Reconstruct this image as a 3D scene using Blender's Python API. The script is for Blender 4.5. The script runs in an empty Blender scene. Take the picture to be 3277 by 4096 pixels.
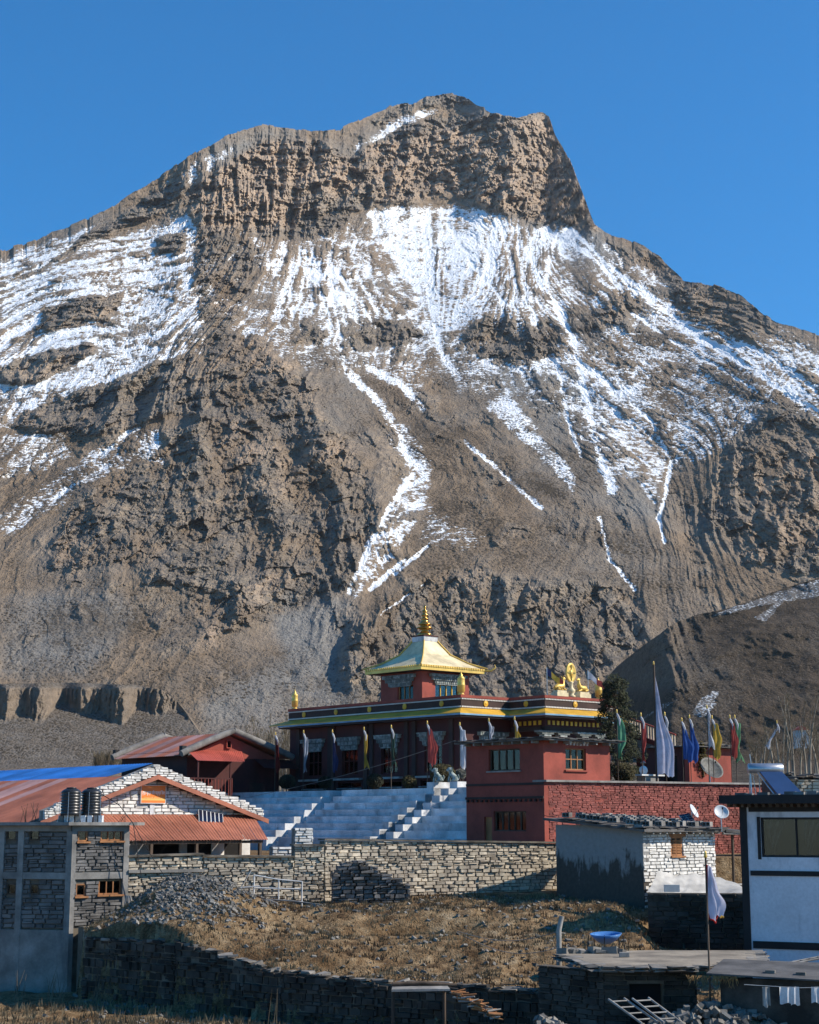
import bpy, bmesh, math, random
import numpy as np
from mathutils import Vector, Matrix
R = math.radians
SC = bpy.context.scene
COL = SC.collection
# ------------------------------------------------------------------ camera
F = 6600.0; CX = 1638.5; CY = 2048.0; PITCH = R(10.7)
cam = bpy.data.cameras.new('camera'); camo = bpy.data.objects.new('camera', cam); COL.objects.link(camo)
cam.sensor_fit = 'HORIZONTAL'; cam.sensor_width = 36.0; cam.lens = 36.0 * F / 3277.0
cam.clip_start = 1.0; cam.clip_end = 20000.0
camo.location = (0, 0, 0); camo.rotation_euler = (R(90) + PITCH, 0, 0)
SC.camera = camo
# ------------------------------------------------------------------ sky, sun, exposure
SUN_EL = R(35.0); SUN_PHI = R(4.0)      # sun to the right of the view, a little on the camera's side
sdir = Vector((math.cos(SUN_EL) * math.cos(SUN_PHI), -math.cos(SUN_EL) * math.sin(SUN_PHI), math.sin(SUN_EL)))
W = bpy.data.worlds.new('World'); SC.world = W; W.use_nodes = True
nt = W.node_tree; nt.nodes.clear()
sky = nt.nodes.new('ShaderNodeTexSky'); sky.sky_type = 'NISHITA'; sky.sun_disc = False
sky.sun_elevation = SUN_EL; sky.sun_rotation = math.atan2(sdir.x, sdir.y)
sky.altitude = 3700; sky.air_density = 1.4; sky.dust_density = 0.0; sky.ozone_density = 8.0
bg = nt.nodes.new('ShaderNodeBackground'); bg.inputs[1].default_value = 0.132
wo = nt.nodes.new('ShaderNodeOutputWorld')
hs = nt.nodes.new('ShaderNodeHueSaturation'); hs.inputs['Hue'].default_value = 0.494; hs.inputs['Saturation'].default_value = 1.36   # the clear, deep blue of high altitude
nt.links.new(sky.outputs[0], hs.inputs['Color']); nt.links.new(hs.outputs[0], bg.inputs[0]); nt.links.new(bg.outputs[0], wo.inputs[0])
sl = bpy.data.lights.new('sun', 'SUN'); sl.energy = 5.0; sl.angle = R(0.5); sl.color = (1.0, 0.915, 0.79)
so = bpy.data.objects.new('sun', sl); COL.objects.link(so)
so.rotation_euler = sdir.to_track_quat('Z', 'Y').to_euler(); so.location = (60, -40, 80)
SC.view_settings.view_transform = 'Standard'; SC.view_settings.look = 'None'
SC.view_settings.exposure = 0.45; SC.view_settings.gamma = 1.0; SC.view_settings.use_curve_mapping = False
SC.cycles.max_bounces = 5; SC.cycles.diffuse_bounces = 3; SC.cycles.glossy_bounces = 2
SC.cycles.transparent_max_bounces = 6
# ------------------------------------------------------------------ pixel helpers (photograph pixels, 3277 x 4096)
cp, sp_ = math.cos(PITCH), math.sin(PITCH)
def ray(px, py):
    u = (px - CX) / F; v = (CY - py) / F
    return (u, cp - v * sp_, sp_ + v * cp)
def pt(px, py, Y):
    d = ray(px, py); t = Y / d[1]
    return Vector((d[0] * t, Y, d[2] * t))
def zat(py, Y, px=1638): return pt(px, py, Y).z
def rays(px, py):
    u = (px - CX) / F; v = (CY - py) / F
    return u, cp - v * sp_, sp_ + v * cp
# ------------------------------------------------------------------ node materials
MATS = {}
def N(nt, typ, **kw):
    n = nt.nodes.new(typ)
    for k, v in kw.items(): setattr(n, k, v)
    return n
def ramp(nt, fac, stops):
    r = N(nt, 'ShaderNodeValToRGB'); el = r.color_ramp.elements
    while len(el) < len(stops): el.new(0.5)
    for e, (p, c) in zip(el, stops):
        e.position = p; e.color = (c[0], c[1], c[2], 1) if hasattr(c, '__len__') else (c, c, c, 1)
    nt.links.new(fac, r.inputs[0]); return r.outputs[0]
def mixc(nt, fac, a, b, mode='MIX'):
    m = N(nt, 'ShaderNodeMix', data_type='RGBA', blend_type=mode)
    for s, v in ((m.inputs[0], fac), (m.inputs[6], a), (m.inputs[7], b)):
        if hasattr(v, 'links') or hasattr(v, 'is_linked'): nt.links.new(v, s)
        elif hasattr(v, '__len__'): s.default_value = (v[0], v[1], v[2], 1)
        else: s.default_value = v
    return m.outputs[2]
def math_(nt, op, a, b=None, c=None, clamp=False):
    m = N(nt, 'ShaderNodeMath', operation=op); m.use_clamp = clamp
    for i, v in enumerate((a, b, c)):
        if v is None: continue
        if hasattr(v, 'is_linked'): nt.links.new(v, m.inputs[i])
        else: m.inputs[i].default_value = v
    return m.outputs[0]
def noise(nt, vec, scale, detail=4, rough=0.55, dist=0.0):
    n = N(nt, 'ShaderNodeTexNoise'); n.inputs['Scale'].default_value = scale
    n.inputs['Detail'].default_value = detail; n.inputs['Roughness'].default_value = rough
    n.inputs['Distortion'].default_value = dist
    if vec is not None: nt.links.new(vec, n.inputs['Vector'])
    return n.outputs['Fac']
def mapping(nt, vec, scale=(1, 1, 1), rot=(0, 0, 0)):
    m = N(nt, 'ShaderNodeMapping'); m.inputs['Scale'].default_value = scale; m.inputs['Rotation'].default_value = rot
    nt.links.new(vec, m.inputs['Vector']); return m.outputs[0]
def newmat(name):
    m = bpy.data.materials.new(name); m.use_nodes = True; nt = m.node_tree; nt.nodes.clear()
    out = N(nt, 'ShaderNodeOutputMaterial'); b = N(nt, 'ShaderNodeBsdfPrincipled')
    nt.links.new(b.outputs[0], out.inputs[0]); MATS[name] = m
    return m, nt, b
def pos(nt):
    return N(nt, 'ShaderNodeNewGeometry').outputs['Position']
def bump(nt, b, h, strength, dist):
    n = N(nt, 'ShaderNodeBump'); n.inputs['Strength'].default_value = strength; n.inputs['Distance'].default_value = dist
    nt.links.new(h, n.inputs['Height']); nt.links.new(n.outputs[0], b.inputs['Normal'])
def mat(name, col, rough=0.8, var=0.25, scale=1.2, metal=0.0, fine=0.15, bmp=0.25, bdist=0.02, vscale=(1, 1, 1), tint=None, rnd=0.0, spec=0.35, dirt=None):
    """plain surface: large stains + fine grain on one base colour; rnd = variation from piece to piece"""
    if name in MATS: return MATS[name]
    m, nt, b = newmat(name)
    p = mapping(nt, pos(nt), vscale)
    n1 = noise(nt, p, scale, 5, 0.6); n2 = noise(nt, p, scale * 14, 3, 0.6)
    c2 = tint if tint else tuple(max(0.0, c * (1 - 1.6 * var)) for c in col)
    c1 = tuple(min(1.0, c * (1 + 0.35 * var)) for c in col)
    f = ramp(nt, n1, [(0.36, 0.0), (0.66, 1.0)])
    c = mixc(nt, f, c2, c1)
    g = ramp(nt, n2, [(0.3, 1 - fine), (0.7, 1 + 0.0)])
    c = mixc(nt, 1.0, c, g, 'MULTIPLY')
    if dirt:
        n3 = noise(nt, mapping(nt, pos(nt), dirt[2]), dirt[1], 5, 0.65)
        c = mixc(nt, ramp(nt, n3, [(dirt[3], 0.0), (dirt[3] + 0.14, 1.0)]), c, dirt[0])
    if rnd:
        oi = N(nt, 'ShaderNodeObjectInfo').outputs['Random']
        at = N(nt, 'ShaderNodeAttribute', attribute_name='rnd').outputs['Fac']
        s = math_(nt, 'FRACT', math_(nt, 'ADD', oi, at))
        c = mixc(nt, 1.0, c, ramp(nt, s, [(0.0, 1 - rnd), (1.0, 1.0)]), 'MULTIPLY')
    nt.links.new(c, b.inputs['Base Color'])
    b.inputs['Roughness'].default_value = rough; b.inputs['Metallic'].default_value = metal
    b.inputs['Specular IOR Level'].default_value = spec
    if bmp: bump(nt, b, n2, bmp, bdist)
    return m
# ------------------------------------------------------------------ objects
def tag(o, label=None, cat=None, group=None, kind=None):
    if label: o['label'] = label
    if cat: o['category'] = cat
    if group: o['group'] = group
    if kind: o['kind'] = kind
    return o
def empty(name, loc=(0, 0, 0), rz=0.0, label=None, cat=None, group=None):
    o = bpy.data.objects.new(name, None); COL.objects.link(o); o.empty_display_size = 0.3
    o.location = loc; o.rotation_euler = (0, 0, rz)
    return tag(o, label, cat, group)
class MB:
    """collects shapes, builds one mesh object"""
    def __init__(s): s.v = []; s.f = []; s.sm = []; s.r = []
    def add(s, vs, fs, smooth=False, rnd=None):
        o = len(s.v); s.v += [tuple(v) for v in vs]
        s.f += [tuple(i + o for i in f) for f in fs]; s.sm += [smooth] * len(fs)
        s.r += [random.random() if rnd is None else rnd] * len(fs); return s
    def hexa(s, p, rnd=None):   # 8 corners: bottom 0-3 ccw, top 4-7
        return s.add(p, [(3, 2, 1, 0), (4, 5, 6, 7), (0, 1, 5, 4), (1, 2, 6, 5), (2, 3, 7, 6), (3, 0, 4, 7)], rnd=rnd)
    def box(s, x0, x1, y0, y1, z0, z1, rnd=None):
        return s.hexa([(x0, y0, z0), (x1, y0, z0), (x1, y1, z0), (x0, y1, z0), (x0, y0, z1), (x1, y0, z1), (x1, y1, z1), (x0, y1, z1)], rnd)
    def prism(s, poly, d):      # planar polygon (list of 3d points) extruded by vector d
        n = len(poly); d = Vector(d); a = [Vector(p) for p in poly]; b = [p + d for p in a]
        nrm = Vector((0, 0, 0))
        for i in range(n): nrm += a[i].cross(a[(i + 1) % n])
        fs = [tuple(range(n)), tuple(range(2 * n - 1, n - 1, -1))] + [(i, i + n, (i + 1) % n + n, (i + 1) % n) for i in range(n)]
        if nrm.dot(d) > 0: fs = [tuple(reversed(f)) for f in fs]
        return s.add(a + b, fs)
    def tube(s, pts, rad, n=8, cap=True, smooth=True):
        pts = [Vector(p) for p in pts]; k = len(pts)
        rad = rad if hasattr(rad, '__len__') else [rad] * k
        vs = []; prev = None
        for i, p in enumerate(pts):
            t = (pts[min(i + 1, k - 1)] - pts[max(i - 1, 0)]).normalized()
            if prev is None:
                u = t.orthogonal().normalized()
            else:
                u = (prev - t * prev.dot(t)); u = u.normalized() if u.length > 1e-6 else t.orthogonal().normalized()
            prev = u; w = t.cross(u)
            for j in range(n):
                a = 2 * math.pi * j / n; vs.append(p + (u * math.cos(a) + w * math.sin(a)) * rad[i])
        fs = [(i * n + j, i * n + (j + 1) % n, (i + 1) * n + (j + 1) % n, (i + 1) * n + j) for i in range(k - 1) for j in range(n)]
        s.add(vs, fs, smooth, rnd=0.5)
        if cap: s.add([vs[j] for j in range(n)], [tuple(range(n - 1, -1, -1))], rnd=.5); s.add(vs[-n:], [tuple(range(n))], rnd=.5)
        return s
    def lathe(s, prof, c=(0, 0, 0), n=16, smooth=True):
        vs = []; k = len(prof); c = Vector(c)
        for r, z in prof:
            for j in range(n):
                a = 2 * math.pi * j / n; vs.append(c + Vector((r * math.cos(a), r * math.sin(a), z)))
        fs = [(i * n + j, i * n + (j + 1) % n, (i + 1) * n + (j + 1) % n, (i + 1) * n + j) for i in range(k - 1) for j in range(n)]
        fs += [tuple(range(n - 1, -1, -1)), tuple(range((k - 1) * n, k * n))]
        return s.add(vs, fs, smooth, rnd=0.5)
    def build(s, name, m, parent=None, kind=None, label=None):
        me = bpy.data.meshes.new(name); me.from_pydata(s.v, [], s.f); me.update()
        me.polygons.foreach_set('use_smooth', s.sm)
        a = me.attributes.new('rnd', 'FLOAT', 'FACE'); a.data.foreach_set('value', s.r)
        if m: me.materials.append(m)
        o = bpy.data.objects.new(name, me); COL.objects.link(o)
        if parent: o.parent = parent
        return tag(o, label, kind=kind)
def part(name, m, parent, fn, kind=None, label=None):
    b = MB(); fn(b); return b.build(name, m, parent, kind, label)
def bx(name, m, parent, *a):
    return MB().box(*a).build(name, m, parent)
def copy_tree(o, parent=None):
    c = o.copy(); COL.objects.link(c); c.parent = parent
    for ch in list(o.children): copy_tree(ch, c)
    return c
# ------------------------------------------------------------------ numpy noise
def _hash(ix, iy, seed):
    h = (ix.astype(np.int64) * 374761393 + iy.astype(np.int64) * 668265263 + seed * 144269504) & 0xFFFFFFFF
    h = ((h ^ (h >> 13)) * 1274126177) & 0xFFFFFFFF
    return h ^ (h >> 16)
_GA = np.linspace(0, 2 * np.pi, 256, endpoint=False); _GX = np.cos(_GA).astype(np.float32); _GY = np.sin(_GA).astype(np.float32)
def perlin(x, y, seed=0):
    xi = np.floor(x); yi = np.floor(y); xf = (x - xi).astype(np.float32); yf = (y - yi).astype(np.float32)
    xi = xi.astype(np.int64); yi = yi.astype(np.int64)
    u = xf * xf * xf * (xf * (xf * 6 - 15) + 10); v = yf * yf * yf * (yf * (yf * 6 - 15) + 10)
    def g(dx, dy):
        h = _hash(xi + dx, yi + dy, seed) & 255
        return _GX[h] * (xf - dx) + _GY[h] * (yf - dy)
    a = g(0, 0); b = g(1, 0); c = g(0, 1); d = g(1, 1)
    return 1.5 * ((a + u * (b - a)) * (1 - v) + (c + u * (d - c)) * v)
def fbm(x, y, seed=0, octv=5, gain=0.5, lac=2.03):
    s = 0; a = 1.0; t = 0
    for i in range(octv):
        s = s + a * perlin(x, y, seed + i * 17); t += a; a *= gain; x = x * lac + 3.7; y = y * lac - 1.3
    return s / t
def ridged(x, y, seed=0, octv=5, gain=0.55, lac=2.07):
    s = 0; a = 1.0; t = 0; w = 1.0
    for i in range(octv):
        n = 1 - np.abs(perlin(x, y, seed + i * 31)); n = n * n * w; w = np.clip(n * 1.6, 0, 1)
        s = s + a * n; t += a; a *= gain; x = x * lac + 5.1; y = y * lac + 2.9
    return s / t
def facets(x, y, seed=0, tilt=1.6):
    """broken rock: every cell is a flat block with its own height and tilt"""
    xi = np.floor(x).astype(np.int64); yi = np.floor(y).astype(np.int64); xf = (x - xi).astype(np.float32); yf = (y - yi).astype(np.float32)
    best = np.full(x.shape, 9e9, np.float32); out = np.zeros(x.shape, np.float32)
    for dy in (-1, 0, 1):
        for dx in (-1, 0, 1):
            h = _hash(xi + dx, yi + dy, seed)
            px = dx + (h & 255) / 255.0 - xf; py = dy + ((h >> 8) & 255) / 255.0 - yf; d = px * px + py * py
            v = ((h >> 16) & 255) / 255.0 - 0.5 - tilt * ((((h >> 4) & 255) / 255.0 - .5) * px + (((h >> 12) & 255) / 255.0 - .5) * py)
            m = d < best; best = np.where(m, d, best); out = np.where(m, v, out)
    return out.astype(np.float32)
def sstep(a, b, x):
    t = np.clip((x - a) / (b - a), 0, 1); return t * t * (3 - 2 * t)
def inpoly(x, y, poly):
    r = np.zeros(x.shape, bool); n = len(poly)
    for i in range(n):
        x0, y0 = poly[i]; x1, y1 = poly[(i + 1) % n]
        if y0 == y1: continue
        c = (y0 > y) != (y1 > y)
        r ^= c & (x < (x1 - x0) * (y - y0) / (y1 - y0) + x0)
    return r
def polyd(x, y, line):
    d = np.full(x.shape, 1e9, np.float32)
    for (x0, y0), (x1, y1) in zip(line[:-1], line[1:]):
        dx, dy = x1 - x0, y1 - y0; t = np.clip(((x - x0) * dx + (y - y0) * dy) / (dx * dx + dy * dy), 0, 1)
        d = np.minimum(d, np.hypot(x - x0 - t * dx, y - y0 - t * dy))
    return d
def blur(a, r):
    for ax in (0, 1):
        if r < 1: break
        p = np.pad(a, [(r + 1, r) if i == ax else (0, 0) for i in (0, 1)], 'edge').cumsum(axis=ax, dtype=np.float64)
        n = a.shape[ax]
        a = ((np.take(p, np.arange(2 * r + 1, 2 * r + 1 + n), ax) - np.take(p, np.arange(0, n), ax)) / (2 * r + 1)).astype(np.float32)
    return a
def grid_obj(name, V, attrs, m, kind='structure', smooth=True):
    nr, nc = V.shape[:2]
    me = bpy.data.meshes.new(name); nv = nr * nc; nf = (nr - 1) * (nc - 1)
    i = np.arange(nv).reshape(nr, nc)
    q = np.stack([i[:-1, :-1], i[:-1, 1:], i[1:, 1:], i[1:, :-1]], -1).reshape(-1, 4)
    me.vertices.add(nv); me.vertices.foreach_set('co', V.reshape(-1).astype(np.float32))
    me.loops.add(nf * 4); me.loops.foreach_set('vertex_index', q.reshape(-1).astype(np.int32))
    me.polygons.add(nf); me.polygons.foreach_set('loop_start', np.arange(0, nf * 4, 4, dtype=np.int32))
    try: me.polygons.foreach_set('loop_total', np.full(nf, 4, np.int32))
    except Exception: pass
    me.polygons.foreach_set('use_smooth', np.full(nf, smooth, bool))
    me.update(calc_edges=True)
    for k, a in attrs.items():
        at = me.attributes.new(k, 'FLOAT', 'POINT'); at.data.foreach_set('value', a.reshape(-1).astype(np.float32))
    me.materials.append(m)
    o = bpy.data.objects.new(name, me); COL.objects.link(o); o['kind'] = kind
    return o
# ------------------------------------------------------------------ mountain material (masks only set what the ground is made of)
def mountain_material(name, s=1.0, dark=1.0):
    m, nt, b = newmat(name)
    p = pos(nt)
    at = lambda n: N(nt, 'ShaderNodeAttribute', attribute_name=n).outputs['Fac']
    big = noise(nt, p, 0.02 * s, 6, 0.6); med = noise(nt, p, 0.1 * s, 6, 0.65); fin = noise(nt, p, 0.6 * s, 4, 0.7)
    st = noise(nt, mapping(nt, p, (1, 1, 3.2), (0.0, R(22), 0)), 0.11 * s, 8, 0.75, 0.8)
    soil = mixc(nt, ramp(nt, med, [(0.35, 0), (0.65, 1)]), (0.155, 0.115, 0.082), (0.275, 0.205, 0.145))
    soil = mixc(nt, at('grey'), soil, mixc(nt, ramp(nt, fin, [(0.35, 0), (0.65, 1)]), (0.15, 0.142, 0.135), (0.245, 0.23, 0.213)))
    rock = ramp(nt, st, [(0.34, (0.07, 0.066, 0.063)), (0.46, (0.17, 0.150, 0.13)), (0.56, (0.29, 0.235, 0.18)), (0.68, (0.42, 0.315, 0.225))])
    rock = mixc(nt, 0.0, rock, rock)
    rock = mixc(nt, ramp(nt, big, [(0.4, 0), (0.62, 1)]), rock, mixc(nt, 1.0, rock, (0.75, 0.76, 0.8), 'MULTIPLY'))
    warm = mixc(nt, ramp(nt, med, [(0.3, 0), (0.7, 1)]), (0.33, 0.235, 0.165), (0.52, 0.385, 0.275))
    rock = mixc(nt, math_(nt, 'MULTIPLY', at('warm'), ramp(nt, st, [(0.35, 0.25), (0.6, 1.0)])), rock, warm)
    c = mixc(nt, at('rock'), soil, rock)
    # scrub bushes
    c = mixc(nt, math_(nt, 'MULTIPLY', at('scrub'), ramp(nt, med, [(0.38, 0.25), (0.62, 0.85)])), c, (0.085, 0.06, 0.04))
    vo = N(nt, 'ShaderNodeTexVoronoi'); vo.inputs['Scale'].default_value = 0.5 * s
    nt.links.new(mapping(nt, p, (1, 0.5, 1.5)), vo.inputs['Vector'])
    dn = math_(nt, 'ADD', vo.outputs['Distance'], math_(nt, 'MULTIPLY', math_(nt, 'SUBTRACT', fin, 0.5), 0.9))
    thr = math_(nt, 'MULTIPLY', math_(nt, 'ADD', at('scrub'), 0.12), 0.74)
    dot = math_(nt, 'MULTIPLY', math_(nt, 'SUBTRACT', thr, dn), 7.0, clamp=True)
    patch = ramp(nt, noise(nt, p, 0.035 * s, 5, 0.7), [(0.38, 0.1), (0.62, 1.0)])
    c = mixc(nt, math_(nt, 'MULTIPLY', dot, patch), c, mixc(nt, fin, (0.040, 0.034, 0.024), (0.085, 0.062, 0.042)))
    # snow
    n2 = noise(nt, mapping(nt, p, (1, 1, 2.6), (0, R(-20), 0)), 0.22 * s, 6, 0.75, 0.4)
    sf = math_(nt, 'ADD', at('snow'), math_(nt, 'MULTIPLY', math_(nt, 'SUBTRACT', n2, 0.5), 2.6))
    sf = ramp(nt, sf, [(0.46, 0.0), (0.60, 1.0)])
    gate = ramp(nt, at('snow'), [(0.02, 0.0), (0.12, 1.0)])
    sf = math_(nt, 'MULTIPLY', sf, gate)
    sf = math_(nt, 'MULTIPLY', sf, math_(nt, 'SUBTRACT', 1.0, math_(nt, 'MULTIPLY', dot, 0.85)))
    c = mixc(nt, sf, c, (0.80, 0.82, 0.86))
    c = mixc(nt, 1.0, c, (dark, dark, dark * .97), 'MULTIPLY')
    nt.links.new(c, b.inputs['Base Color']); b.inputs['Roughness'].default_value = 0.92
    b.inputs['Specular IOR Level'].default_value = 0.1
    h = math_(nt, 'ADD', math_(nt, 'MULTIPLY', fin, 0.6), math_(nt, 'ADD', med, math_(nt, 'MULTIPLY', dot, 0.25)))
    bump(nt, b, h, 0.9, 3.0 / s)
    return m
M_MTN = mountain_material('mountain_rock', 1.0, 1.12)
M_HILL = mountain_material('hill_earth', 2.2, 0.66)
M_TERR = mountain_material('terrace_earth', 2.6, 1.0)
# ------------------------------------------------------------------ the mountain
# outlines below are in photograph pixels / 1.9 ("d" units)
K = 1.9
SIL = [(-400, 640), (-200, 590), (0, 528), (60, 510), (110, 490), (200, 455), (226, 441), (300, 395), (370, 350), (430, 310), (480, 283), (545, 262), (580, 265),
       (610, 272), (680, 277), (720, 270), (770, 245), (800, 232), (845, 217), (876, 218), (893, 205), (905, 201), (950, 197), (978, 202), (1004, 223),
       (1040, 235), (1080, 246), (1110, 241), (1140, 234), (1155, 240), (1168, 282), (1185, 308), (1200, 335), (1235, 430), (1252, 475), (1275, 490),
       (1340, 512), (1390, 540), (1402, 557), (1440, 590), (1520, 605), (1560, 622), (1600, 655), (1640, 682), (1725, 705), (1900, 780), (2130, 850)]
def sil_y(x, seed=3):
    s = np.interp(x, [p[0] for p in SIL], [p[1] for p in SIL])
    return s + 2.5 * fbm(x / 22.0, x * 0 + 0.5, seed, 5, 0.7) + 5.0 * facets(x / 26.0, x * 0 + 0.37, 9, 1.2) + 2.5 * facets(x / 12.0, x * 0 + 0.41, 10, 1.2)
CLIFF = [[(395, 420), (440, 375), (490, 335), (560, 300), (640, 290), (690, 300), (735, 335), (790, 300), (850, 265), (910, 248), (985, 245), (1040, 238), (1080, 246), (1140, 232), (1160, 240), (1262, 485), (1180, 470), (1120, 472), (1080, 452), (1010, 428), (940, 405), (880, 425), (800, 430), (740, 445), (690, 452), (620, 478), (560, 500), (500, 478), (450, 490), (405, 470)],
         [(885, 222), (893, 203), (950, 195), (990, 201), (994, 222), (940, 226)],
         [(770, 262), (845, 219), (880, 224), (800, 262)]]
LEDGE = [[(80, 575), (130, 535), (180, 500), (240, 462), (310, 415), (380, 372), (400, 400), (340, 440), (280, 470), (180, 512)],
         [(0, 812), (0, 775), (90, 745), (190, 722), (208, 742), (160, 768), (60, 808)], [(88, 690), (95, 650), (170, 628), (260, 616), (245, 660), (140, 692)],
         [(28, 900), (35, 878), (150, 832), (230, 802), (330, 768), (410, 742), (440, 880), (360, 868), (300, 892), (200, 918), (140, 912)],
         [(340, 905), (420, 895), (430, 960), (360, 950)], [(330, 500), (390, 488), (385, 525), (330, 535)]]
ROCK = [[(435, 690), (560, 715), (640, 800), (700, 900), (770, 1000), (790, 1080), (745, 1240), (650, 1270), (560, 1310), (430, 1340), (380, 1240), (260, 1190), (100, 1200), (130, 1090), (190, 1030), (330, 950), (420, 880)],
        [(1640, 820), (1740, 880), (1900, 950), (1900, 1220), (1725, 1210), (1560, 1185), (1480, 1080), (1520, 960)],
        [(975, 700), (1030, 665), (1120, 682), (1165, 700), (1165, 752), (1060, 772), (990, 742)], [(1190, 662), (1250, 655), (1330, 596), (1352, 650), (1260, 698), (1200, 690)],
        [(750, 1320), (850, 1240), (960, 1200), (1200, 1225), (1340, 1245), (1360, 1340), (1290, 1400), (1150, 1470), (760, 1460), (700, 1400)],
        [(420, 480), (500, 490), (560, 530), (520, 620), (470, 720), (420, 680), (400, 560)],
        [(1260, 490), (1400, 545), (1520, 606), (1640, 682), (1560, 700), (1420, 610), (1290, 520)], [(1410, 610), (1480, 630), (1560, 690), (1600, 720), (1500, 715), (1430, 660)],
        [(720, 680), (800, 670), (880, 690), (900, 720), (760, 735)], [(590, 445), (740, 450), (700, 500), (600, 500)],
        [(610, 690), (680, 680), (690, 720), (620, 730)], [(1110, 680), (1180, 690), (1170, 740), (1115, 730)]]
SNOW = [(0.62, [(0, 600), (100, 572), (250, 492), (350, 470), (400, 445), (450, 500), (470, 560), (440, 640), (400, 660), (300, 690), (200, 725), (90, 745), (0, 780)]),
        (0.62, [(190, 765), (300, 700), (440, 640), (435, 720), (330, 752), (200, 800), (100, 835), (0, 880), (0, 830)]),
        (0.52, [(0, 915), (130, 905), (160, 960), (60, 1000), (0, 1010)]), (0.45, [(0, 1080), (120, 1000), (220, 930), (350, 900), (330, 950), (200, 1015), (60, 1110), (0, 1130)]),
        (0.62, [(290, 920), (345, 905), (350, 990), (300, 970)]),
        (0.66, [(0, 545), (120, 500), (220, 470), (80, 570), (0, 600)]),
        (0.74, [(765, 448), (830, 436), (930, 436), (990, 432), (1075, 462), (1050, 540), (1000, 620), (945, 705), (915, 690), (870, 610), (810, 530)]),
        (0.60, [(1060, 455), (1120, 482), (1230, 560), (1320, 600), (1255, 650), (1190, 676), (1100, 670), (960, 700), (1000, 620), (1040, 540)]),
        (0.58, [(560, 560), (640, 530), (720, 545), (770, 600), (900, 690), (820, 680), (700, 670), (600, 650)]),
        (0.80, [(630, 560), (700, 545), (722, 610), (732, 665), (700, 650)]), (0.45, [(480, 470), (560, 500), (540, 560), (470, 640), (450, 560)]),
        (0.50, [(740, 540), (800, 540), (880, 640), (800, 650)]),
        (0.45, [(560, 640), (720, 680), (900, 780), (880, 840), (700, 760), (560, 700)]),
        (0.85, [(1020, 852), (1072, 828), (1110, 880), (1160, 940), (1212, 1000), (1212, 1040), (1190, 1012), (1100, 925)]),
        (0.60, [(800, 860), (862, 900), (905, 958), (908, 1030), (880, 1100), (820, 1190), (740, 1270), (735, 1240), (790, 1110), (850, 1000)]),
        (0.50, [(1160, 740), (1230, 760), (1310, 820), (1390, 900), (1420, 980), (1400, 1110), (1340, 1010), (1280, 1000), (1240, 960), (1180, 860)]),
        (0.50, [(1370, 860), (1450, 835), (1640, 808), (1660, 830), (1560, 900), (1440, 960), (1400, 940)]),
        (0.72, [(1120, 482), (1180, 462), (1250, 520), (1340, 595), (1450, 660), (1560, 730), (1725, 830), (1725, 872), (1600, 800), (1450, 715), (1320, 630), (1230, 570)]),
        (0.62, [(1570, 705), (1725, 745), (1900, 830), (1900, 900), (1725, 820), (1640, 770)]), (0.60, [(1290, 540), (1420, 590), (1430, 630), (1400, 625)]),
        (0.72, [(742, 312), (800, 272), (880, 232), (965, 222), (900, 246), (800, 292), (760, 318)]), (0.50, [(340, 395), (420, 335), (490, 300), (500, 318), (430, 370), (370, 410)]),
        (0.42, [(900, 1060), (1020, 1130), (980, 1160), (880, 1140)]), (0.40, [(960, 760), (1100, 780), (1080, 830), (960, 830)]),
        (0.55, [(560, 300), (700, 310), (700, 325), (560, 330)])]
CHUTE = [(9, [(918, 690), (926, 740), (965, 795)]), (13, [(1108, 525), (1150, 600), (1192, 680), (1215, 745), (1225, 800), (1240, 870), (1262, 960), (1290, 1030)]),
         (9, [(1150, 480), (1230, 530), (1330, 608), (1450, 690), (1560, 765), (1660, 830), (1725, 880)]), (8, [(1190, 470), (1280, 560), (1400, 640), (1520, 700), (1725, 815)]),
         (6, [(1215, 752), (1300, 822), (1375, 890), (1412, 972), (1400, 1050), (1388, 1090)]), (5, [(1388, 1090), (1400, 1140)]),
         (10, [(720, 770), (800, 850), (850, 935), (865, 1000), (800, 1105), (735, 1240)]), (5, [(980, 930), (1060, 1000), (1140, 1070)]), (5, [(1262, 1090), (1285, 1180), (1335, 1240)]),
         (9, [(780, 775), (850, 815), (890, 860)]), (4, [(830, 1210), (900, 1150)]), (6, [(780, 1240), (850, 1180)]), (4, [(795, 1298), (900, 1225)]),
         (5, [(1150, 690), (1180, 800), (1200, 900), (1225, 960)]), (4, [(1330, 660), (1420, 720), (1540, 790), (1640, 850)]), (7, [(220, 955), (250, 925), (290, 900)]),
         (5, [(110, 1050), (230, 980)]), (4, [(700, 560), (760, 640), (790, 690)]), (5, [(940, 470), (1000, 560), (1060, 640)])]
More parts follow.
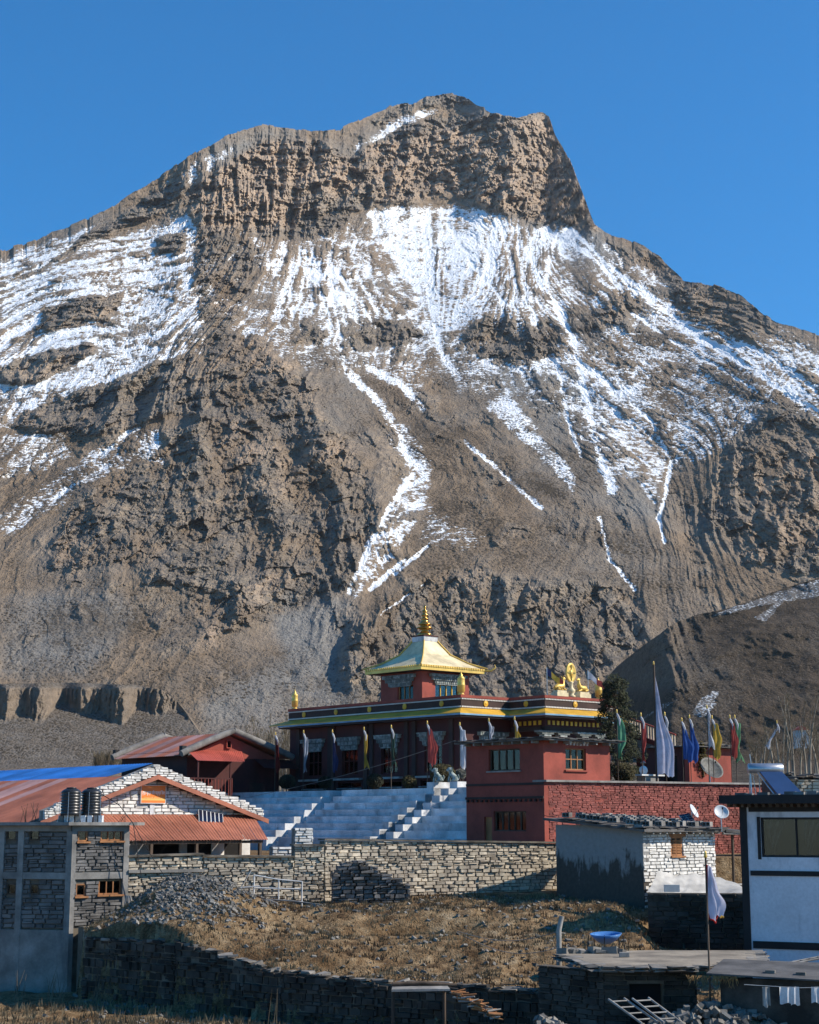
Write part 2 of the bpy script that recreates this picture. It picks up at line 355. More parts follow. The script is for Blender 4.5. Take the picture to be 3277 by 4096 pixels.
SCRUB = [(0.95, [(700, 760), (900, 850), (1000, 900), (1200, 1040), (1400, 1140), (1520, 1250), (1340, 1240), (1200, 1210), (960, 1200), (850, 1240), (900, 1060), (860, 960)]),
         (0.75, [(900, 720), (1160, 760), (1240, 900), (1300, 1040), (1210, 1040), (1100, 930), (1000, 860), (900, 800)]), (0.85, [(1230, 690), (1400, 700), (1640, 810), (1420, 850), (1300, 800)]),
         (0.85, [(1280, 830), (1640, 820), (1520, 960), (1480, 1080), (1420, 1100), (1390, 900)]), (0.80, [(0, 900), (330, 900), (330, 960), (190, 1030), (120, 1100), (0, 1200)]),
         (0.62, [(440, 560), (620, 660), (760, 740), (900, 860), (760, 1000), (640, 800), (440, 700)]), (0.72, [(0, 1180), (380, 1240), (480, 1340), (700, 1380), (760, 1470), (0, 1470)]),
         (0.66, [(-200, 1430), (1700, 1440), (1900, 1726), (-200, 1726)]), (0.6, [(130, 820), (420, 760), (440, 880), (0, 930)]), (0.8, [(780, 1250), (1340, 1250), (1300, 1400), (800, 1440)]),
         (0.7, [(1300, 1100), (1600, 1200), (1700, 1250), (1500, 1300), (1300, 1420)])]
GREY = [(0.9, [(560, 1240), (740, 1260), (760, 1480), (600, 1600), (420, 1600), (430, 1480), (600, 1380)]), (0.8, [(1060, 440), (1280, 480), (1320, 600), (1200, 560)]),
        (0.7, [(0, 1250), (250, 1240), (300, 1300), (180, 1420), (0, 1430)]), (0.8, [(720, 340), (990, 222), (1040, 240), (860, 262), (790, 305)]), (0.7, [(400, 330), (560, 262), (700, 285), (560, 298), (480, 345)]),
        (0.5, [(900, 700), (1200, 760), (1400, 1100), (1000, 1000)])]
WARM = [(1.0, [(400, 380), (560, 290), (690, 300), (740, 345), (700, 430), (560, 490), (420, 470)]), (1.0, [(780, 300), (1160, 240), (1262, 485), (1080, 450), (760, 420), (700, 400)]), (1.0, [(440, 365), (510, 370), (510, 490), (450, 480)]), (0.8, [(470, 880), (560, 900), (560, 960), (500, 1020), (470, 960)]),
        (0.7, [(560, 920), (700, 930), (760, 1010), (600, 1040)]), (1.0, [(1600, 980), (1740, 950), (1740, 1120), (1600, 1190), (1540, 1160), (1560, 1080)]), (1.0, [(1255, 645), (1335, 600), (1345, 650), (1260, 690)]),
        (0.9, [(430, 1320), (560, 1210), (640, 1200), (520, 1310), (440, 1420), (390, 1420)]), (0.5, [(430, 560), (560, 600), (700, 800), (700, 900), (520, 760)]), (0.6, [(1460, 615), (1560, 680), (1500, 700)])]
def rng(x, polys, soft, wx, wy):
    a = np.zeros(x.shape, np.float32)
    for w, p in polys: a = np.maximum(a, w * inpoly(wx, wy, p))
    return blur(a, soft)
def make_mountain():
    NC, NR = 1010, 700
    xs = np.linspace(-150, 1875, NC)
    true_top = sil_y(xs); kx = np.exp(-(np.arange(-24, 25) / 6.0) ** 2); kx /= kx.sum()
    top = np.convolve(np.pad(np.interp(xs, [p[0] for p in SIL], [p[1] for p in SIL]), 24, 'edge'), kx, 'valid')   # smooth skyline first, jagged edge added below
    t = np.linspace(0, 1, NR)[:, None]
    x = np.repeat(xs[None, :], NR, 0).astype(np.float64); y = 1726 + (top[None, :] - 1726) * t
    wx = x + 12 * fbm(x / 60, y / 60, 11, 4); wy = y + 12 * fbm(x / 60, y / 60, 23, 4)
    cl = rng(x, [(1.0, p) for p in CLIFF], 2, wx, wy); le = rng(x, [(1.0, p) for p in LEDGE], 2, wx, wy); ro = rng(x, [(1.0, p) for p in ROCK], 4, wx, wy)
    dx, dy, dz = rays(x * K, y * K)
    hor = np.hypot(dx, dy); T = dz / hor
    # slope of the ground, degrees
    s = 33 + 1.5 * fbm(x / 140, y / 200, 5, 4) + 0 * x
    s = s + 17 * sstep(500, 440, y) + 5 * blur(le, 4) + 3 * blur(ro, 8)
    s = np.where(y < 470, np.maximum(s, 37), s)
    sb_ = blur(s, 4); r_ = 45; p_ = np.pad(sb_, [(0, 0), (r_ + 1, r_)], 'edge').cumsum(axis=1, dtype=np.float64)   # large forms vary slowly across the face
    sb_ = (p_[:, 2 * r_ + 1:2 * r_ + 1 + NC] - p_[:, :NC]) / (2 * r_ + 1)
    ts = np.tan(np.radians(np.clip(sb_, 24, 72)))
    lh = np.zeros_like(x); lh[0] = math.log(150.0)
    for i in range(1, NR):
        ym = 0.5 * (y[i] + y[i - 1]); dy_ = y[i - 1] - y[i]
        g1 = 0.0100 + 0 * ym                                         # valley floor behind the village
        g2 = (T[i] - T[i - 1]) / dy_ / np.maximum(0.5 * (ts[i] + ts[i - 1]) - 0.5 * (T[i] + T[i - 1]), 0.13)
        w = sstep(1520, 1610, ym)
        lh[i] = lh[i - 1] + dy_ * (g1 * w + g2 * (1 - w))
    h = np.exp(lh)
    h = blur(h, 1)
    X = dx / hor * h; Z = T * h
    # large relief, metres toward the camera
    D = 17 * fbm(X / 260, Z / 240, 41, 4)
    def rib(line, wl, wr, amp):
        """a spur: high on the line, falling off to its left over wl and to its right over wr"""
        lx = np.interp(y, [p[1] for p in line], [p[0] for p in line]); d = np.abs(x - lx); w = np.where(x < lx, wl, wr)
        ex = sstep(line[0][1] - 80, line[0][1] + 60, y) * (1 - sstep(line[-1][1] - 60, line[-1][1] + 160, y))
        return amp * np.exp(-(d / w) ** 1.3) * ex
    D = D + rib([(455, 480), (430, 620), (420, 720), (440, 860), (520, 980), (560, 1100), (600, 1200)], 260, 220, 9)
    D = D + rib([(560, 720), (620, 850), (700, 1000), (760, 1080)], 60, 130, 12)
    D = D + rib([(1340, 600), (1255, 670), (1190, 700)], 60, 80, 10)
    D = D + rib([(190, 1030), (215, 1120), (230, 1190)], 45, 70, 15) + rib([(480, 1170), (500, 1260)], 30, 45, 10)
    D = D + rib([(700, 900), (790, 1000), (800, 1080), (745, 1250)], 60, 45, 12) + rib([(850, 1230), (800, 1290), (740, 1380)], 30, 90, 16)
    D = D + rib([(1000, 660), (990, 740)], 25, 120, 9)
    for w, line in CHUTE:
        D = D - 3.0 * np.exp(-(polyd(wx, wy, line) / (w * 1.3)) ** 2)
    D = D + 9 * blur(le, 3) * np.clip(0.6 + fbm(X / 20, Z / 25, 571, 4), 0, 1.4) + 6 * blur(ro, 6) * fbm(X / 45, Z / 45, 581, 3)
    # flow direction of gullies: angle from straight down, positive toward the right of the picture
    CT = [(150, 700, -70, 1), (150, 1100, -35, 1), (300, 1350, -10, 1), (480, 850, 25, 1), (600, 1050, 30, 1), (700, 1200, 15, 1), (850, 330, 5, 1), (850, 560, 18, 1), (980, 560, -8, 1), (1100, 330, 0, 1),
          (900, 900, 42, 1), (1200, 1000, 40, 1), (1200, 600, 25, 1), (1450, 700, 52, 1), (1400, 950, 30, 1), (1650, 1050, -28, 1), (1100, 1350, 5, 1), (850, 1100, -30, .7), (250, 550, -65, 1)]
    na = np.zeros_like(x); nw = np.zeros_like(x)
    for cx, cy, a, w in CT:
        k = w / (((x - cx) ** 2 + (y - cy) ** 2) + 4000) ** 1.5; na += k * a; nw += k
    ang = np.radians(na / nw)
    cx0, cz0 = X.mean(), Z.mean()
    c = (X - cx0) * np.cos(ang) + (Z - cz0) * np.sin(ang); sl = -(X - cx0) * np.sin(ang) + (Z - cz0) * np.cos(ang)
    c = c + 8 * fbm(X / 40, Z / 40, 77, 3); sl = sl + 8 * fbm(X / 40, Z / 40, 78, 3)
    oc = sstep(0.02, 0.22, fbm(X / 30, Z / 38, 501, 5, 0.6)) * (0.45 + 0.55 * sstep(430, 560, y)) * (1 - sstep(1440, 1560, y))   # scattered outcrops
    oc = oc * (1 - 0.85 * rng(x, [(1.0, SNOW[6][1]), (0.6, SNOW[7][1]), (0.8, SNOW[17][1])], 8, x, y))
    rough = np.clip(0.20 + 0.42 * oc + 1.0 * cl + 1.0 * le + 0.8 * ro, 0, 1.1); rough = blur(rough, 3)
    gul = ridged(c / 42, sl / 170, 101, 5) - 0.45
    gul2 = ridged(c / 13, sl / 60, 131, 4) - 0.45
    rk = ridged(X / 34, Z / 44, 151, 6, 0.6) - 0.4
    vf = ridged(X / 13 + 0.6 * fbm(X / 25, Z / 40, 9, 3), Z / 60, 171, 5, 0.6) - 0.4
    bed = fbm((X + 0.2 * Z) / 120, (Z + 0.36 * -X) / 10, 191, 4, 0.6)          # tilted rock beds
    low = sstep(1560, 1400, y)
    sc = np.clip(h / 1300, 0.15, 1.4)
    D = D + sc * low * (24 * gul * (0.25 + 0.7 * rough) + 6.5 * gul2 * (0.18 + 0.75 * rough) + 12 * rk * np.clip(rough - 0.2, 0, 1) + 4 * vf * np.clip(cl + 0.7 * ro + .5 * le - 0.1, 0, 1))
    D = D + sc * (6.0 * bed * sstep(0.1, 0.7, cl + le + 0.5 * ro) + 3.0 * bed * sstep(900, 600, x) * sstep(1000, 850, y) + 2.2 * bed * sstep(520, 420, y))
    D = D + sc * (4.2 * (ridged(X / 10, Z / 13, 211, 5, 0.68) - .4) * (0.3 + rough) + 1.5 * fbm(c / 3.5, sl / 6, 223, 3, 0.65) * (0.4 + rough))
    wX = X + 3.0 * fbm(X / 9, Z / 9, 611, 4, .6); wZ = Z + 3.0 * fbm(X / 9, Z / 9, 617, 4, .6)
    rk_w = np.clip(1.15 * cl + 1.0 * le + 0.85 * ro + 0.45 * oc - 0.05, 0, 1.15) * low
    tall = cl + .6 * ro
    D = D + sc * rk_w * (9.0 * facets(wX / 13, (wZ - .36 * wX) / 20, 621) + 4.5 * facets((wX + .2 * wZ) / 6, (wZ - .36 * wX) / 7.5, 631) + 2.2 * facets(wX / 2.8, (wZ - .3 * wX) / 3.4, 641))
    D = D + sc * low * 1.1 * facets(c / 3.2, sl / 4.5, 651)
    edge = sstep(0.0, 0.03, 1 - t)                                             # keep the skyline where it is
    D = D * (0.6 + 0.4 * edge)
    D = D - 0.055 * np.maximum(x - 420, 0) - (0.12 * np.maximum(x - 760, 0) + 0.25 * np.maximum(x - 1080, 0) * sstep(1330, 1240, x)) * sstep(620, 440, y)      # the face turns away toward the right
    r = h / hor                                                                # ray parameter
    k = (h - D) / h
    V = np.stack([dx * r * k, dy * r * k, dz * r * k], -1)
    V[:, :, 2] += (top - true_top)[None, :] * K / F * h * sstep(0.955, 1.0, t)
    # attributes
    sn = np.zeros(x.shape, np.float32)
    wx2 = x + 16 * fbm(x / 30, y / 30, 311, 4) ; wy2 = y + 10 * fbm(x / 30, y / 30, 323, 4)
    for w, p in SNOW: sn = np.maximum(sn, w * inpoly(wx2, wy2, p))
    sn = blur(sn, 4)
    dust = blur(0.58 * inpoly(wx2, wy2, [(-150, 600), (0, 560), (400, 450), (560, 515), (760, 450), (1100, 450), (1260, 490), (1500, 620), (1900, 820), (1900, 900), (1725, 890), (1560, 930), (1420, 990), (1300, 960), (1200, 900), (1000, 800), (750, 790), (560, 760), (430, 740), (200, 860), (-150, 930)]).astype(np.float32), 10)
    sn = np.maximum(sn, dust * (0.85 + 0.9 * fbm(X / 35, Z / 30, 551, 4)))
    wx3 = x + 5 * fbm(x / 18, y / 18, 331, 3); wy3 = y + 5 * fbm(x / 18, y / 18, 337, 3)
    for w, line in CHUTE:
        sn = np.maximum(sn, 0.98 * np.exp(-(polyd(wx3, wy3, line) / w) ** 2))
    streak = ridged(c / 7, sl / 90, 401, 4) - 0.45
    cross = fbm(c / 30, sl / 3.2, 411, 4, 0.6)
    th = np.arctan2(x - 925, 790 - y); rr_ = np.hypot(x - 925, 790 - y)                   # fan of rills on the central apron
    st_ap = ridged(th * 16 + 0.5 * fbm(x / 40, y / 40, 711, 3), rr_ / 260, 721, 4) - 0.45; cr_ap = fbm(th * 9, rr_ / 9, 731, 4, .6)
    wa_ap = rng(x, [(1.0, [(720, 430), (880, 420), (1000, 420), (1110, 450), (1080, 560), (1000, 680), (940, 730), (900, 720), (830, 620)])], 14, x, y)
    streak = streak * (1 - wa_ap) + 1.25 * st_ap * wa_ap; cross = cross * (1 - wa_ap) + 0.6 * cr_ap * wa_ap
    ap = rng(x, [(0.75, SNOW[6][1]), (0.5, SNOW[0][1]), (1.0, SNOW[7][1]), (0.7, SNOW[8][1]), (1.0, SNOW[17][1])], 6, x, y)
    sn = sn + np.clip(sn * 1.5, 0, 1) * (0.50 * streak * (0.5 + ap) + 0.55 * cross * (0.5 + 0.5 * ap) + 0.25 * fbm(c / 2.2, sl / 3.0, 561, 2))
    rockm = np.clip(cl + le + ro * sstep(-0.15, 0.25, rk + 0.4 * gul + 0.1) + 0.75 * oc * sstep(-0.1, 0.2, rk) * low, 0, 1)
    sn = sn - 0.3 * oc * sn
    sn = sn - 0.75 * np.clip(cl + le, 0, 1) * (1 - 0.4 * sstep(0.1, 0.4, bed)) - 0.35 * ro
    sn = sn + 0.36 * sstep(0.18, 0.4, bed) * cl * sstep(760, 560, x)
    conc = (blur(D.astype(np.float32), 5) - D) / sc; conc2 = (blur(D.astype(np.float32), 14) - D) / sc
    sn = sn + np.clip(sn * 2.0, 0, 1) * np.clip(0.10 * conc + 0.035 * conc2, -0.45, 0.45)            # snow lies in hollows and is swept off edges
    gx = np.gradient(D, axis=1) / (np.gradient(X, axis=1) + 1e-3)
    sn = sn - 0.22 * sstep(0.5, 1.6, np.abs(gx))
    sb = np.zeros(x.shape, np.float32)
    for w, p in SCRUB: sb = np.maximum(sb, w * inpoly(wx, wy, p))
    sb = blur(sb, 8) * 1.15 * (1 - 0.6 * np.clip(rockm, 0, 1)) * (0.75 + 0.5 * fbm(X / 60, Z / 40, 431, 3))
    sb = np.maximum(sb, 0.45 * ro)
    gr = rng(x, GREY, 8, wx, wy); wa = rng(x, WARM, 6, wx, wy)
    sb = np.clip(sb, 0, 1) * np.clip(0.7 + 1.1 * fbm(X / 26, Z / 22, 661, 5, .6), 0.1, 1.15)
    at = {'snow': np.clip(sn, 0, 1), 'rock': blur(rockm, 1), 'scrub': sb, 'grey': np.clip(gr + 0.14 + 1.2 * fbm(X / 90, Z / 90, 441, 5, .6), 0, 1), 'warm': np.clip(wa * (0.85 + 1.2 * fbm(X / 30, Z / 40, 671, 4)) + 0.5 * sstep(.1, .35, fbm(X / 70, Z / 60, 681, 4)) * rockm, 0, 1)}
    # far side of the mountain, falling away behind the skyline
    back = []; n = 24
    for i in range(1, n + 1):
        g = i / n; b = V[-1].copy(); b[:, 1] += 900 * g + 60 * g * fbm(xs / 50, xs * 0 + g * 4, 5, 3); b[:, 2] -= (b[:, 2] + 20) * g ** 1.25 * 0.98 + 18 * g; back.append(b)
    V = np.concatenate([V, np.stack(back)], 0)
    for q in at: at[q] = np.concatenate([at[q], np.repeat(at[q][-1:], n, 0)], 0)
    tag(grid_obj('mountain', V, at, M_MTN, smooth=False), 'rocky brown mountain with thin snow streaks and a cliff-ringed flat summit', 'mountain')
make_mountain()
# ------------------------------------------------------------------ near hill on the right, eroded terrace on the left
def sheet(name, x0, x1, NC, NR, topf, ybot, hb, gfun, dfun, afun, m, label, cat):
    xs = np.linspace(x0, x1, NC); top = topf(xs); t = np.linspace(0, 1, NR)[:, None]
    x = np.repeat(xs[None, :], NR, 0).astype(np.float64); y = ybot + (top[None, :] - ybot) * t
    dx, dy, dz = rays(x * K, y * K); hor = np.hypot(dx, dy); T = dz / hor
    lh = np.zeros_like(x); lh[0] = np.log(hb(xs))
    for i in range(1, NR):
        ym = 0.5 * (y[i] + y[i - 1]); d = y[i - 1] - y[i]
        lh[i] = lh[i - 1] + d * gfun(x[i], ym, (T[i] - T[i - 1]) / d, 0.5 * (T[i] + T[i - 1]))
    h = np.exp(lh); X = dx / hor * h; Z = T * h
    D = dfun(x, y, X, Z); at = afun(x, y, X, Z, D)
    r = h / hor; k = (h - D) / h
    V = np.stack([dx * r * k, dy * r * k, dz * r * k], -1)
    back = []; n = 10
    for i in range(1, n + 1):
        g = i / n; b = V[-1].copy(); b[:, 1] += 160 * g; b[:, 2] -= 40 * g ** 1.5; back.append(b)
    V = np.concatenate([V, np.stack(back)], 0)
    for q in at: at[q] = np.concatenate([at[q], np.repeat(at[q][-1:], n, 0)], 0)
    return tag(grid_obj(name, V, at, m), label, cat)
HT = [(1215, 1575), (1240, 1500), (1268, 1440), (1300, 1402), (1340, 1370), (1420, 1312), (1470, 1293), (1530, 1282), (1640, 1242), (1725, 1216), (1900, 1180)]
def make_hill():
    topf = lambda xs: np.interp(xs, [p[0] for p in HT], [p[1] for p in HT]) + 3 * fbm(xs / 20, xs * 0, 7, 4, 0.6)
    def g(x, y, dT, T):
        s = 27 + 26 * sstep(1450, 1300, x) * sstep(1470, 1420, y)
        g2 = dT / np.maximum(np.tan(np.radians(s)) - T, 0.12); w = sstep(1570, 1640, y); return 0.0105 * w + g2 * (1 - w)
    hb = lambda xs: 150 + 70 * sstep(1420, 1220, xs)
    def df(x, y, X, Z):
        c = ridged(X / 7, Z / 34, 601, 5, 0.62) - 0.45; b = fbm(X / 40, Z / 25, 611, 5)
        lf = sstep(1520, 1380, x) * sstep(1500, 1440, y)
        D = 7 * b + lf * 13 * c + 1.6 * fbm(X / 4, Z / 3, 621, 4, 0.65) + 3.0 * (ridged(X / 16, Z / 14, 641, 5, .6) - .4)
        D = D + 5 * np.exp(-(polyd(x, y, [(1725, 1300), (1600, 1340), (1480, 1400), (1380, 1460)]) / 30) ** 2)
        return D * sstep(1720, 1600, y)
    def af(x, y, X, Z, D):
        lf = sstep(1500, 1400, x) * sstep(1480, 1430, y)
        sn = 0.95 * inpoly(x + 8 * fbm(x / 12, y / 12, 5, 3), y + 5 * fbm(x / 12, y / 12, 6, 3), [(1490, 1300), (1540, 1280), (1640, 1246), (1740, 1214), (1740, 1252), (1650, 1268), (1610, 1310), (1590, 1300), (1640, 1268), (1540, 1290)])
        sn = np.maximum(sn, 0.85 * inpoly(x + 8 * fbm(x / 12, y / 12, 5, 3), y + 5 * fbm(x / 12, y / 12, 6, 3), [(1470, 1478), (1500, 1455), (1514, 1458), (1505, 1488), (1480, 1512), (1455, 1505)]))
        sn = np.maximum(sn, 0.62 * inpoly(x, y + 4 * fbm(x / 10, y / 10, 8, 3), [(1340, 1520), (1400, 1480), (1440, 1470), (1360, 1512)]))
        return {'snow': blur(sn.astype(np.float32), 1), 'rock': lf * 0.9, 'scrub': np.clip(0.85 - 0.5 * lf + 0.3 * fbm(X / 30, Z / 20, 631, 4), 0, 1), 'grey': np.clip(0.15 + fbm(X / 40, Z / 40, 5, 3), 0, 1), 'warm': lf * 0.4}
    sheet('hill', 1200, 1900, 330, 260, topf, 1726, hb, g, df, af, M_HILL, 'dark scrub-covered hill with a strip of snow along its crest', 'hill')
make_hill()
TT = [(-300, 1440), (0, 1440), (150, 1437), (280, 1442), (340, 1452), (375, 1478), (395, 1505), (430, 1560), (470, 1640), (500, 1700)]
def make_terrace():
    topf = lambda xs: np.interp(xs, [p[0] for p in TT], [p[1] for p in TT]) + 1.2 * fbm(xs / 12, xs * 0, 9, 3)
    toe = lambda x: 1500 + 14 * np.sin(x / 31.0) + 10 * np.sin(x / 13.0 + 1) + 8 * sstep(250, 380, x)
    def g(x, y, dT, T):
        f = sstep(1446, 1452, y) * (1 - sstep(toe(x) - 8, toe(x) + 6, y))
        s = 22 + 48 * f; g2 = dT / np.maximum(np.tan(np.radians(s)) - T, 0.1); w = sstep(1590, 1650, y); return 0.0105 * w + g2 * (1 - w)
    def df(x, y, X, Z):
        f = sstep(1444, 1456, y) * (1 - sstep(toe(x) - 4, toe(x) + 16, y))
        c = ridged(X / 2.0 + 0.4 * fbm(X / 4, Z / 4, 3, 3), Z / 22, 701, 5, 0.65) - 0.5
        return f * 3.2 * c + 0.5 * fbm(X / 3, Z / 2, 711, 4) + 2.0 * fbm(X / 25, Z / 15, 712, 3) * sstep(1720, 1600, y)
    def af(x, y, X, Z, D):
        f = sstep(1444, 1452, y) * (1 - sstep(toe(x) - 4, toe(x) + 10, y))
        return {'snow': 0 * x, 'rock': 0.1 * f, 'scrub': 0.62 * (1 - f), 'grey': np.clip(0.5 * (1 - f) + 0.2, 0, 1), 'warm': 0.2 * f}
    sheet('eroded_terrace', -200, 505, 420, 200, topf, 1726, lambda xs: 150 + 0 * xs, g, df, af, M_TERR, 'flat-topped earth terrace with a gullied cliff edge', 'terrace')
make_terrace()
# ------------------------------------------------------------------ ground of the village
LW2 = [pt(512, 3430, 64.7), pt(815, 3420, 66.2), pt(1300, 3362, 67.9), pt(2260, 3374, 73.3)]
def long_y(X): return np.interp(X, [-60] + [p.x for p in LW2] + [8.0, 60], [64.5] + [p.y for p in LW2] + [74, 74])
def gz(X, Y):
    """height of the village ground (z = 0 is the camera's level)"""
    X = np.asarray(X, float); Y = np.asarray(Y, float)
    # field in front of the long stone wall
    f = np.interp(Y, [49, 52, 54.5, 56, 58.5, 62, 66, 72, 73], [-5.15, -4.98, -4.75, -4.35, -3.75, -3.25, -3.15, -2.85, -2.8])
    left = sstep(-7.5, -12.0, X); f = f - 1.0 * left * sstep(57, 63, Y)
    mound = 1.35 * np.exp(-(((X + 8.8) / 2.6) ** 2 + ((Y - 63.6) / 3.0) ** 2)) + 0.5 * np.exp(-(((X + 7.6) / 2.2) ** 2 + ((Y - 60.5) / 2.4) ** 2))
    f = f + mound
    b = 0.45 * fbm(X / 3.2, Y / 3.2, 801, 5, 0.55) + 0.10 * fbm(X / 0.7, Y / 0.7, 811, 3)
    f = f + b * sstep(49, 52, Y) * (1 - 0.7 * sstep(66, 71, Y))
    f = f - 0.95 * np.exp(-(((X - 0.5) / 2.6) ** 2 + ((Y - 60.3) / 1.1) ** 2)) - 0.65 * np.exp(-(((X + 4.5) / 1.6) ** 2 + ((Y - 61.0) / 1.2) ** 2))
    yb = long_y(X)
    back = np.interp(Y, [72.5, 74, 98, 112, 150, 170], [-1.6, -1.5, -1.4, 0.6, 1.0, 0.2])
    f = np.where(Y > yb + 0.45, back, f)
    f = f - 1.7 * sstep(7.6, 9.6, X) * (1 - sstep(63, 66, Y))
    low = -6.2 + 0.3 * fbm(X / 4, Y / 4, 821, 4) + 0.08 * fbm(X / .8, Y / .8, 822, 3) - 0.02 * np.maximum(0, 46 - Y)
    yw = wall_y(X); f = np.where(Y < yw + 0.15, low, f)
    return f
# line of the dark retaining wall (plan): x, y, top z
RW = [(pt(322, 3790, 66.0), 0), (pt(335, 3800, 60.8), 0), (pt(700, 3850, 57.6), 0), (pt(1130, 3915, 54.2), 0), (pt(1500, 3938, 52.4), 0), (pt(1880, 3945, 51.0), 0), (pt(2250, 3950, 50.0), 0)]
RW = [p for p, _ in RW]
def wall_y(X): return np.interp(X, [-60, RW[0].x] + [p.x for p in RW[1:]] + [9.0, 60], [67, RW[0].y] + [p.y for p in RW[1:]] + [49.0, 49.0])
def ground_material():
    m, nt, b = newmat('dry_field')
    p = pos(nt); n1 = noise(nt, p, 0.35, 6, 0.6); n2 = noise(nt, p, 1.7, 5, 0.65); n3 = noise(nt, p, 14, 3, 0.6)
    c = ramp(nt, n2, [(0.3, (0.075, 0.048, 0.027)), (0.45, (0.21, 0.135, 0.07)), (0.58, (0.34, 0.24, 0.135)), (0.72, (0.43, 0.33, 0.21))])
    c = mixc(nt, ramp(nt, n1, [(0.42, 0), (0.6, 1)]), c, mixc(nt, 1.0, c, (0.72, 0.66, 0.6), 'MULTIPLY'))
    c = mixc(nt, 1.0, c, ramp(nt, n3, [(0.3, 0.6), (0.7, 1.1)]), 'MULTIPLY')
    nt.links.new(c, b.inputs['Base Color']); b.inputs['Roughness'].default_value = 0.95; b.inputs['Specular IOR Level'].default_value = 0.1
    bump(nt, b, math_(nt, 'ADD', n2, n3), 0.8, 0.12)
    return m
M_FIELD = ground_material()
def make_ground():
    xs = np.concatenate([np.linspace(-900, -30, 30)[:-1], np.linspace(-30, 30, 300), np.linspace(30, 900, 30)[1:]])
    ys = np.concatenate([np.linspace(-60, 40, 20)[:-1], np.linspace(40, 75, 230), np.linspace(75, 180, 60)[1:], np.linspace(180, 900, 20)[1:]])
    X, Y = np.meshgrid(xs, ys); Z = gz(X, Y)
    Z = np.where(Y > 170, 0.2 - 0.02 * (Y - 170), Z)
    grid_obj('ground', np.stack([X, Y, Z], -1), {}, M_FIELD)
make_ground()
def gzz(x, y): return float(gz(np.array([x]), np.array([y]))[0])
# ------------------------------------------------------------------ stone laying
random.seed(7)
VARS = {}
def stone_variants(m, n=7, rnd=0.10, front=0.12):
    if m.name in VARS: return VARS[m.name]
    out = []
    for k in range(n):
        j = lambda: random.uniform(-rnd, rnd)
        f = lambda s: s * (1 - front * random.uniform(0.5, 1.8))
        vs = []
        for z in (-.5, .5):
            for (x, y) in ((-.5, -.5), (.5, -.5), (.5, .5), (-.5, .5)):
                if y < 0: vs.append((f(x) + j() * .5, y + j(), f(z) + j() * .7))
                else: vs.append((x, y, z))
        me = bpy.data.meshes.new('stone'); me.from_pydata(vs, [], [(3, 2, 1, 0), (4, 5, 6, 7), (0, 1, 5, 4), (1, 2, 6, 5), (2, 3, 7, 6), (3, 0, 4, 7)])
        me.materials.append(m); me.update(); out.append(me)
    VARS[m.name] = out; return out
def lay(parent, m, org, alpha, length, zb, zt, ch, sl, depth=0.16, gap=0.012, holes=(), name='stone', limit=300, jit=0.25, proud=0.03, clip=None, tilt=0.0):
    """courses of separate stones on a wall face; u runs along alpha, stones face (sin a, -cos a)"""
    vr = stone_variants(m); ca, sa = math.cos(alpha), math.sin(alpha)
    zbf = zb if callable(zb) else (lambda u: zb); ztf = zt if callable(zt) else (lambda u: zt)
    zlo = min(zbf(length * i / 20) for i in range(21)); zhi = max(ztf(length * i / 20) for i in range(21))
    pcs = []; z = zlo
    while z < zhi - 0.02:
        h = ch * random.uniform(1 - jit, 1 + jit * 1.3); u = -random.uniform(0, sl * 0.6)
        while u < length - 0.02:
            w = sl * random.uniform(0.45, 1.7); u0, u1 = max(u, 0), min(u + w, length); u += w
            if u1 - u0 < 0.05: continue
            uc = (u0 + u1) / 2; z0, z1 = max(z, zbf(uc)), min(z + h, ztf(uc))
            if z1 - z0 < ch * 0.25: continue
            if clip and not clip(uc, (z0 + z1) / 2): continue
            segs = [(u0, u1)]
            for (a, b, c, d) in holes:
                if z1 > c + 0.01 and z0 < d - 0.01:
                    ns = []
                    for (p, q) in segs:
                        if q <= a or p >= b: ns.append((p, q))
                        else:
                            if a - p > 0.05: ns.append((p, a))
                            if q - b > 0.05: ns.append((b, q))
                    segs = ns
            for (p, q) in segs:
                if random.random() < 0.16 and h > ch * 0.9:      # thin pair instead of one stone
                    zm = z0 + (z1 - z0) * random.uniform(.4, .6); pcs.append((p, q, z0, zm)); pcs.append((p, q, zm, z1))
                else: pcs.append((p, q, z0, z1))
        z += h
    pcs.sort(key=lambda t: -(t[1] - t[0]) * (t[3] - t[2]))
    rest = MB(); org = Vector(org)
    for i, (p, q, a, b) in enumerate(pcs):
        pr = random.uniform(-proud, proud); uc = (p + q) / 2
        c = org + Vector((ca * uc - sa * (depth / 2) * -1 * 0, 0, 0))
        off = depth / 2 - pr                      # stone centre lies behind the face
        c = org + Vector((ca * uc - sa * off, sa * uc + ca * off, (a + b) / 2))
        me = vr[random.randrange(len(vr))]; sc = (q - p - gap, depth, b - a - gap)
        ro = (0, random.gauss(0, 0.02), alpha + random.gauss(0, 0.012))
        if i < limit:
            o = bpy.data.objects.new(name, me); COL.objects.link(o); o.parent = parent; o.location = c; o.scale = sc; o.rotation_euler = ro
        else:
            M = Matrix.LocRotScale(c, Matrix.Rotation(ro[2], 3, 'Z').to_quaternion(), Vector(sc))
            rest.add([M @ v.co for v in me.vertices], [tuple(pp.vertices) for pp in me.polygons])
    if rest.v: rest.build('small_' + name + 's', m, parent, kind='stuff')
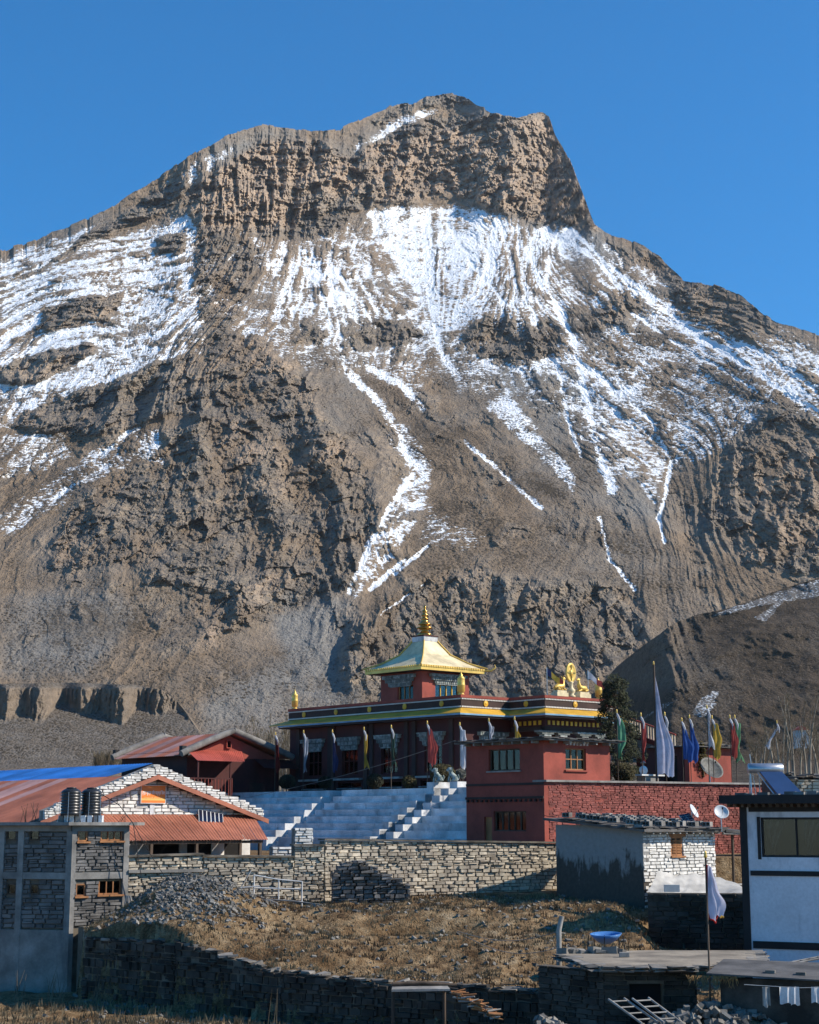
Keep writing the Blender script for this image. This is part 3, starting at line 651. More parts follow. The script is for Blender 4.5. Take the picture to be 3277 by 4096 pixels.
def solid(parent, name, m, u0, u1, v0, v1, z0, z1, holes=(), axis='x'):
    """wall slab with openings; axis x: runs along x between y=v0..v1; axis y: runs along y between x=v0..v1"""
    us = sorted({u0, u1} | {min(max(h[i], u0), u1) for h in holes for i in (0, 1)}); zs = sorted({z0, z1} | {min(max(h[i], z0), z1) for h in holes for i in (2, 3)})
    b = MB()
    for a, c in zip(us[:-1], us[1:]):
        run = None
        for d, e in zip(zs[:-1], zs[1:]):
            inside = any(h[0] < (a + c) / 2 < h[1] and h[2] < (d + e) / 2 < h[3] for h in holes)
            if not inside: run = (run[0], e) if run else (d, e)
            if inside or e == zs[-1]:
                if run:
                    if axis == 'x': b.box(a, c, v0, v1, run[0], run[1], .5)
                    else: b.box(v0, v1, a, c, run[0], run[1], .5)
                run = None
    return b.build(name, m, parent)
def window(parent, loc, alpha, w, h, frame, glass, nx=2, ny=1, ft=0.07, depth=0.10, rec=0.12, sill=None, name='window', curtain=None, curt_m=None, uneven=None):
    """frame (the part), with panes, mullions, sill as sub-parts; loc = lower left of the opening on the wall face"""
    b = MB(); y0, y1 = rec, rec + depth
    b.box(0, ft, y0, y1, 0, h); b.box(w - ft, w, y0, y1, 0, h); b.box(ft, w - ft, y0, y1, 0, ft); b.box(ft, w - ft, y0, y1, h - ft, h)
    o = b.build(name, frame, parent); o.location = loc; o.rotation_euler = (0, 0, alpha)
    xs = [ft + (w - 2 * ft) * i / nx for i in range(nx + 1)] if not uneven else uneven
    for i in range(1, len(xs) - 1): bx('mullion', frame, o, xs[i] - ft * .4, xs[i] + ft * .4, y0 + .004, y1 - .004, ft, h - ft)
    zs = [ft + (h - 2 * ft) * i / ny for i in range(ny + 1)]
    for i in range(1, ny): bx('glazing_bar', frame, o, ft, w - ft, y0 + .012, y1 - .012, zs[i] - ft * .35, zs[i] + ft * .35)
    for i in range(len(xs) - 1):
        for j in range(ny):
            bx('pane', glass, o, xs[i] + .002, xs[i + 1] - .002, y1 - 0.05, y1 - 0.04, zs[j] + .002, zs[j + 1] - .002)
        if curtain:
            cw = xs[i + 1] - xs[i]; c = MB(); n = 8
            vs = []
            for k in range(n + 1):
                xx = xs[i] + cw * (.18 + .64 * k / n); yy = y1 + .03 + .02 * math.sin(k * 2.2 + i)
                vs += [(xx, yy, ft), (xx, yy, h - ft)]
            c.add(vs, [(2 * k, 2 * k + 2, 2 * k + 3, 2 * k + 1) for k in range(n)]); c.build('curtain', curt_m, o)
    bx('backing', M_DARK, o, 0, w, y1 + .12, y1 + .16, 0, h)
    if sill: bx('sill', sill, o, -.08, w + .08, -.09, y0 + .02, -.07, -.004)
    return o
# ------------------------------------------------------------------ common materials
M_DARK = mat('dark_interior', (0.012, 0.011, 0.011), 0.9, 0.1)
M_RED = mat('red_plaster', (0.33, 0.072, 0.048), 0.85, 0.22, 0.7, fine=0.12, bmp=0.2)
M_DRED = mat('maroon_paint', (0.075, 0.016, 0.014), 0.75, 0.25, 0.8)
M_REDST = mat('red_washed_stone', (0.40, 0.125, 0.10), 0.9, 0.3, 1.5, rnd=0.35, bmp=0.5)
M_GOLD = mat('gold_sheet', (0.83, 0.54, 0.13), 0.42, 0.18, 0.9, metal=0.35, fine=0.1, bmp=0.1)
M_GOLDP = mat('pale_gilt_roof', (0.80, 0.66, 0.40), 0.55, 0.22, 1.3, metal=0.05, fine=0.12, bmp=0.15)
M_GILT = mat('yellow_gilt_paint', (0.72, 0.40, 0.035), 0.5, 0.2, 1.0, metal=0.1, fine=0.1, bmp=0.1)
M_BRZ = mat('bronze_gold', (0.60, 0.34, 0.09), 0.28, 0.3, 3.0, metal=0.9, fine=0.1, bmp=0)
M_BROWN = mat('dark_brown_frieze', (0.055, 0.030, 0.024), 0.8, 0.2, 1.0)
M_WHITE = mat('whitewash', (0.76, 0.76, 0.75), 0.9, 0.22, 0.9, rnd=.16, dirt=((0.36, 0.35, 0.34), 1.3, (1, 1, .5), 0.55), bmp=.5)
M_WDOT = mat('white_dots', (0.75, 0.72, 0.66), 0.8, 0.1)
M_WST = mat('whitewashed_stone', (0.86, 0.83, 0.77), 0.92, 0.15, 2.0, rnd=0.16, bmp=0.5, dirt=((0.46, 0.39, 0.30), 1.1, (1, 1, 1), 0.62))
M_STONE = mat('buff_stone', (0.70, 0.60, 0.45), 0.92, 0.3, 1.6, rnd=0.40, bmp=0.6, tint=(0.43, 0.36, 0.28))
M_GST = mat('grey_stone', (0.245, 0.233, 0.22), 0.92, 0.3, 1.6, rnd=0.45, bmp=0.6)
M_DST = mat('dark_fieldstone', (0.10, 0.085, 0.07), 0.95, 0.4, 1.2, rnd=0.6, bmp=0.6)
M_MORT = mat('earth_mortar', (0.17, 0.14, 0.105), 0.95, 0.3, 2.0)
M_MORTW = mat('pale_mortar', (0.30, 0.27, 0.235), 0.95, 0.3, 2.0)
M_CONC = mat('concrete', (0.30, 0.283, 0.258), 0.9, 0.3, 0.9, dirt=((0.13, 0.125, 0.12), 0.8, (1.6, 1.6, 0.35), 0.58))
M_SLATE = mat('slate', (0.17, 0.16, 0.15), 0.85, 0.35, 1.0, rnd=0.5, bmp=0.5)
M_TIN = mat('orange_tin', (0.47, 0.165, 0.095), 0.6, 0.25, 0.5, rnd=0.18, vscale=(1, 1, 1))
M_TINP = mat('faded_pink_tin', (0.46, 0.27, 0.25), 0.6, 0.3, 0.4, rnd=0.22)
M_TINR = mat('red_tin', (0.50, 0.105, 0.075), 0.55, 0.2, 0.7, rnd=0.12)
M_BLUE = mat('blue_tin', (0.035, 0.20, 0.62), 0.5, 0.25, 0.5, rnd=0.2)
M_WOOD = mat('old_wood', (0.115, 0.08, 0.055), 0.85, 0.35, 2.5, vscale=(1, 1, .3))
M_LWOOD = mat('orange_wood', (0.42, 0.185, 0.07), 0.65, 0.25, 3.0, vscale=(1, 1, .3))
M_STEEL = mat('galvanised_steel', (0.55, 0.56, 0.58), 0.35, 0.15, 2.0, metal=0.8, bmp=0.05)
M_PALE = mat('pale_paint', (0.66, 0.65, 0.62), 0.6, 0.12, 2.0)
M_BLACK = mat('black_paint', (0.018, 0.017, 0.018), 0.7, 0.2, 1.0)
M_GREYP = mat('weathered_grey_wood', (0.34, 0.32, 0.29), 0.85, 0.3, 2.0)
M_CURT = mat('dull_curtain', (0.30, 0.26, 0.19), 0.9, 0.3, 2.0)
M_REDC = mat('dark_red_curtain', (0.30, 0.045, 0.025), 0.9, 0.3, 2.0)
def glass_mat():
    m, nt, b = newmat('window_glass'); nt.nodes.remove(b); out = [n for n in nt.nodes if n.type == 'OUTPUT_MATERIAL'][0]
    tr = N(nt, 'ShaderNodeBsdfTransparent'); tr.inputs[0].default_value = (.55, .57, .58, 1); gl = N(nt, 'ShaderNodeBsdfGlossy'); gl.inputs['Roughness'].default_value = .06
    fr = N(nt, 'ShaderNodeFresnel'); fr.inputs[0].default_value = 1.45; mx = N(nt, 'ShaderNodeMixShader')
    nt.links.new(fr.outputs[0], mx.inputs[0]); nt.links.new(tr.outputs[0], mx.inputs[1]); nt.links.new(gl.outputs[0], mx.inputs[2]); nt.links.new(mx.outputs[0], out.inputs[0]); return m
M_GLASS = glass_mat()
def smooth_mat(name, col, rough=0.4, metal=0.0):
    m, nt, b = newmat(name); n = noise(nt, pos(nt), 2.0, 3)
    c = mixc(nt, ramp(nt, n, [(0.35, 0.0), (0.65, 1.0)]), tuple(c * 0.85 for c in col), col); nt.links.new(c, b.inputs['Base Color'])
    b.inputs['Roughness'].default_value = rough; b.inputs['Metallic'].default_value = metal; return m
A41 = R(41.0)
EX = Vector((math.cos(A41), math.sin(A41), 0)); EY = Vector((-math.sin(A41), math.cos(A41), 0))
def along(o, d, px, py=3295):
    """distance from o along d (plan) until it stands at photo column px"""
    r = ray(px, py); k = r[0] / r[1]; return (k * o.y - o.x) / (d.x - k * d.y)
# ------------------------------------------------------------------ temple
random.seed(11)
ZT = 1.85                                        # terrace level
C0 = pt(1847, 3150, 94.0); C0.z = ZT
temple = empty('temple', C0, A41, 'large dark red temple with gold pagoda roof, gilt cornice and draped window lintels', 'temple')
LA = 16.1; LB = 12.5; OV = 0.95; PO = 0.12
z_top = zat(2779, 93.9) - ZT; z_pb = zat(2830, 93.9) - ZT; z_ev = zat(2858, 92.7) - ZT
PX0, PX1, PY0 = 3.83, 8.55, -2.88               # porch block in plan
# windows of the left face: photo columns of the lintel, then of the opening
LW = [(1220, 1297), (1352, 1449), (1506, 1610), (1677, 1790)]
def a_of(px): return along(C0, EY, px, 2950)
wins = [(a_of(r), a_of(l)) for l, r in LW]
wz1 = zat(2990, 96) - ZT - 0.05; wz0 = wz1 - 1.75
holesL = [((a + b) / 2 - 0.75, (a + b) / 2 + 0.75, 1.05, 2.75) for a, b in wins]
holesB = [((a + b) / 2 - 1.1, (a + b) / 2 + 1.1, 0.28, 0.62) for a, b in wins]
solid(temple, 'side_wall', M_DRED, 0.0, LA, 0.0, 0.4, 0, z_pb, holesL + holesB, 'y')
solid(temple, 'front_wall', M_DRED, 0.402, LB, 0.0, 0.4, 0, z_pb, [(1.6, 3.1, 1.05, 2.75), (PX0 + 1.4, PX1 - 1.4, 0, 2.6)], 'x')
bx('rear_wall', M_DRED, temple, 0.402, LB, LA - 0.4, LA - 0.002, 0, z_pb); bx('far_wall', M_DRED, temple, LB - 0.4, LB - 0.002, 0.402, LA - 0.402, 0, z_pb)
bx('roof_deck', M_CONC, temple, 0.402, LB - 0.402, 0.402, LA - 0.402, z_pb - 0.2, z_pb + 0.1)
def pelmet(parent, m, loc, alpha, w, h, tiers=3):
    """stepped stack of small painted brackets over a window"""
    b = MB(); th = h / tiers
    for t in range(tiers):
        ww = w * (1 - 0.13 * (tiers - 1 - t)); n = max(6, int(ww / 0.17)); d = 0.14 + 0.09 * t; x0 = (w - ww) / 2
        b.box(x0, x0 + ww, -d, 0.0, t * th + th * 0.78, (t + 1) * th - 0.004)
        for i in range(n):
            cx = x0 + ww * (i + .5) / n; q = ww / n * 0.36
            b.box(cx - q, cx + q, -d + 0.02, -0.01, t * th + 0.01, t * th + th * 0.76)
    b.box(w * .17, w * .83, -0.08, 0.0, -.06, .004)
    o = b.build('window_lintel', m, parent); o.location = loc; o.rotation_euler = (0, 0, alpha); return o
M_PEL = mat('painted_brackets', (0.42, 0.42, 0.38), 0.8, 0.4, 5.0, rnd=0.65, tint=(0.16, 0.19, 0.17))
for i, (a, b) in enumerate(wins):
    c = (a + b) / 2
    # face of normal -x : alpha = -90deg, u runs toward -y
    window(temple, (0.0, c + 0.75, 1.05), -math.pi / 2, 1.5, 1.7, M_DRED, M_GLASS, 3, 2, curtain=True, curt_m=M_REDC if i < 2 else M_CURT)
    pelmet(temple, M_PEL, (-0.005, c + 1.12, 2.62), -math.pi / 2, 2.24, 0.72)
    bx('ledge', M_GREYP, temple, -0.30, -0.004, c - 1.25, c + 1.25, 0.74, 0.86)
    window(temple, (0.0, c + 1.1, 0.28), -math.pi / 2, 2.2, 0.34, M_DRED, M_GLASS, 2, 1, 0.05, sill=M_GREYP, name='basement_window')
    for s in (-1.25, 1.25): bx('wall_pier', M_BROWN, temple, -0.10, -0.003, c + s - 0.16 + (0.35 if s > 0 else -.35), c + s + 0.16 + (0.35 if s > 0 else -.35), 0, z_ev - 0.1)
window(temple, (1.6, 0.0, 1.05), 0, 1.5, 1.7, M_DRED, M_GLASS, 3, 2, curtain=True, curt_m=M_CURT)
pelmet(temple, M_PEL, (1.2, -0.005, 2.62), 0, 2.3, 0.72)
def cornice(parent, poly, mats, medal_edges):
    """parapet with dotted friezes and gilt skirt roof round an (open) plan line; poly = list of (x,y), outside on the right-hand side"""
    n = len(poly)
    nr = []
    for i in range(n - 1):
        d = Vector((poly[i + 1][0] - poly[i][0], poly[i + 1][1] - poly[i][1])); d.normalize(); nr.append(Vector((d.y, -d.x)))
    def off(i, k):
        p = Vector(poly[i])
        if i == 0: return p + nr[0] * k
        if i == n - 1: return p + nr[-1] * k
        a, b = nr[i - 1], nr[i]; s = 1 + a.dot(b)
        return p + (a + b) * (k / s)
    def ring(name, m, k0, k1, z0, z1, z0b=None, z1b=None):
        """band between offsets k0 (inner) and k1 (outer), quad profile"""
        b = MB()
        for i in range(n - 1):
            A, B, C, D = off(i, k0), off(i + 1, k0), off(i + 1, k1), off(i, k1)
            zi0, zi1 = (z0, z1); zo0, zo1 = (z0b if z0b is not None else z0), (z1b if z1b is not None else z1)
            b.hexa([(D.x, D.y, zo0), (C.x, C.y, zo0), (B.x, B.y, zi0), (A.x, A.y, zi0), (D.x, D.y, zo1), (C.x, C.y, zo1), (B.x, B.y, zi1), (A.x, A.y, zi1)])
        return b.build(name, m, parent)
    H = z_top - z_pb
    ring('parapet', M_BROWN, -0.30, PO, z_pb, z_top - 0.16)
    ring('parapet_cap', M_RED, -0.32, PO + 0.07, z_top - 0.157, z_top)
    ring('skirt_roof', mats[0], PO - 0.02, OV, z_pb - 0.04, z_pb + 0.0, z_ev + 0.09, z_ev + 0.14)
    ring('fascia', mats[1], OV - 0.05, OV + 0.03, z_ev, z_ev + 0.088)
    ring('soffit', M_BROWN, 0.01, OV - 0.052, z_ev - 0.10, z_ev - 0.02)
    for zc, s in ((z_top - 0.215, 0.036), (z_pb + 0.06, 0.04)):
        b = MB()
        for i in range(n - 1):
            A, B = off(i, PO), off(i + 1, PO); L = (B - A).length; k = int(L / 0.125); d = (B - A) / L
            for j in range(k):
                p = A + (B - A) * ((j + .5) / k); q = nr[i]
                b.hexa([(p.x - d.x * s, p.y - d.y * s, zc - s), (p.x - d.x * s + q.x * .05, p.y - d.y * s + q.y * .05, zc - s), (p.x + d.x * s + q.x * .05, p.y + d.y * s + q.y * .05, zc - s), (p.x + d.x * s, p.y + d.y * s, zc - s),
                        (p.x - d.x * s, p.y - d.y * s, zc + s), (p.x - d.x * s + q.x * .05, p.y - d.y * s + q.y * .05, zc + s), (p.x + d.x * s + q.x * .05, p.y + d.y * s + q.y * .05, zc + s), (p.x + d.x * s, p.y + d.y * s, zc + s)])
        b.build('dot_frieze', M_WDOT, parent, kind='stuff')
    for i, cnt in medal_edges:
        A, B = off(i, PO), off(i + 1, PO)
        for j in range(cnt):
            p = A + (B - A) * ((j + .5) / cnt); b = MB()
            b.lathe([(0.0, 0), (0.15, 0.0), (0.19, 0.03), (0.15, 0.05), (0.10, 0.035), (0.07, 0.06), (0, 0.075)], n=14)
            o = b.build('medallion', M_GILT, parent); o.location = (p.x, p.y, (z_top - .16 + z_pb) / 2 + .02)
            o.rotation_euler = (math.pi / 2, 0, math.atan2(nr[i].y, nr[i].x) + math.pi / 2)
# plan line: far end of left face -> corner -> along front -> porch; the outside is on the right of travel
M_FASC = mat('blue_fascia', (0.20, 0.36, 0.50), 0.7, 0.2)
cornice(temple, [(0, LA), (0, 0), (PX0 - PO, 0)], (M_GILT, M_FASC), [(0, 5), (1, 1)])
cornice(temple, [(PX0, -PO * 0 - 0.003), (PX0, PY0), (PX1, PY0), (PX1, -0.003)], (M_GILT, M_FASC), [(0, 1), (1, 1), (2, 1)])
cornice(temple, [(PX1 + PO, 0), (LB, 0), (LB, LA)], (M_GILT, M_FASC), [(0, 1)])
part('gable_skirt', M_GILT, temple, lambda b: b.hexa([(-OV, LA, z_ev + .09), (0.1, LA, z_pb - .04), (0.1, LA + OV, z_pb - .04), (-OV, LA + OV, z_ev + .09), (-OV, LA, z_ev + .14), (0.1, LA, z_pb), (0.1, LA + .02, z_pb), (-OV, LA + OV, z_ev + .14)]))
# porch: deck, beams, pillars with brackets
bx('porch_roof', M_CONC, temple, PX0 + .31, PX1 - .31, PY0 + .31, -0.31, z_pb - 0.15, z_pb + 0.1)
bx('porch_floor', M_CONC, temple, PX0 - .3, PX1 + .3, PY0 - .3, -0.005, -0.2, 0.12)
zb = z_ev - 0.12
for y0, y1, x0, x1 in ((PY0, PY0 + .3, PX0, PX1), (PY0 + .302, -.005, PX0, PX0 + .3), (PY0 + .302, -.005, PX1 - .3, PX1)):
    bx('porch_beam', M_DRED, temple, x0, x1, y0, y1, zb - 0.42, zb); bx('painted_beam', M_BROWN, temple, x0 + .02, x1 - .02, y0 + .02, y1 - .02, zb - 0.66, zb - 0.425)
part('beam_ornament', M_GILT, temple, lambda b: [b.box(PX0 + .2 + .37 * i, PX0 + .38 + .37 * i, PY0 - .04, PY0 - .003, zb - .34, zb - .1) for i in range(12)] + [b.box(PX0 - .04, PX0 - .003, PY0 + .3 + .4 * i, PY0 + .5 + .4 * i, zb - .34, zb - .1) for i in range(6)], kind='stuff')
for x in (PX0 + .15, (PX0 + PX1) / 2 - .9, (PX0 + PX1) / 2 + .9, PX1 - .15):
    q = part('pillar', M_RED, temple, lambda b: b.box(x - .17, x + .17, PY0 - .01, PY0 + .33, 0.12, zb - 1.0))
    part('bracket', M_PEL, q, lambda b: [b.box(x - .28 - .2 * t, x + .28 + .2 * t, PY0 - .06 - .02 * t, PY0 + .36, zb - 1.0 + .11 * t, zb - .892 + .11 * t - .004) for t in range(3)])
# finials on the parapet
def victory_banner(parent, x, y, h=1.25):
    s = h / 1.25
    o = MB().lathe([(0.0, 0), (0.16 * s, 0), (0.17 * s, .05 * s), (0.10 * s, .12 * s), (0.20 * s, .16 * s), (0.21 * s, .5 * s), (0.22 * s, .52 * s), (0.205 * s, .56 * s), (0.19 * s, .85 * s), (0.20 * s, .88 * s), (0.15 * s, .95 * s), (0.08 * s, 1.0 * s), (0.09 * s, 1.06 * s), (0.04 * s, 1.12 * s), (0.02 * s, 1.25 * s), (0, 1.25 * s)], n=18).build('finial', M_GOLD, parent)
    o.location = (x, y, z_top); return o
victory_banner(temple, 0.05, LA - 0.4); victory_banner(temple, 0.1, 0.1, 1.35); victory_banner(temple, PX1 - .1, PY0 + .1, 1.3)
# tower
TX, TY, TH = 6.2, 10.1, 2.0
Yt = (C0 + EX * (TX - TH) + EY * (TY - TH)).y
tz0 = z_pb; tz1 = zat(2672, Yt) - ZT; te = zat(2676, Yt - 1.0) - ZT
hT = [(TY - 1.15, TY + .35, zat(2797, Yt) - ZT, zat(2733, Yt) - ZT)]
solid(temple, 'tower_side_wall', M_RED, TY - TH, TY + TH, TX - TH, TX - TH + .3, tz0, tz1, hT, 'y')
hF = [(TX - .9, TX + 1.2, zat(2790, Yt) - ZT, zat(2727, Yt) - ZT)]
solid(temple, 'tower_front_wall', M_RED, TX - TH + .302, TX + TH, TY - TH, TY - TH + .3, tz0, tz1, hF, 'x')
bx('tower_rear_wall', M_RED, temple, TX - TH + .302, TX + TH, TY + TH - .3, TY + TH - .002, tz0, tz1); bx('tower_far_wall', M_RED, temple, TX + TH - .3, TX + TH - .002, TY - TH + .302, TY + TH - .302, tz0, tz1)
window(temple, (TX - TH, hT[0][1], hT[0][2]), -math.pi / 2, hT[0][1] - hT[0][0], hT[0][3] - hT[0][2], M_LWOOD, M_GLASS, 3, 1, 0.06, curtain=True, curt_m=M_CURT, sill=M_GREYP)
window(temple, (hF[0][0], TY - TH, hF[0][2]), 0, hF[0][1] - hF[0][0], hF[0][3] - hF[0][2], M_GILT, M_GLASS, 4, 1, 0.07, curtain=True, curt_m=M_WDOT)
pelmet(temple, M_PEL, (TX - TH - .005, TY + 1.55, hT[0][3] - .05), -math.pi / 2, 3.0, 0.68); pelmet(temple, M_PEL, (TX - 1.45, TY - TH - .005, hF[0][3] - .05), 0, 3.1, 0.60)
# pagoda roof, slightly concave, four faces each its own sheet
az = zat(2566, Yt + 2.6) - ZT; EO = 2.72
prof = [(EO, te + .24), (EO * .72, te + .24 + (az - te - .24) * .22), (EO * .42, te + .24 + (az - te - .24) * .52), (0.55, az)]
for k in range(4):
    ca, sa = math.cos(k * math.pi / 2), math.sin(k * math.pi / 2)
    def P(u, v, z): return (TX + ca * u - sa * v, TY + sa * u + ca * v, z)
    b = MB()
    for (r0, z0), (r1, z1) in zip(prof[:-1], prof[1:]):
        b.add([P(-r0, -r0, z0), P(r0, -r0, z0), P(r1, -r1, z1), P(-r1, -r1, z1)], [(0, 1, 2, 3)])
    f = b.build('pagoda_roof', M_GOLDP, temple)
    part('eave_band', M_GOLD, f, lambda b: b.hexa([P(-EO, -EO, te), P(EO, -EO, te), P(EO - .1, -EO + .1, te), P(-EO + .1, -EO + .1, te), P(-EO, -EO, te + .235), P(EO, -EO, te + .235), P(EO - .1, -EO + .1, te + .235), P(-EO + .1, -EO + .1, te + .235)]))
    part('eave_tiles', M_GOLD, f, lambda b: [b.box(*(sorted((P(-EO + .2 * i + .03, -EO - .05, 0)[0], P(-EO + .2 * i + .17, -EO + .12, 0)[0])) + sorted((P(-EO + .2 * i + .03, -EO - .05, 0)[1], P(-EO + .2 * i + .17, -EO + .12, 0)[1]))), te + .19, te + .31) for i in range(27)], kind='stuff')
    part('hip_ridge', M_GOLD, f, lambda b: b.tube([P(-r - (.03 if i else .12), -r - (.03 if i else .12), z + .03 + (0 if i else .05)) for i, (r, z) in enumerate(prof)], .05, 6))
part('tower_soffit', M_BROWN, temple, lambda b: b.box(TX - EO + .11, TX + EO - .11, TY - EO + .11, TY + EO - .11, te - .02, te + .06))
part('corner_horn', M_GOLD, temple, lambda b: b.tube([(TX + EO - .1, TY - EO + .1, te + .2), (TX + EO + .3, TY - EO - .3, te + .22), (TX + EO + .48, TY - EO - .48, te + .42), (TX + EO + .44, TY - EO - .44, te + .6)], [.06, .07, .05, .02], 6))
sp = part('spire_base', M_WHITE, temple, lambda b: [b.box(TX - .58, TX + .58, TY - .58, TY + .58, az - .02, az + .3)])
part('base_band', M_DRED, sp, lambda b: b.box(TX - .62, TX + .62, TY - .62, TY + .62, az + .302, az + .37))
hh = zat(2418, Yt + 2.8) - ZT - (az + .37)
pr = [(0, 0), (.50, 0), (.54, .03), (.50, .07), (.36, .11), (.28, .15), (.24, .19), (.44, .215), (.56, .235), (.58, .265), (.44, .285), (.24, .30), (.22, .32), (.40, .34), (.50, .365), (.40, .40), (.32, .44), (.20, .50), (.24, .52), (.30, .545), (.22, .57), (.15, .60), (.22, .635), (.26, .66), (.18, .70), (.12, .73), (.18, .76), (.19, .79), (.10, .83), (.07, .86), (.12, .89), (.10, .93), (.04, .96), (.015, 1.0), (0, 1.0)]
part('spire', M_BRZ, temple, lambda b: b.lathe([(r * .92, z * hh) for r, z in pr], (TX, TY, az + .372), 20))
# wheel and deer over the porch
wx, wy = (PX0 + PX1) / 2 - .12, PY0 + .05
b = MB(); b.lathe([(0, -.06), (.44, -.06), (.52, -.02), (.52, .02), (.44, .06), (.36, .03), (.16, .03), (.14, .08), (0, .09)], n=22)
wheel = b.build('wheel', M_GOLD, temple, label='gilt wheel on a lotus stand'); wheel.rotation_euler = (math.pi / 2, 0, 0); wheel.location = (wx, wy, z_top + 1.42); wheel.scale = (.82, 1.12, 1)
for q in ((-.03, .03, .16, .40), (.16, .40, -.03, .03), (-.03, .03, -.40, -.16), (-.40, -.16, -.03, .03)): bx('spoke', M_BRZ, wheel, *q, -.075, .075)
part('wheel_stand', M_GOLDP, temple, lambda b: b.lathe([(0, 0), (.26, 0), (.24, .10), (.14, .16), (.22, .3), (.24, .42), (.12, .55), (.10, .8), (.16, .88), (.06, .92), (0, .92)], (wx, wy, z_top)))
for s in (-1, 1):
    dxx = wx + s * .95
    pl = part('plinth', M_GOLDP, temple, lambda b: (b.box(dxx - .46, dxx + .46, wy - .25, wy + .25, z_top, z_top + .22), b.box(dxx - .38, dxx + .38, wy - .2, wy + .2, z_top + .222, z_top + .34)))
    def deer(b):
        z0 = z_top + .34
        b.tube([(dxx + s * .42, wy, z0 + .16), (dxx + s * .2, wy, z0 + .22), (dxx - s * .1, wy, z0 + .24), (dxx - s * .26, wy, z0 + .3), (dxx - s * .30, wy, z0 + .55), (dxx - s * .30, wy, z0 + .68)], [.08, .17, .16, .15, .08, .07], 10)
        b.tube([(dxx - s * .26, wy, z0 + .70), (dxx - s * .36, wy, z0 + .72), (dxx - s * .50, wy, z0 + .67)], [.08, .085, .035], 8)
        for q in (-1, 1):
            b.tube([(dxx - s * .28, wy + q * .04, z0 + .74), (dxx - s * .22, wy + q * .12, z0 + .86)], [.035, .01], 6)
            b.tube([(dxx - s * .2, wy + q * .12, z0 + .12), (dxx - s * .42, wy + q * .12, z0 + .05)], [.06, .04], 6); b.tube([(dxx + s * .3, wy + q * .13, z0 + .12), (dxx + s * .1, wy + q * .15, z0 + .05)], [.09, .05], 6)
    part('deer', M_GOLD, temple, deer, label='gilt reclining deer facing the wheel')
# ------------------------------------------------------------------ white terraced steps in front of the temple
stepz = 0.365; tread = 0.62; NS = 8
bT = -5.2
T0 = C0 + EX * bT; T0.z = 0
def ta(px, k=0): return along(T0 - EX * tread * k, EY, px, 3200)
terr = empty('terrace_steps', (T0.x, T0.y, 0), A41, 'tall whitewashed terrace steps with two stair slots below the temple', 'terrace steps')
zt0 = ZT
aL, aS1, aS0, aR1, aR0 = ta(1004), ta(1362), ta(1342), ta(1738), ta(1832)
aS0, aS1 = min(aS0, aS1), max(aS0, aS1); aS0 -= .1
SECT = [(aS1 + .55, aL + 3.2), (aR1, aS0), (-13.5, aR0)]
def sect_step(k, a0, a1, x1=None):
    """one long step of the terrace: front at x = -tread*k"""
    z1 = zt0 - stepz * k - 0.001 * k
    b = MB(); u = a0
    return bx('step', M_WHITE, terr, -tread * k, (-tread * (k - 1) - .003) if k else 5.0, a0, a1, -2.0, z1)
for k in range(NS):
    for (a0, a1) in SECT: sect_step(k, a0, a1)
# stair treads inside the slots, half-height steps, and stepped cheeks
for (a0, a1) in ((aS0 + .004, aS1 + .546), (aR0 + .62, aR1 - .004)):
    for k in range(2 * NS - 1):
        bx('stair_tread', M_WHITE, terr, -tread * .5 * k + .35, -tread * .5 * (k - 1) + .347 if k else 5.0, a0, a1, -2.0, zt0 - .42 - stepz * .5 * k)
for k in range(NS + 1):
    bx('stair_cheek', M_WHITE, terr, -tread * k - .02, -tread * (k - 1) - .023 if k else 2.0, aR0 + .004, aR0 + .60, -2.0, zt0 + .30 - stepz * k)
    bx('stair_cheek', M_WHITE, terr, -tread * k - .04, -tread * (k - 1) - .043 if k else 1.6, aR1 + .0, aR1 + .55, -2.0, zt0 + .004 + (.30 if k == 0 else .06) - stepz * k)
bx('paving', M_CONC, terr, 5.003, 24.0, -14, LA + 6, -2.0, zt0 - .004)
# ------------------------------------------------------------------ two-storey red block in front of the temple
B0 = pt(2179, 3295, 75.1)
o1 = along(B0, EY, 1866, 3200); o2 = along(B0, EX, 2440, 3050)
B0.z = -1.5
blk = empty('red_house', B0, A41, 'two-storey red plastered house with flat slate roof beside the white steps', 'house')
bt = zat(2962, 75.1) + 1.5; bm = zat(3122, 75.1) + 1.5
def zb_(py, Y=75.5): return zat(py, Y) + 1.5
wl = [(along(B0, EY, 2080, 3050), along(B0, EY, 1955, 3050), zb_(3083, 77), zb_(2996, 77))]
gl = [(along(B0, EY, 2105, 3250), along(B0, EY, 1975, 3250), zb_(3325, 77), zb_(3245, 77)), (along(B0, EY, 1968, 3250), along(B0, EY, 1937, 3250), 0, zb_(3268, 77))]
solid(blk, 'shaded_wall', M_RED, 0, o1, 0, .35, 0, bt, wl + gl, 'y')
xw0, xw1 = along(B0, EX, 2263, 3040), along(B0, EX, 2345, 3040)
solid(blk, 'sunlit_wall', M_RED, .352, o2, 0, .35, 0, bt, [(xw0, xw1, zb_(3081, 76.5), zb_(2994, 76.5))], 'x')
bx('rear_wall', M_RED, blk, .352, o2, o1 - .35, o1 - .002, 0, bt); bx('end_wall', M_RED, blk, o2 - .35, o2 - .002, .352, o1 - .352, 0, bt)
window(blk, (xw0, 0, zb_(3081, 76.5)), 0, xw1 - xw0, zb_(2994, 76.5) - zb_(3081, 76.5), M_LWOOD, M_GLASS, 3, 2, .06, rec=.10, sill=M_RED, curtain=True, curt_m=M_CURT)
def wL(h, **k): return window(blk, (0, h[1], h[2]), -math.pi / 2, h[1] - h[0], h[3] - h[2], M_WOOD, M_GLASS, **k)
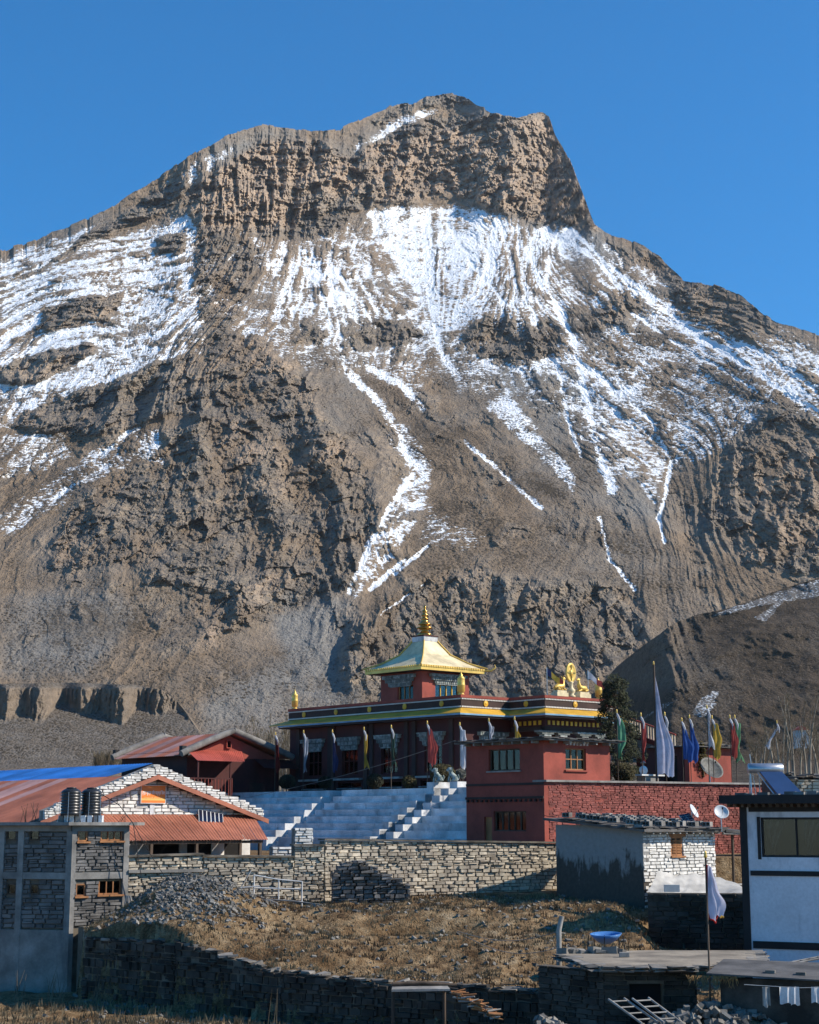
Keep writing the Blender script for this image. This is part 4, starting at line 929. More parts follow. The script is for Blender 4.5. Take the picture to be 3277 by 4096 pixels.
wL(wl[0], nx=4, ny=1, ft=.06, sill=M_GREYP, curtain=True, curt_m=M_CURT); wL(gl[0], nx=5, ny=1, ft=.06, curtain=True, curt_m=M_PALE)
dh = gl[1]; d = bx('door', M_LWOOD, blk, .12, .17, dh[0], dh[1], 0, dh[3]); bx('handle', M_STEEL, d, .09, .118, dh[0] + .06, dh[0] + .09, .95, 1.1)
def rafters(parent, m, alpha, loc, L, n, out=.42, s=.05):
    for i in range(n):
        u = L * (i + .5) / n; o = bx('rafter', m, parent, -s, s, -out, .0, -.12, -.005); o.location = Vector(loc) + Vector((math.cos(alpha) * u, math.sin(alpha) * u, 0)); o.rotation_euler = (0, 0, alpha)
rafters(blk, M_GREYP, 0, (0, -.003, bt), o2, 5); rafters(blk, M_GREYP, -math.pi / 2, (-.003, o1, bt), o1, 8)
bx('roof_slab', M_SLATE, blk, -.5, o2 + .35, -.5, o1 + .3, bt, bt + .07)
random.seed(3)
for i in range(26):                                # slates laid along the roof edge
    u = -.55 + (o2 + .9) * i / 13 if i < 13 else -.55 + (o1 + .9) * (i - 13) / 13; w = random.uniform(.4, .62); dpt = random.uniform(.3, .5); zz = bt + .074 + .03 * (i % 2)
    if i < 13: bx('slate', M_SLATE, blk, u, u + w, -.58 - random.uniform(0, .06), -.5 + dpt, zz, zz + .035)
    else: bx('slate', M_SLATE, blk, -.58 - random.uniform(0, .06), -.5 + dpt, u, u + w, zz + .012, zz + .047)
def dentil(parent, alpha, loc, w):
    b = MB(); b.box(0, w, -.16, 0, .1, .16)
    n = int(w / .2)
    for t in range(2):
        for i in range(n): b.box(w * (i + .25) / n, w * (i + .7) / n, -.13 + .05 * t, -.0, .0 - .09 * t + .005, .095 - .09 * t)
    o = b.build('window_canopy', M_GREYP if alpha else M_PALE, parent); o.location = loc; o.rotation_euler = (0, 0, alpha)
dentil(blk, 0, (xw0 - .05, -.003, zb_(2975, 76.5)), xw1 - xw0 + .2); dentil(blk, -math.pi / 2, (-.003, wl[0][1] + .3, zb_(2972, 77)), wl[0][1] - wl[0][0] + .6)
bx('string_course', M_BROWN, blk, -.07, -.003, 0, o1, zb_(3195), zb_(3185)); rafters(blk, M_BROWN, -math.pi / 2, (-.003, o1, zb_(3196)), o1, 16, .12, .04)
bx('lower_band', M_BROWN, blk, -.03, -.003, 0, o1, zb_(3140), zb_(3130))
# ------------------------------------------------------------------ long red stone wall with a coping
RW0 = B0 + EX * 0.28; rwl = along(RW0, EX, 3130, 3135)
rw = empty('red_stone_wall', (RW0.x, RW0.y, -1.5), A41, 'long red-washed stone wall with grey coping and flagpoles behind it', 'wall')
zc0 = zat(3128, RW0.y) + 1.5; zc1 = zat(3139, (RW0 + EX * along(RW0, EX, 3000, 3135)).y) + 1.5
L3 = along(RW0, EX, 3000, 3135); ztw = lambda u: zc0 + (zc1 - zc0) * u / L3
part('core', M_REDST, rw, lambda b: b.hexa([(.0, .06, 0), (rwl, .06, 0), (rwl, .55, 0), (.0, .55, 0), (.0, .06, zc0), (rwl, .06, ztw(rwl)), (rwl, .55, ztw(rwl)), (0, .55, zc0)]))
part('coping', M_CONC, rw, lambda b: b.hexa([(-.3, -.16, zc0), (rwl, -.16, ztw(rwl)), (rwl, .7, ztw(rwl)), (-.3, .7, zc0), (-.3, -.16, zc0 + .09), (rwl, -.16, ztw(rwl) + .09), (rwl, .7, ztw(rwl) + .09), (-.3, .7, zc0 + .09)]))
lay(rw, M_REDST, (0.0, -0.02, 0), 0, rwl, 0.0, ztw, .105, .30, depth=.14, gap=.005, proud=.02)
# ------------------------------------------------------------------ long buff stone wall across the field
random.seed(21)
def ground_low(x, y): return gzz(x, y) - .5
YW = 72.0
def wall_run(name, label, px0, px1, y0, y1, top0, top1, m, alpha=None, ch=.108, sl=.32, zlow=-3.9, cap=None, limit=300, depthw=.5, group=None, cat='wall', clipf=None, mort=M_MORT):
    """a free-standing stone wall whose ends stand at photo columns px0, px1 and distances y0, y1; tops at photo rows top0, top1"""
    A = pt(px0, top0, y0); Bp = pt(px1, top1, y1); d = Vector((Bp.x - A.x, Bp.y - A.y, 0)); L = d.length; al = math.atan2(d.y, d.x)
    w = empty(name, (A.x, A.y, zlow), al, label, cat, group); za, zb = A.z - zlow, Bp.z - zlow
    part('core', mort, w, lambda b: b.hexa([(0, .07, 0), (L, .07, 0), (L, depthw, 0), (0, depthw, 0), (0, .07, za - .03), (L, .07, zb - .03), (L, depthw, zb - .03), (0, depthw, za - .03)]))
    lay(w, m, (0, 0, 0), 0, L, 0.0, lambda u: za + (zb - za) * u / L - .01, ch, sl, depth=.17, proud=.05, limit=limit, jit=.4, clip=clipf)
    if cap: part('coping', cap, w, lambda b: b.hexa([(-.05, -.1, za), (L, -.1, zb), (L, depthw + .08, zb), (-.05, depthw + .08, za), (-.05, -.1, za + .07), (L, -.1, zb + .07), (L, depthw + .08, zb + .07), (-.05, depthw + .08, za + .07)]))
    return w
M_COPE = mat('earth_coping', (0.20, 0.17, 0.13), 0.95, 0.4, 1.5)
wall_run('stone_wall', 'long buff drystone wall below the white terrace steps', 1300, 2260, 67.9, 73.3, 3362, 3374, M_STONE, cap=M_COPE)
wall_run('stone_wall', 'short low stretch of buff drystone wall just beside the whitewashed stub', 1178, 1299, 67.5, 67.9, 3384, 3384, M_STONE, cap=M_COPE)
wall_run('stone_wall', 'lower buff stone wall in front of the orange porch roof, behind steel frames', 815, 1177, 66.2, 67.5, 3428, 3430, M_STONE, cap=M_COPE)
w = wall_run('stone_wall', 'pale sunlit stone wall next to the concrete house, with a ledge halfway up', 512, 814, 64.7, 66.2, 3430, 3420, M_STONE, cap=M_COPE, zlow=-4.9)
L_ = (pt(814, 3420, 66.2) - pt(512, 3430, 64.7)).length; bx('ledge', M_CONC, w, 0, L_, -.16, -.04, pt(512, 3492, 64.7).z + 4.9, pt(512, 3480, 64.7).z + 4.9)
# stepped whitewashed stub wall at the porch corner
sw = empty('stub_wall', pt(1090, 3420, 69.6), R(20), 'stepped whitewashed stone stub wall at the end of the porch', 'wall')
zz0 = sw.location.z; K1 = lambda py: zat(py, 70) - zz0
solid(sw, 'core', M_MORTW, 0, 1.30, .06, .5, -1.2, K1(3388)); bx('raised_core', M_MORTW, sw, .95, 1.75, .06, .5, -1.2, K1(3314))
lay(sw, M_WST, (0, 0, 0), 0, .948, -1.2, K1(3386), .13, .36); lay(sw, M_WST, (.95, 0, 0), 0, .8, -1.2, K1(3312), .13, .34)
lay(sw, M_WST, (1.752, 0, 0), math.pi / 2, .5, -1.2, K1(3312), .13, .3)
# ------------------------------------------------------------------ school hall with a gable, long tin roof and porch
S0 = pt(200, 3295, 74.0); S0.z = -2.2
xr = along(S0, EX, 1002, 3250); xa = along(S0, EX, 605, 3100)
hall = empty('gabled_hall', S0, A41, 'whitewashed stone gabled hall with long orange tin roof and an orange sign', 'building')
def zs_(py, x, y=0): return zat(py, (S0 + EX * x + EY * y).y) + 2.2
zap = zs_(3108, xa); zl = zs_(3262, 0) - .1; zr = zs_(3268, xr); zlow_ = zl
rake = lambda x: zap - (zap - zl) * (xa - x) / xa if x < xa else zap - (zap - zr) * (x - xa) / (xr - xa)
part('gable_core', M_MORTW, hall, lambda b: b.prism([(0, .08, 0), (xr, .08, 0), (xr, .08, zr - .02), (xa, .08, zap - .02), (0, .08, zl - .02)], (0, .4, 0)))
lay(hall, M_WST, (0, 0, 0), 0, xr, zl - .9, lambda u: rake(u) - .01, .135, .46, depth=.15, proud=.025)
# roof sheets (slopes run along x, sheets side by side along y)
def tin(parent, m, P00, P10, P01, P11, n=5, amp=.02, name='roof_sheet'):
    """corrugated sheet: P00-P10 along the eave, P01-P11 along the ridge"""
    P00, P10, P01, P11 = map(Vector, (P00, P10, P01, P11)); nrm = (P10 - P00).cross(P01 - P00).normalized(); vs = []; k = n * 4
    for i in range(k + 1):
        t = i / k; o = nrm * amp * math.sin(t * n * 2 * math.pi); vs += [P00.lerp(P10, t) + o, P01.lerp(P11, t) + o]
    b = MB(); b.add(vs, [(2 * i, 2 * i + 2, 2 * i + 3, 2 * i + 1) for i in range(k)], True); return b.build(name, m, parent)
RL = 30.0; NSH = 30
for i in range(NSH):
    y0, y1 = -.55 + RL * i / NSH, -.55 + RL * (i + 1) / NSH - .004
    m = M_TIN if (i < 7 or i in (15, 19, 24)) else (M_TINP if i % 3 else M_PALETIN) if 'M_PALETIN' in globals() else M_TIN
    tin(hall, M_TIN if i < 8 else (M_TINP if (i * 7) % 5 < 3 else M_TIN), (-.75, y0, zl - .22), (-.75, y1, zl - .22), (xa, y0, zap + .08), (xa, y1, zap + .08))
    if i < 10: tin(hall, M_TIN, (xr + .6, y0, zr - .18), (xr + .6, y1, zr - .18), (xa, y0, zap + .08), (xa, y1, zap + .08))
bx('back_wall', M_WST, hall, .1, xr, RL - 1.2, RL - .9, 0, zl); bx('long_wall', M_WST, hall, 0, .4, .5, RL - 1.2, 0, zl - .05)
# barge board and the stones weighing down the roof edge
for nm, m, y0, d, k0, k1 in (('barge_board', M_TIN, -.62, .05, -.12, .06), ):
    part(nm, m, hall, lambda b: b.prism([(-.8, y0, zl - .24 + k0), (xa, y0, zap + k0), (xa, y0, zap + k1 + .03), (-.8, y0, zl - .24 + k1 + .03)], (0, d, 0)))
    part(nm, m, hall, lambda b: b.prism([(xr + .65, y0, zr - .2 + k0), (xa + .002, y0, zap + k0), (xa + .002, y0, zap + k1 + .03), (xr + .65, y0, zr - .2 + k1 + .03)], (0, d, 0)))
band = .50
edge = lambda x: (zap + .10 - (zap + .32 - zl) * (xa - x) / (xa + .8)) if x < xa else (zap + .10 - (zap + .30 - zr) * (x - xa) / (xr + .6 - xa))
part('parapet_core', M_MORTW, hall, lambda b: b.prism([(-.55, -.5, edge(-.55)), (xa, -.5, edge(xa)), (xa, -.5, edge(xa) + band - .03), (-.55, -.5, edge(-.55) + band - .06)], (0, .5, 0)))
part('parapet_core', M_MORTW, hall, lambda b: b.prism([(xr + .35, -.5, edge(xr + .35)), (xa + .002, -.5, edge(xa)), (xa + .002, -.5, edge(xa) + band - .03), (xr + .35, -.5, edge(xr + .35) + band - .1)], (0, .5, 0)))
lay(hall, M_WST, (-.6, -.57, 0), 0, xr + 1.0, lambda u: edge(u - .6), lambda u: edge(u - .6) + band + random.uniform(-.07, .03), .115, .36, depth=.14, name='edge_stone', proud=.03)
# sign on the gable
M_SIGN = smooth_mat('orange_sign', (0.85, 0.22, 0.02), 0.5); M_SIGNT = smooth_mat('white_letters', (0.9, 0.88, 0.82), 0.6)
sx0, sx1 = along(S0, EX, 561, 3180), along(S0, EX, 657, 3180); sz1, sz0 = zs_(3143, xa), zs_(3212, xa)
sg = bx('signboard', M_SIGN, hall, sx0, sx1, -.10, -.05, sz0, sz1); sg['label'] = 'orange signboard with a line of white Devanagari lettering'
part('sign_frame', M_PALE, sg, lambda b: (b.box(sx0 - .03, sx1 + .03, -.108, -.04, sz0 - .03, sz0 - .001), b.box(sx0 - .03, sx1 + .03, -.108, -.04, sz1 + .001, sz1 + .03), b.box(sx0 - .03, sx0 - .001, -.108, -.04, sz0, sz1), b.box(sx1 + .001, sx1 + .03, -.108, -.04, sz0, sz1)))
bx('sign_stripe', smooth_mat('yellow_stripe', (0.9, 0.50, 0.12), .5), sg, sx0 + .01, sx1 - .01, -.103, -.1005, sz0 + (sz1 - sz0) * .14, sz0 + (sz1 - sz0) * .26)
def text_mesh(s, m, parent, w, loc, alpha, h=None, name='lettering'):
    cu = bpy.data.curves.new('t', 'FONT'); cu.body = s; cu.align_x = 'CENTER'; cu.align_y = 'CENTER'; cu.extrude = 0.004; cu.resolution_u = 2; cu.offset = 0.008
    o = bpy.data.objects.new('t', cu); COL.objects.link(o); dg = bpy.context.evaluated_depsgraph_get(); me = bpy.data.meshes.new_from_object(o.evaluated_get(dg)); COL.objects.unlink(o); bpy.data.objects.remove(o)
    if not me.vertices: return
    xs = [v.co.x for v in me.vertices]; ys = [v.co.y for v in me.vertices]; k = w / max(1e-3, max(xs) - min(xs)); ky = (h / max(1e-3, max(ys) - min(ys))) if h else k
    me.materials.clear(); me.materials.append(m)
    q = bpy.data.objects.new(name, me); COL.objects.link(q); q.parent = parent; q.location = loc; q.rotation_euler = (math.pi / 2, 0, alpha); q.scale = (k, ky, k); return q
text_mesh('दृष्टा कुञ्ज मिल मातृभूमि सेवा', M_SIGNT, sg, (sx1 - sx0) * .94, ((sx0 + sx1) / 2, -.106, (sz0 + sz1) / 2 + .06), 0, .24)
text_mesh('तीर्थयात्री विश्राम गृह', smooth_mat('yellow_letters', (0.95, 0.62, 0.2), .6), sg, (sx1 - sx0) * .8, ((sx0 + sx1) / 2, -.106, (sz0 + sz1) / 2 - .17), 0, .10)
bx('gable_pilaster', M_WHITE, hall, (sx0 + sx1) / 2 - .12, (sx0 + sx1) / 2 + .12, -.035, -.0, zl - .9, sz0 - .04)
# porch
pz1, pz0 = zs_(3258, 6), zs_(3360, 7, -2.7); PYO = -2.7
pxr1 = along(S0 + EY * PYO, EX, 1074, 3358); pxr0 = along(S0, EX, 1012, 3262)
npn = 14
for i in range(npn):
    t0, t1 = i / npn, (i + 1) / npn - .002
    ea = lambda t: .9 + (pxr1 - .9) * t; eb = lambda t: .9 + (pxr0 - .9) * t
    zs0 = pz0; tin(hall, M_TIN, (ea(t0), PYO, zs0), (ea(t1), PYO, zs0), (eb(t0), -.06, pz1), (eb(t1), -.06, pz1), 4, .018, 'porch_sheet')
part('porch_beam', M_WOOD, hall, lambda b: b.box(1.2, pxr1 - .2, PYO + .15, PYO + .27, pz0 - .16, pz0 - .03))
solid(hall, 'porch_wall', M_WST, .5, xr, -.02, .06, 0, zl - .92, [(3.0, 3.9, .2, 2.0), (5.2, 6.8, .75, 1.75), (7.2, 8.6, .75, 1.75), (9.3, 10.3, .2, 2.0)], 'x')
bx('porch_recess', M_DARK, hall, 2.8, 10.6, .07, .079, 0.1, 2.1)
for x in (1.6, 3.6, 6.0, 8.4, pxr1 - .4): bx('porch_post', M_WOOD, hall, x, x + .13, PYO + .14, PYO + .28, 0, pz0 - .165)
bx('plaster_panel', M_WHITE, hall, 4.0, 5.1, -.05, -.023, .1, zl - 1.0)
# ------------------------------------------------------------------ solar panel on the porch roof
M_CELL = smooth_mat('solar_cell', (0.008, 0.012, 0.03), .25)
def solar_panel(name, P0, P1, P2, nx, label, cat='solar panel', legs=0):
    P0, P1, P2 = map(Vector, (P0, P1, P2)); ux = (P1 - P0); uy = (P2 - P0); n = ux.cross(uy).normalized()
    o = empty(name, P0, 0, label, cat)
    q = lambda a, b, c: ux * a + uy * b + n * c
    MB().hexa([q(0, 0, -.03), q(1, 0, -.03), q(1, 1, -.03), q(0, 1, -.03), q(0, 0, 0), q(1, 0, 0), q(1, 1, 0), q(0, 1, 0)]).build('frame', M_PALE, o)
    for i in range(nx):
        a0, a1 = i / nx + .02, (i + 1) / nx - .02
        for j in range(1 if nx > 2 else 4):
            jn = 1 if nx > 2 else 4; b0, b1 = j / jn + .025, (j + 1) / jn - .012
            MB().hexa([q(a0, b0, .001), q(a1, b0, .001), q(a1, b1, .001), q(a0, b1, .001), q(a0, b0, .008), q(a1, b0, .008), q(a1, b1, .008), q(a0, b1, .008)]).build('cell', M_CELL, o)
    for a in (.08, .92): MB().tube([q(a, .9, -.03), q(a, .9, -.03) + Vector((0, .1, -legs))], .02, 6).build('leg', M_STEEL, o)
    return o
Yp = (S0 + EX * 8.2 + EY * -1.4).y - .4
solar_panel('solar_array', pt(797, 3308, Yp), pt(896, 3326, Yp + .6), pt(794, 3238, Yp + .9), 6, 'white-framed dark solar panel tilted on the orange porch roof', legs=.75)
# ------------------------------------------------------------------ unfinished concrete house, left edge
random.seed(31)
Kc = pt(290, 3295, 63.4); Kc.z = -6.8
ch = empty('concrete_house', Kc, 0, 'unfinished concrete-framed grey stone house with black water tanks on its roof', 'house')
cz = lambda py, Y=63.4: zat(py, Y) + 6.8
AR, AL = R(33), R(-15); uR = Vector((math.cos(AR), math.sin(AR), 0)); uL = Vector((-math.cos(AL), -math.sin(AL), 0))
LR = along(Kc, uR, 512, 3500); LLc = along(Kc, uL, -110, 3500)
def facebox(name, m, alpha, org, u0, u1, v0, v1, z0, z1):
    o = bx(name, m, ch, u0, u1, v0, v1, z0, z1); o.location = org; o.rotation_euler = (0, 0, alpha); return o
orgL = uL * LLc
def uc(px, py=3500, left=False):
    if left: return LLc - along(Kc, uL, px, py)
    return along(Kc, uR, px, py)
hR = [(uc(309), uc(347), cz(3366), cz(3322)), (uc(400), uc(486), cz(3364), cz(3322)), (uc(308), uc(346), cz(3586), cz(3537)), (uc(398), uc(488), cz(3582), cz(3523))]
hL = [(uc(22, 3340, True), uc(62, 3340, True), cz(3362), cz(3318)), (uc(116, 3340, True), uc(155, 3340, True), cz(3362), cz(3318)), (uc(25, 3560, True), uc(62, 3560, True), cz(3582), cz(3537)), (uc(118, 3560, True), uc(153, 3560, True), cz(3580), cz(3538))]
def slab(alpha, org, L, holes, name):
    o = solid(ch, name, M_MORT, 0, L, .08, .3, 0, cz(3302), holes, 'x'); o.location = org; o.rotation_euler = (0, 0, alpha)
slab(AR, (0, 0, 0), LR, hR, 'infill_wall'); slab(AL, orgL, LLc, hL, 'infill_wall')
sl0 = cz(3706)
lay(ch, M_GST, (0, 0, 0), AR, LR, sl0, cz(3325), .115, .42, depth=.13, holes=hR + [(0, LR, cz(3518), cz(3490))], limit=220)
lay(ch, M_GST, orgL, AL, LLc, cz(3715), cz(3330), .14, .42, depth=.13, holes=hL + [(0, LLc, cz(3520), cz(3490))], limit=120)
for u, w in ((0.0, .17), (LR - .22, .22)): facebox('column', M_CONC, AR, (0, 0, 0), u, u + w, -.05, .12, 0.4, cz(3326))
facebox('floor_beam', M_CONC, AR, (0, 0, 0), .171, LR - .221, -.03, .12, cz(3518), cz(3491)); facebox('roof_beam', M_CONC, AR, (0, 0, 0), 0, LR, -.02, .12, cz(3326) + .002, cz(3303))
for px in (2, 80, 275): u = uc(px, 3500, True); facebox('column', M_CONC, AL, orgL, u - .12, u + .12, -.05, .12, 0, cz(3326))
facebox('floor_beam', M_CONC, AL, orgL, 0, LLc - .05, -.035, .12, cz(3518), cz(3491)); facebox('roof_beam', M_CONC, AL, orgL, 0, LLc - .05, -.02, .12, cz(3326) + .002, cz(3303)); facebox('base_wall', M_CONC, AL, orgL, 0, LLc, -.04, .1, 0, cz(3722))
bR = [uR * (LR + .15) + Vector((math.sin(AR), -math.cos(AR), 0)) * .35, uL * -.0 + Vector((-.05, -.42, 0)), uL * LLc + Vector((math.sin(AL), -math.cos(AL), 0)) * .3, uL * LLc + Vector((0, 6, 0)), uR * (LR + .15) + Vector((-.5, 6, 0))]
part('roof_slab', M_CONC, ch, lambda b: b.prism([(p.x, p.y, cz(3302)) for p in bR], (0, 0, cz(3289) - cz(3302))))
for h, nx in zip(hR, (1, 3, 1, 3)): window(ch, Vector((uR.x * h[0], uR.y * h[0], h[2])), AR, h[1] - h[0], h[3] - h[2], M_LWOOD, M_GLASS, nx, 1, .05, rec=.06, sill=M_LWOOD)
for h in hL: window(ch, orgL + Vector((math.cos(AL) * h[0], math.sin(AL) * h[0], h[2])), AL, h[1] - h[0], h[3] - h[2], M_WOOD, M_GLASS, 1, 1, .05, rec=.06)
zroof = cz(3289) - 6.8
# plinth wall under its sunlit side
wall_run('stone_wall', 'small pale stone plinth wall at the foot of the concrete house', 335, 425, 62.9, 63.4, 3706, 3702, M_STONE, zlow=-6.4, ch=.15, sl=.42)
# black water tanks on block piers
M_TANK = smooth_mat('black_plastic', (0.02, 0.021, 0.022), .38)
def tank(px, Y, label, r=.40):
    p = pt(px, 3262, Y); o = empty('water_tank', p, 0, label, 'water tank', 'water tanks')
    pr = [(0, 0), (r, 0), (r, .08)]; z = .1
    for i in range(7): pr += [(r, z), (r - .03, z + .03), (r - .03, z + .06), (r, z + .09)]; z += .115
    pr += [(r, z), (r - .05, z + .06), (r * .6, z + .13), (r * .45, z + .14)]
    MB().lathe(pr + [(0, z + .14)], n=28).build('barrel', M_TANK, o)
    MB().lathe([(0, z + .142), (.2, z + .142), (.2, z + .18), (0, z + .2)], n=16).build('lid', M_TANK, o)
    for a in (0.4, 1.6, 2.9): MB().tube([(math.cos(a) * (r + .02), -math.sin(a) * (r + .02), z + .0), (math.cos(a) * (r + .04), -math.sin(a) * (r + .04), 0), (math.cos(a) * (r + .1), -math.sin(a) * (r + .1), -.24)], .008, 5).build('tie_wire', M_STEEL, o)
tank(282, 66.2, 'black ribbed water tank, the one farther from the orange sign'); tank(364, 66.7, 'black ribbed water tank, the one closer to the orange sign')
for i, px in enumerate((246, 268, 290, 314, 336, 362, 388, 402)):
    p = pt(px, 3262, 66.3); o = MB().box(-.09, .09, -.15, .25, 0, p.z - zroof - .002).build('block_pier', M_WHITE if i % 3 else M_CONC, ch); o.location = Vector((p.x, p.y, zroof + .001)) - Kc
for px in (94, 138, 490):
    p = pt(px, 3285, 66); o = empty('rebar_cluster', (p.x, p.y, zroof), 0, {94: 'cluster of bare steel rebar on the concrete roof over the shaded wall', 138: 'cluster of bare rebar on the concrete roof nearer the black tanks', 490: 'small cluster of bare rebar at the sunlit corner of the concrete roof'}[px], 'rebar')
    for i in range(6): MB().tube([(random.uniform(-.15, .15), random.uniform(-.15, .15), 0), (random.uniform(-.2, .2), random.uniform(-.2, .2), random.uniform(.4, .8) * (1 if px < 400 else .55))], .008, 5).build('rod', M_WOOD, o)
# ------------------------------------------------------------------ blue-roofed shed behind the hall
Q0 = pt(300, 3295, 96); Q0.z = -1.5
shed = empty('blue_roofed_shed', Q0, A41, 'long shed with a bright blue tin roof behind the orange roof', 'shed')
zq1, zq0 = zat(3066, 104) + 1.5, zat(3122, 100) + 1.5
for i in range(26):
    y0 = -6 + i * 1.25; tin(shed, M_BLUE, (-.5, y0 + 5, zq0 - .4), (-.5, y0 + 6.245, zq0 - .4), (4.5, y0 + 5, zq1), (4.5, y0 + 6.245, zq1), 4, .02)
bx('wall', M_DRED, shed, 0, .3, -.6, 31, 0, zq0 - .4); bx('gable_wall', M_DRED, shed, .302, 8.5, -.6, -.3, 0, zq0 - .3)
# ------------------------------------------------------------------ red wooden house
W0 = pt(742, 3295, 101.0); W0.z = 0.2
wx1 = along(W0, EX, 1118, 3000); wxa = along(W0, EX, 916, 2930)
wh = empty('red_gabled_house', W0, A41, 'dark red gabled house with a pinkish tin roof and a bright red awning', 'house')
wz = lambda py, x, y=0: zat(py, (W0 + EX * x + EY * y).y) - .2
za_ = wz(2935, wxa); ze = wz(3004, 0); WD = 7.5
solid(wh, 'gable_wall', M_DRED, 0, wx1, .0, .25, 0, wz(3030, 2), [(along(W0, EX, 1000, 3080), along(W0, EX, 1060, 3080), .3, 2.3)], 'x')
part('gable', M_RED, wh, lambda b: b.prism([(.0, -.004, wz(3032, 2) + .002), (wx1, -.004, wz(3032, 2) + .002), (wxa, -.004, za_ - .12)], (0, .2, 0)))
bx('side_wall', M_DRED, wh, 0, .25, .252, WD, 0, ze); bx('far_side_wall', M_DRED, wh, wx1 - .25, wx1, .252, WD, 0, ze)
gw0, gw1 = along(W0, EX, 902, 2970), along(W0, EX, 922, 2970); window(wh, (gw0, -.2, wz(2994, wxa)), 0, gw1 - gw0, wz(2962, wxa) - wz(2994, wxa), M_RED, M_GLASS, 1, 1, .05, rec=.05)
nsh = 8
for i in range(nsh):
    y0, y1 = -.6 + (WD + .9) * i / nsh, -.6 + (WD + .9) * (i + 1) / nsh - .004
    tin(wh, M_TINP if i % 2 else M_TIN, (-.7, y0, ze - .30), (-.7, y1, ze - .30), (wxa, y0, za_ + .05), (wxa, y1, za_ + .05)); tin(wh, M_TIN, (wx1 + .6, y0, ze - .30), (wx1 + .6, y1, ze - .30), (wxa, y0, za_ + .05), (wxa, y1, za_ + .05))
M_RIDGE = mat('grey_ridge_mud', (0.24, 0.225, 0.205), .95, .3, 1.5)
for y0 in (-.75, WD - .3):
    for xe, xt in ((-.75, wxa), (wx1 + .7, wxa)):
        part('verge_ridge', M_RIDGE, wh, lambda b: b.tube([(xe + (xt - xe) * t / 8, y0 + .25, ze - .26 + (za_ - ze + .36) * (t / 8) ** .93 + .06) for t in range(9)], .2, 8))
for (x, y) in ((-.55, -.3), (-.55, WD - .1)): bx('corner_block', M_BLACK, wh, x, x + .3, y, y + .35, ze - .25, ze + .3)
aw0, aw1 = along(W0, EX, 742, 3010), along(W0, EX, 968, 3010); AO = -2.0; ax0, ax1 = along(W0 + EY * AO, EX, 790, 3048), along(W0 + EY * AO, EX, 980, 3050)
for i in range(7):
    t0, t1 = i / 7, (i + 1) / 7 - .002
    tin(wh, M_TINR, (ax0 + (ax1 - ax0) * t0, AO, wz(3046, 2, AO)), (ax0 + (ax1 - ax0) * t1, AO, wz(3046, 2, AO)), (aw0 + (aw1 - aw0) * t0, -.03, wz(3002, 2)), (aw0 + (aw1 - aw0) * t1, -.03, wz(3002, 2)), 4, .018, 'awning_sheet')
for x in (ax0 + .1, ax1 - 1.0): bx('awning_post', M_DRED, wh, x, x + .09, AO + .1, AO + .19, 0.1, wz(3046, 2, AO) - .02)
zrl = wz(3118, 2, AO)
part('rail', M_DRED, wh, lambda b: b.box(ax0 - .4, ax1 - .8, AO + .1, AO + .17, zrl, zrl + .07))
for i in range(13): x = ax0 - .35 + (ax1 - ax0 - .5) * i / 12; bx('baluster', M_RED, wh, x, x + .035, AO + .115, AO + .15, zrl - .95, zrl - .002)
bx('balcony_floor', M_WOOD, wh, ax0 - .6, ax1 + 1.5, AO + .05, -.004, zrl - 1.05, zrl - .955)
tin(wh, M_DRED, (wx1 - 2.0, -1.2, ze - .95), (wx1 + 1.2, -1.2, ze - .95), (wx1 - 2.0, -.03, ze - .35), (wx1 + .7, -.03, ze - .35), 4, .018, 'lean_to_sheet')
# ------------------------------------------------------------------ small stone house with hollow blocks on the roof
random.seed(41)
H0 = pt(2570, 3295, 66.0); H0.z = -4.2
sh = empty('stone_house', H0, A41, 'small whitewashed stone house with slate roof piled with hollow concrete blocks', 'house')
hz = lambda py, x=0, y=0: zat(py, (H0 + EX * x + EY * y).y) + 4.2
hy = along(H0, EY, 2226, 3450); hx = along(H0, EX, 2862, 3400); ht = hz(3326)
sw0, sw1 = along(H0, EX, 2686, 3385), along(H0, EX, 2732, 3385); hw = (sw0, sw1, hz(3424, sw0), hz(3347, sw0))
M_PLAS = mat('stained_grey_plaster', (0.36, 0.35, 0.33), .95, .3, .8, dirt=((0.05, 0.043, 0.036), .55, (1.2, 1.2, .8), .50), bmp=.5)
def stain_mat():
    """plaster above, bare dark earth-stone where the plaster has come off the lower wall"""
    m, nt, b = newmat('half_fallen_plaster'); p = pos(nt); n1 = noise(nt, mapping(nt, p, (1.4, 1.4, .5)), 1.6, 6, .65); n2 = noise(nt, p, 7, 4, .6)
    sx = N(nt, 'ShaderNodeSeparateXYZ'); nt.links.new(p, sx.inputs[0])
    hgt = math_(nt, 'ADD', math_(nt, 'MULTIPLY', math_(nt, 'ADD', sx.outputs[2], 1.75), .55), math_(nt, 'MULTIPLY', math_(nt, 'SUBTRACT', n1, .5), 2.0))
    f = ramp(nt, hgt, [(.0, 0), (.22, 1)])
    c = mixc(nt, f, mixc(nt, n2, (.035, .03, .024), (.10, .085, .068)), mixc(nt, n2, (.19, .185, .175), (.32, .31, .29)))
    nt.links.new(c, b.inputs['Base Color']); b.inputs['Roughness'].default_value = .95; bump(nt, b, math_(nt, 'ADD', n1, n2), .6, .04); return m
M_FALL = stain_mat()
solid(sh, 'plastered_wall', M_FALL, 0, hy, 0, .4, 0, ht + .25, (), 'y')
solid(sh, 'sunlit_core', M_MORTW, .402, hx, .07, .4, 0, ht, [hw], 'x')
lay(sh, M_WST, (0.0, -0.01, 0), 0, hx, 0, ht, .115, .32, depth=.14, holes=[hw])
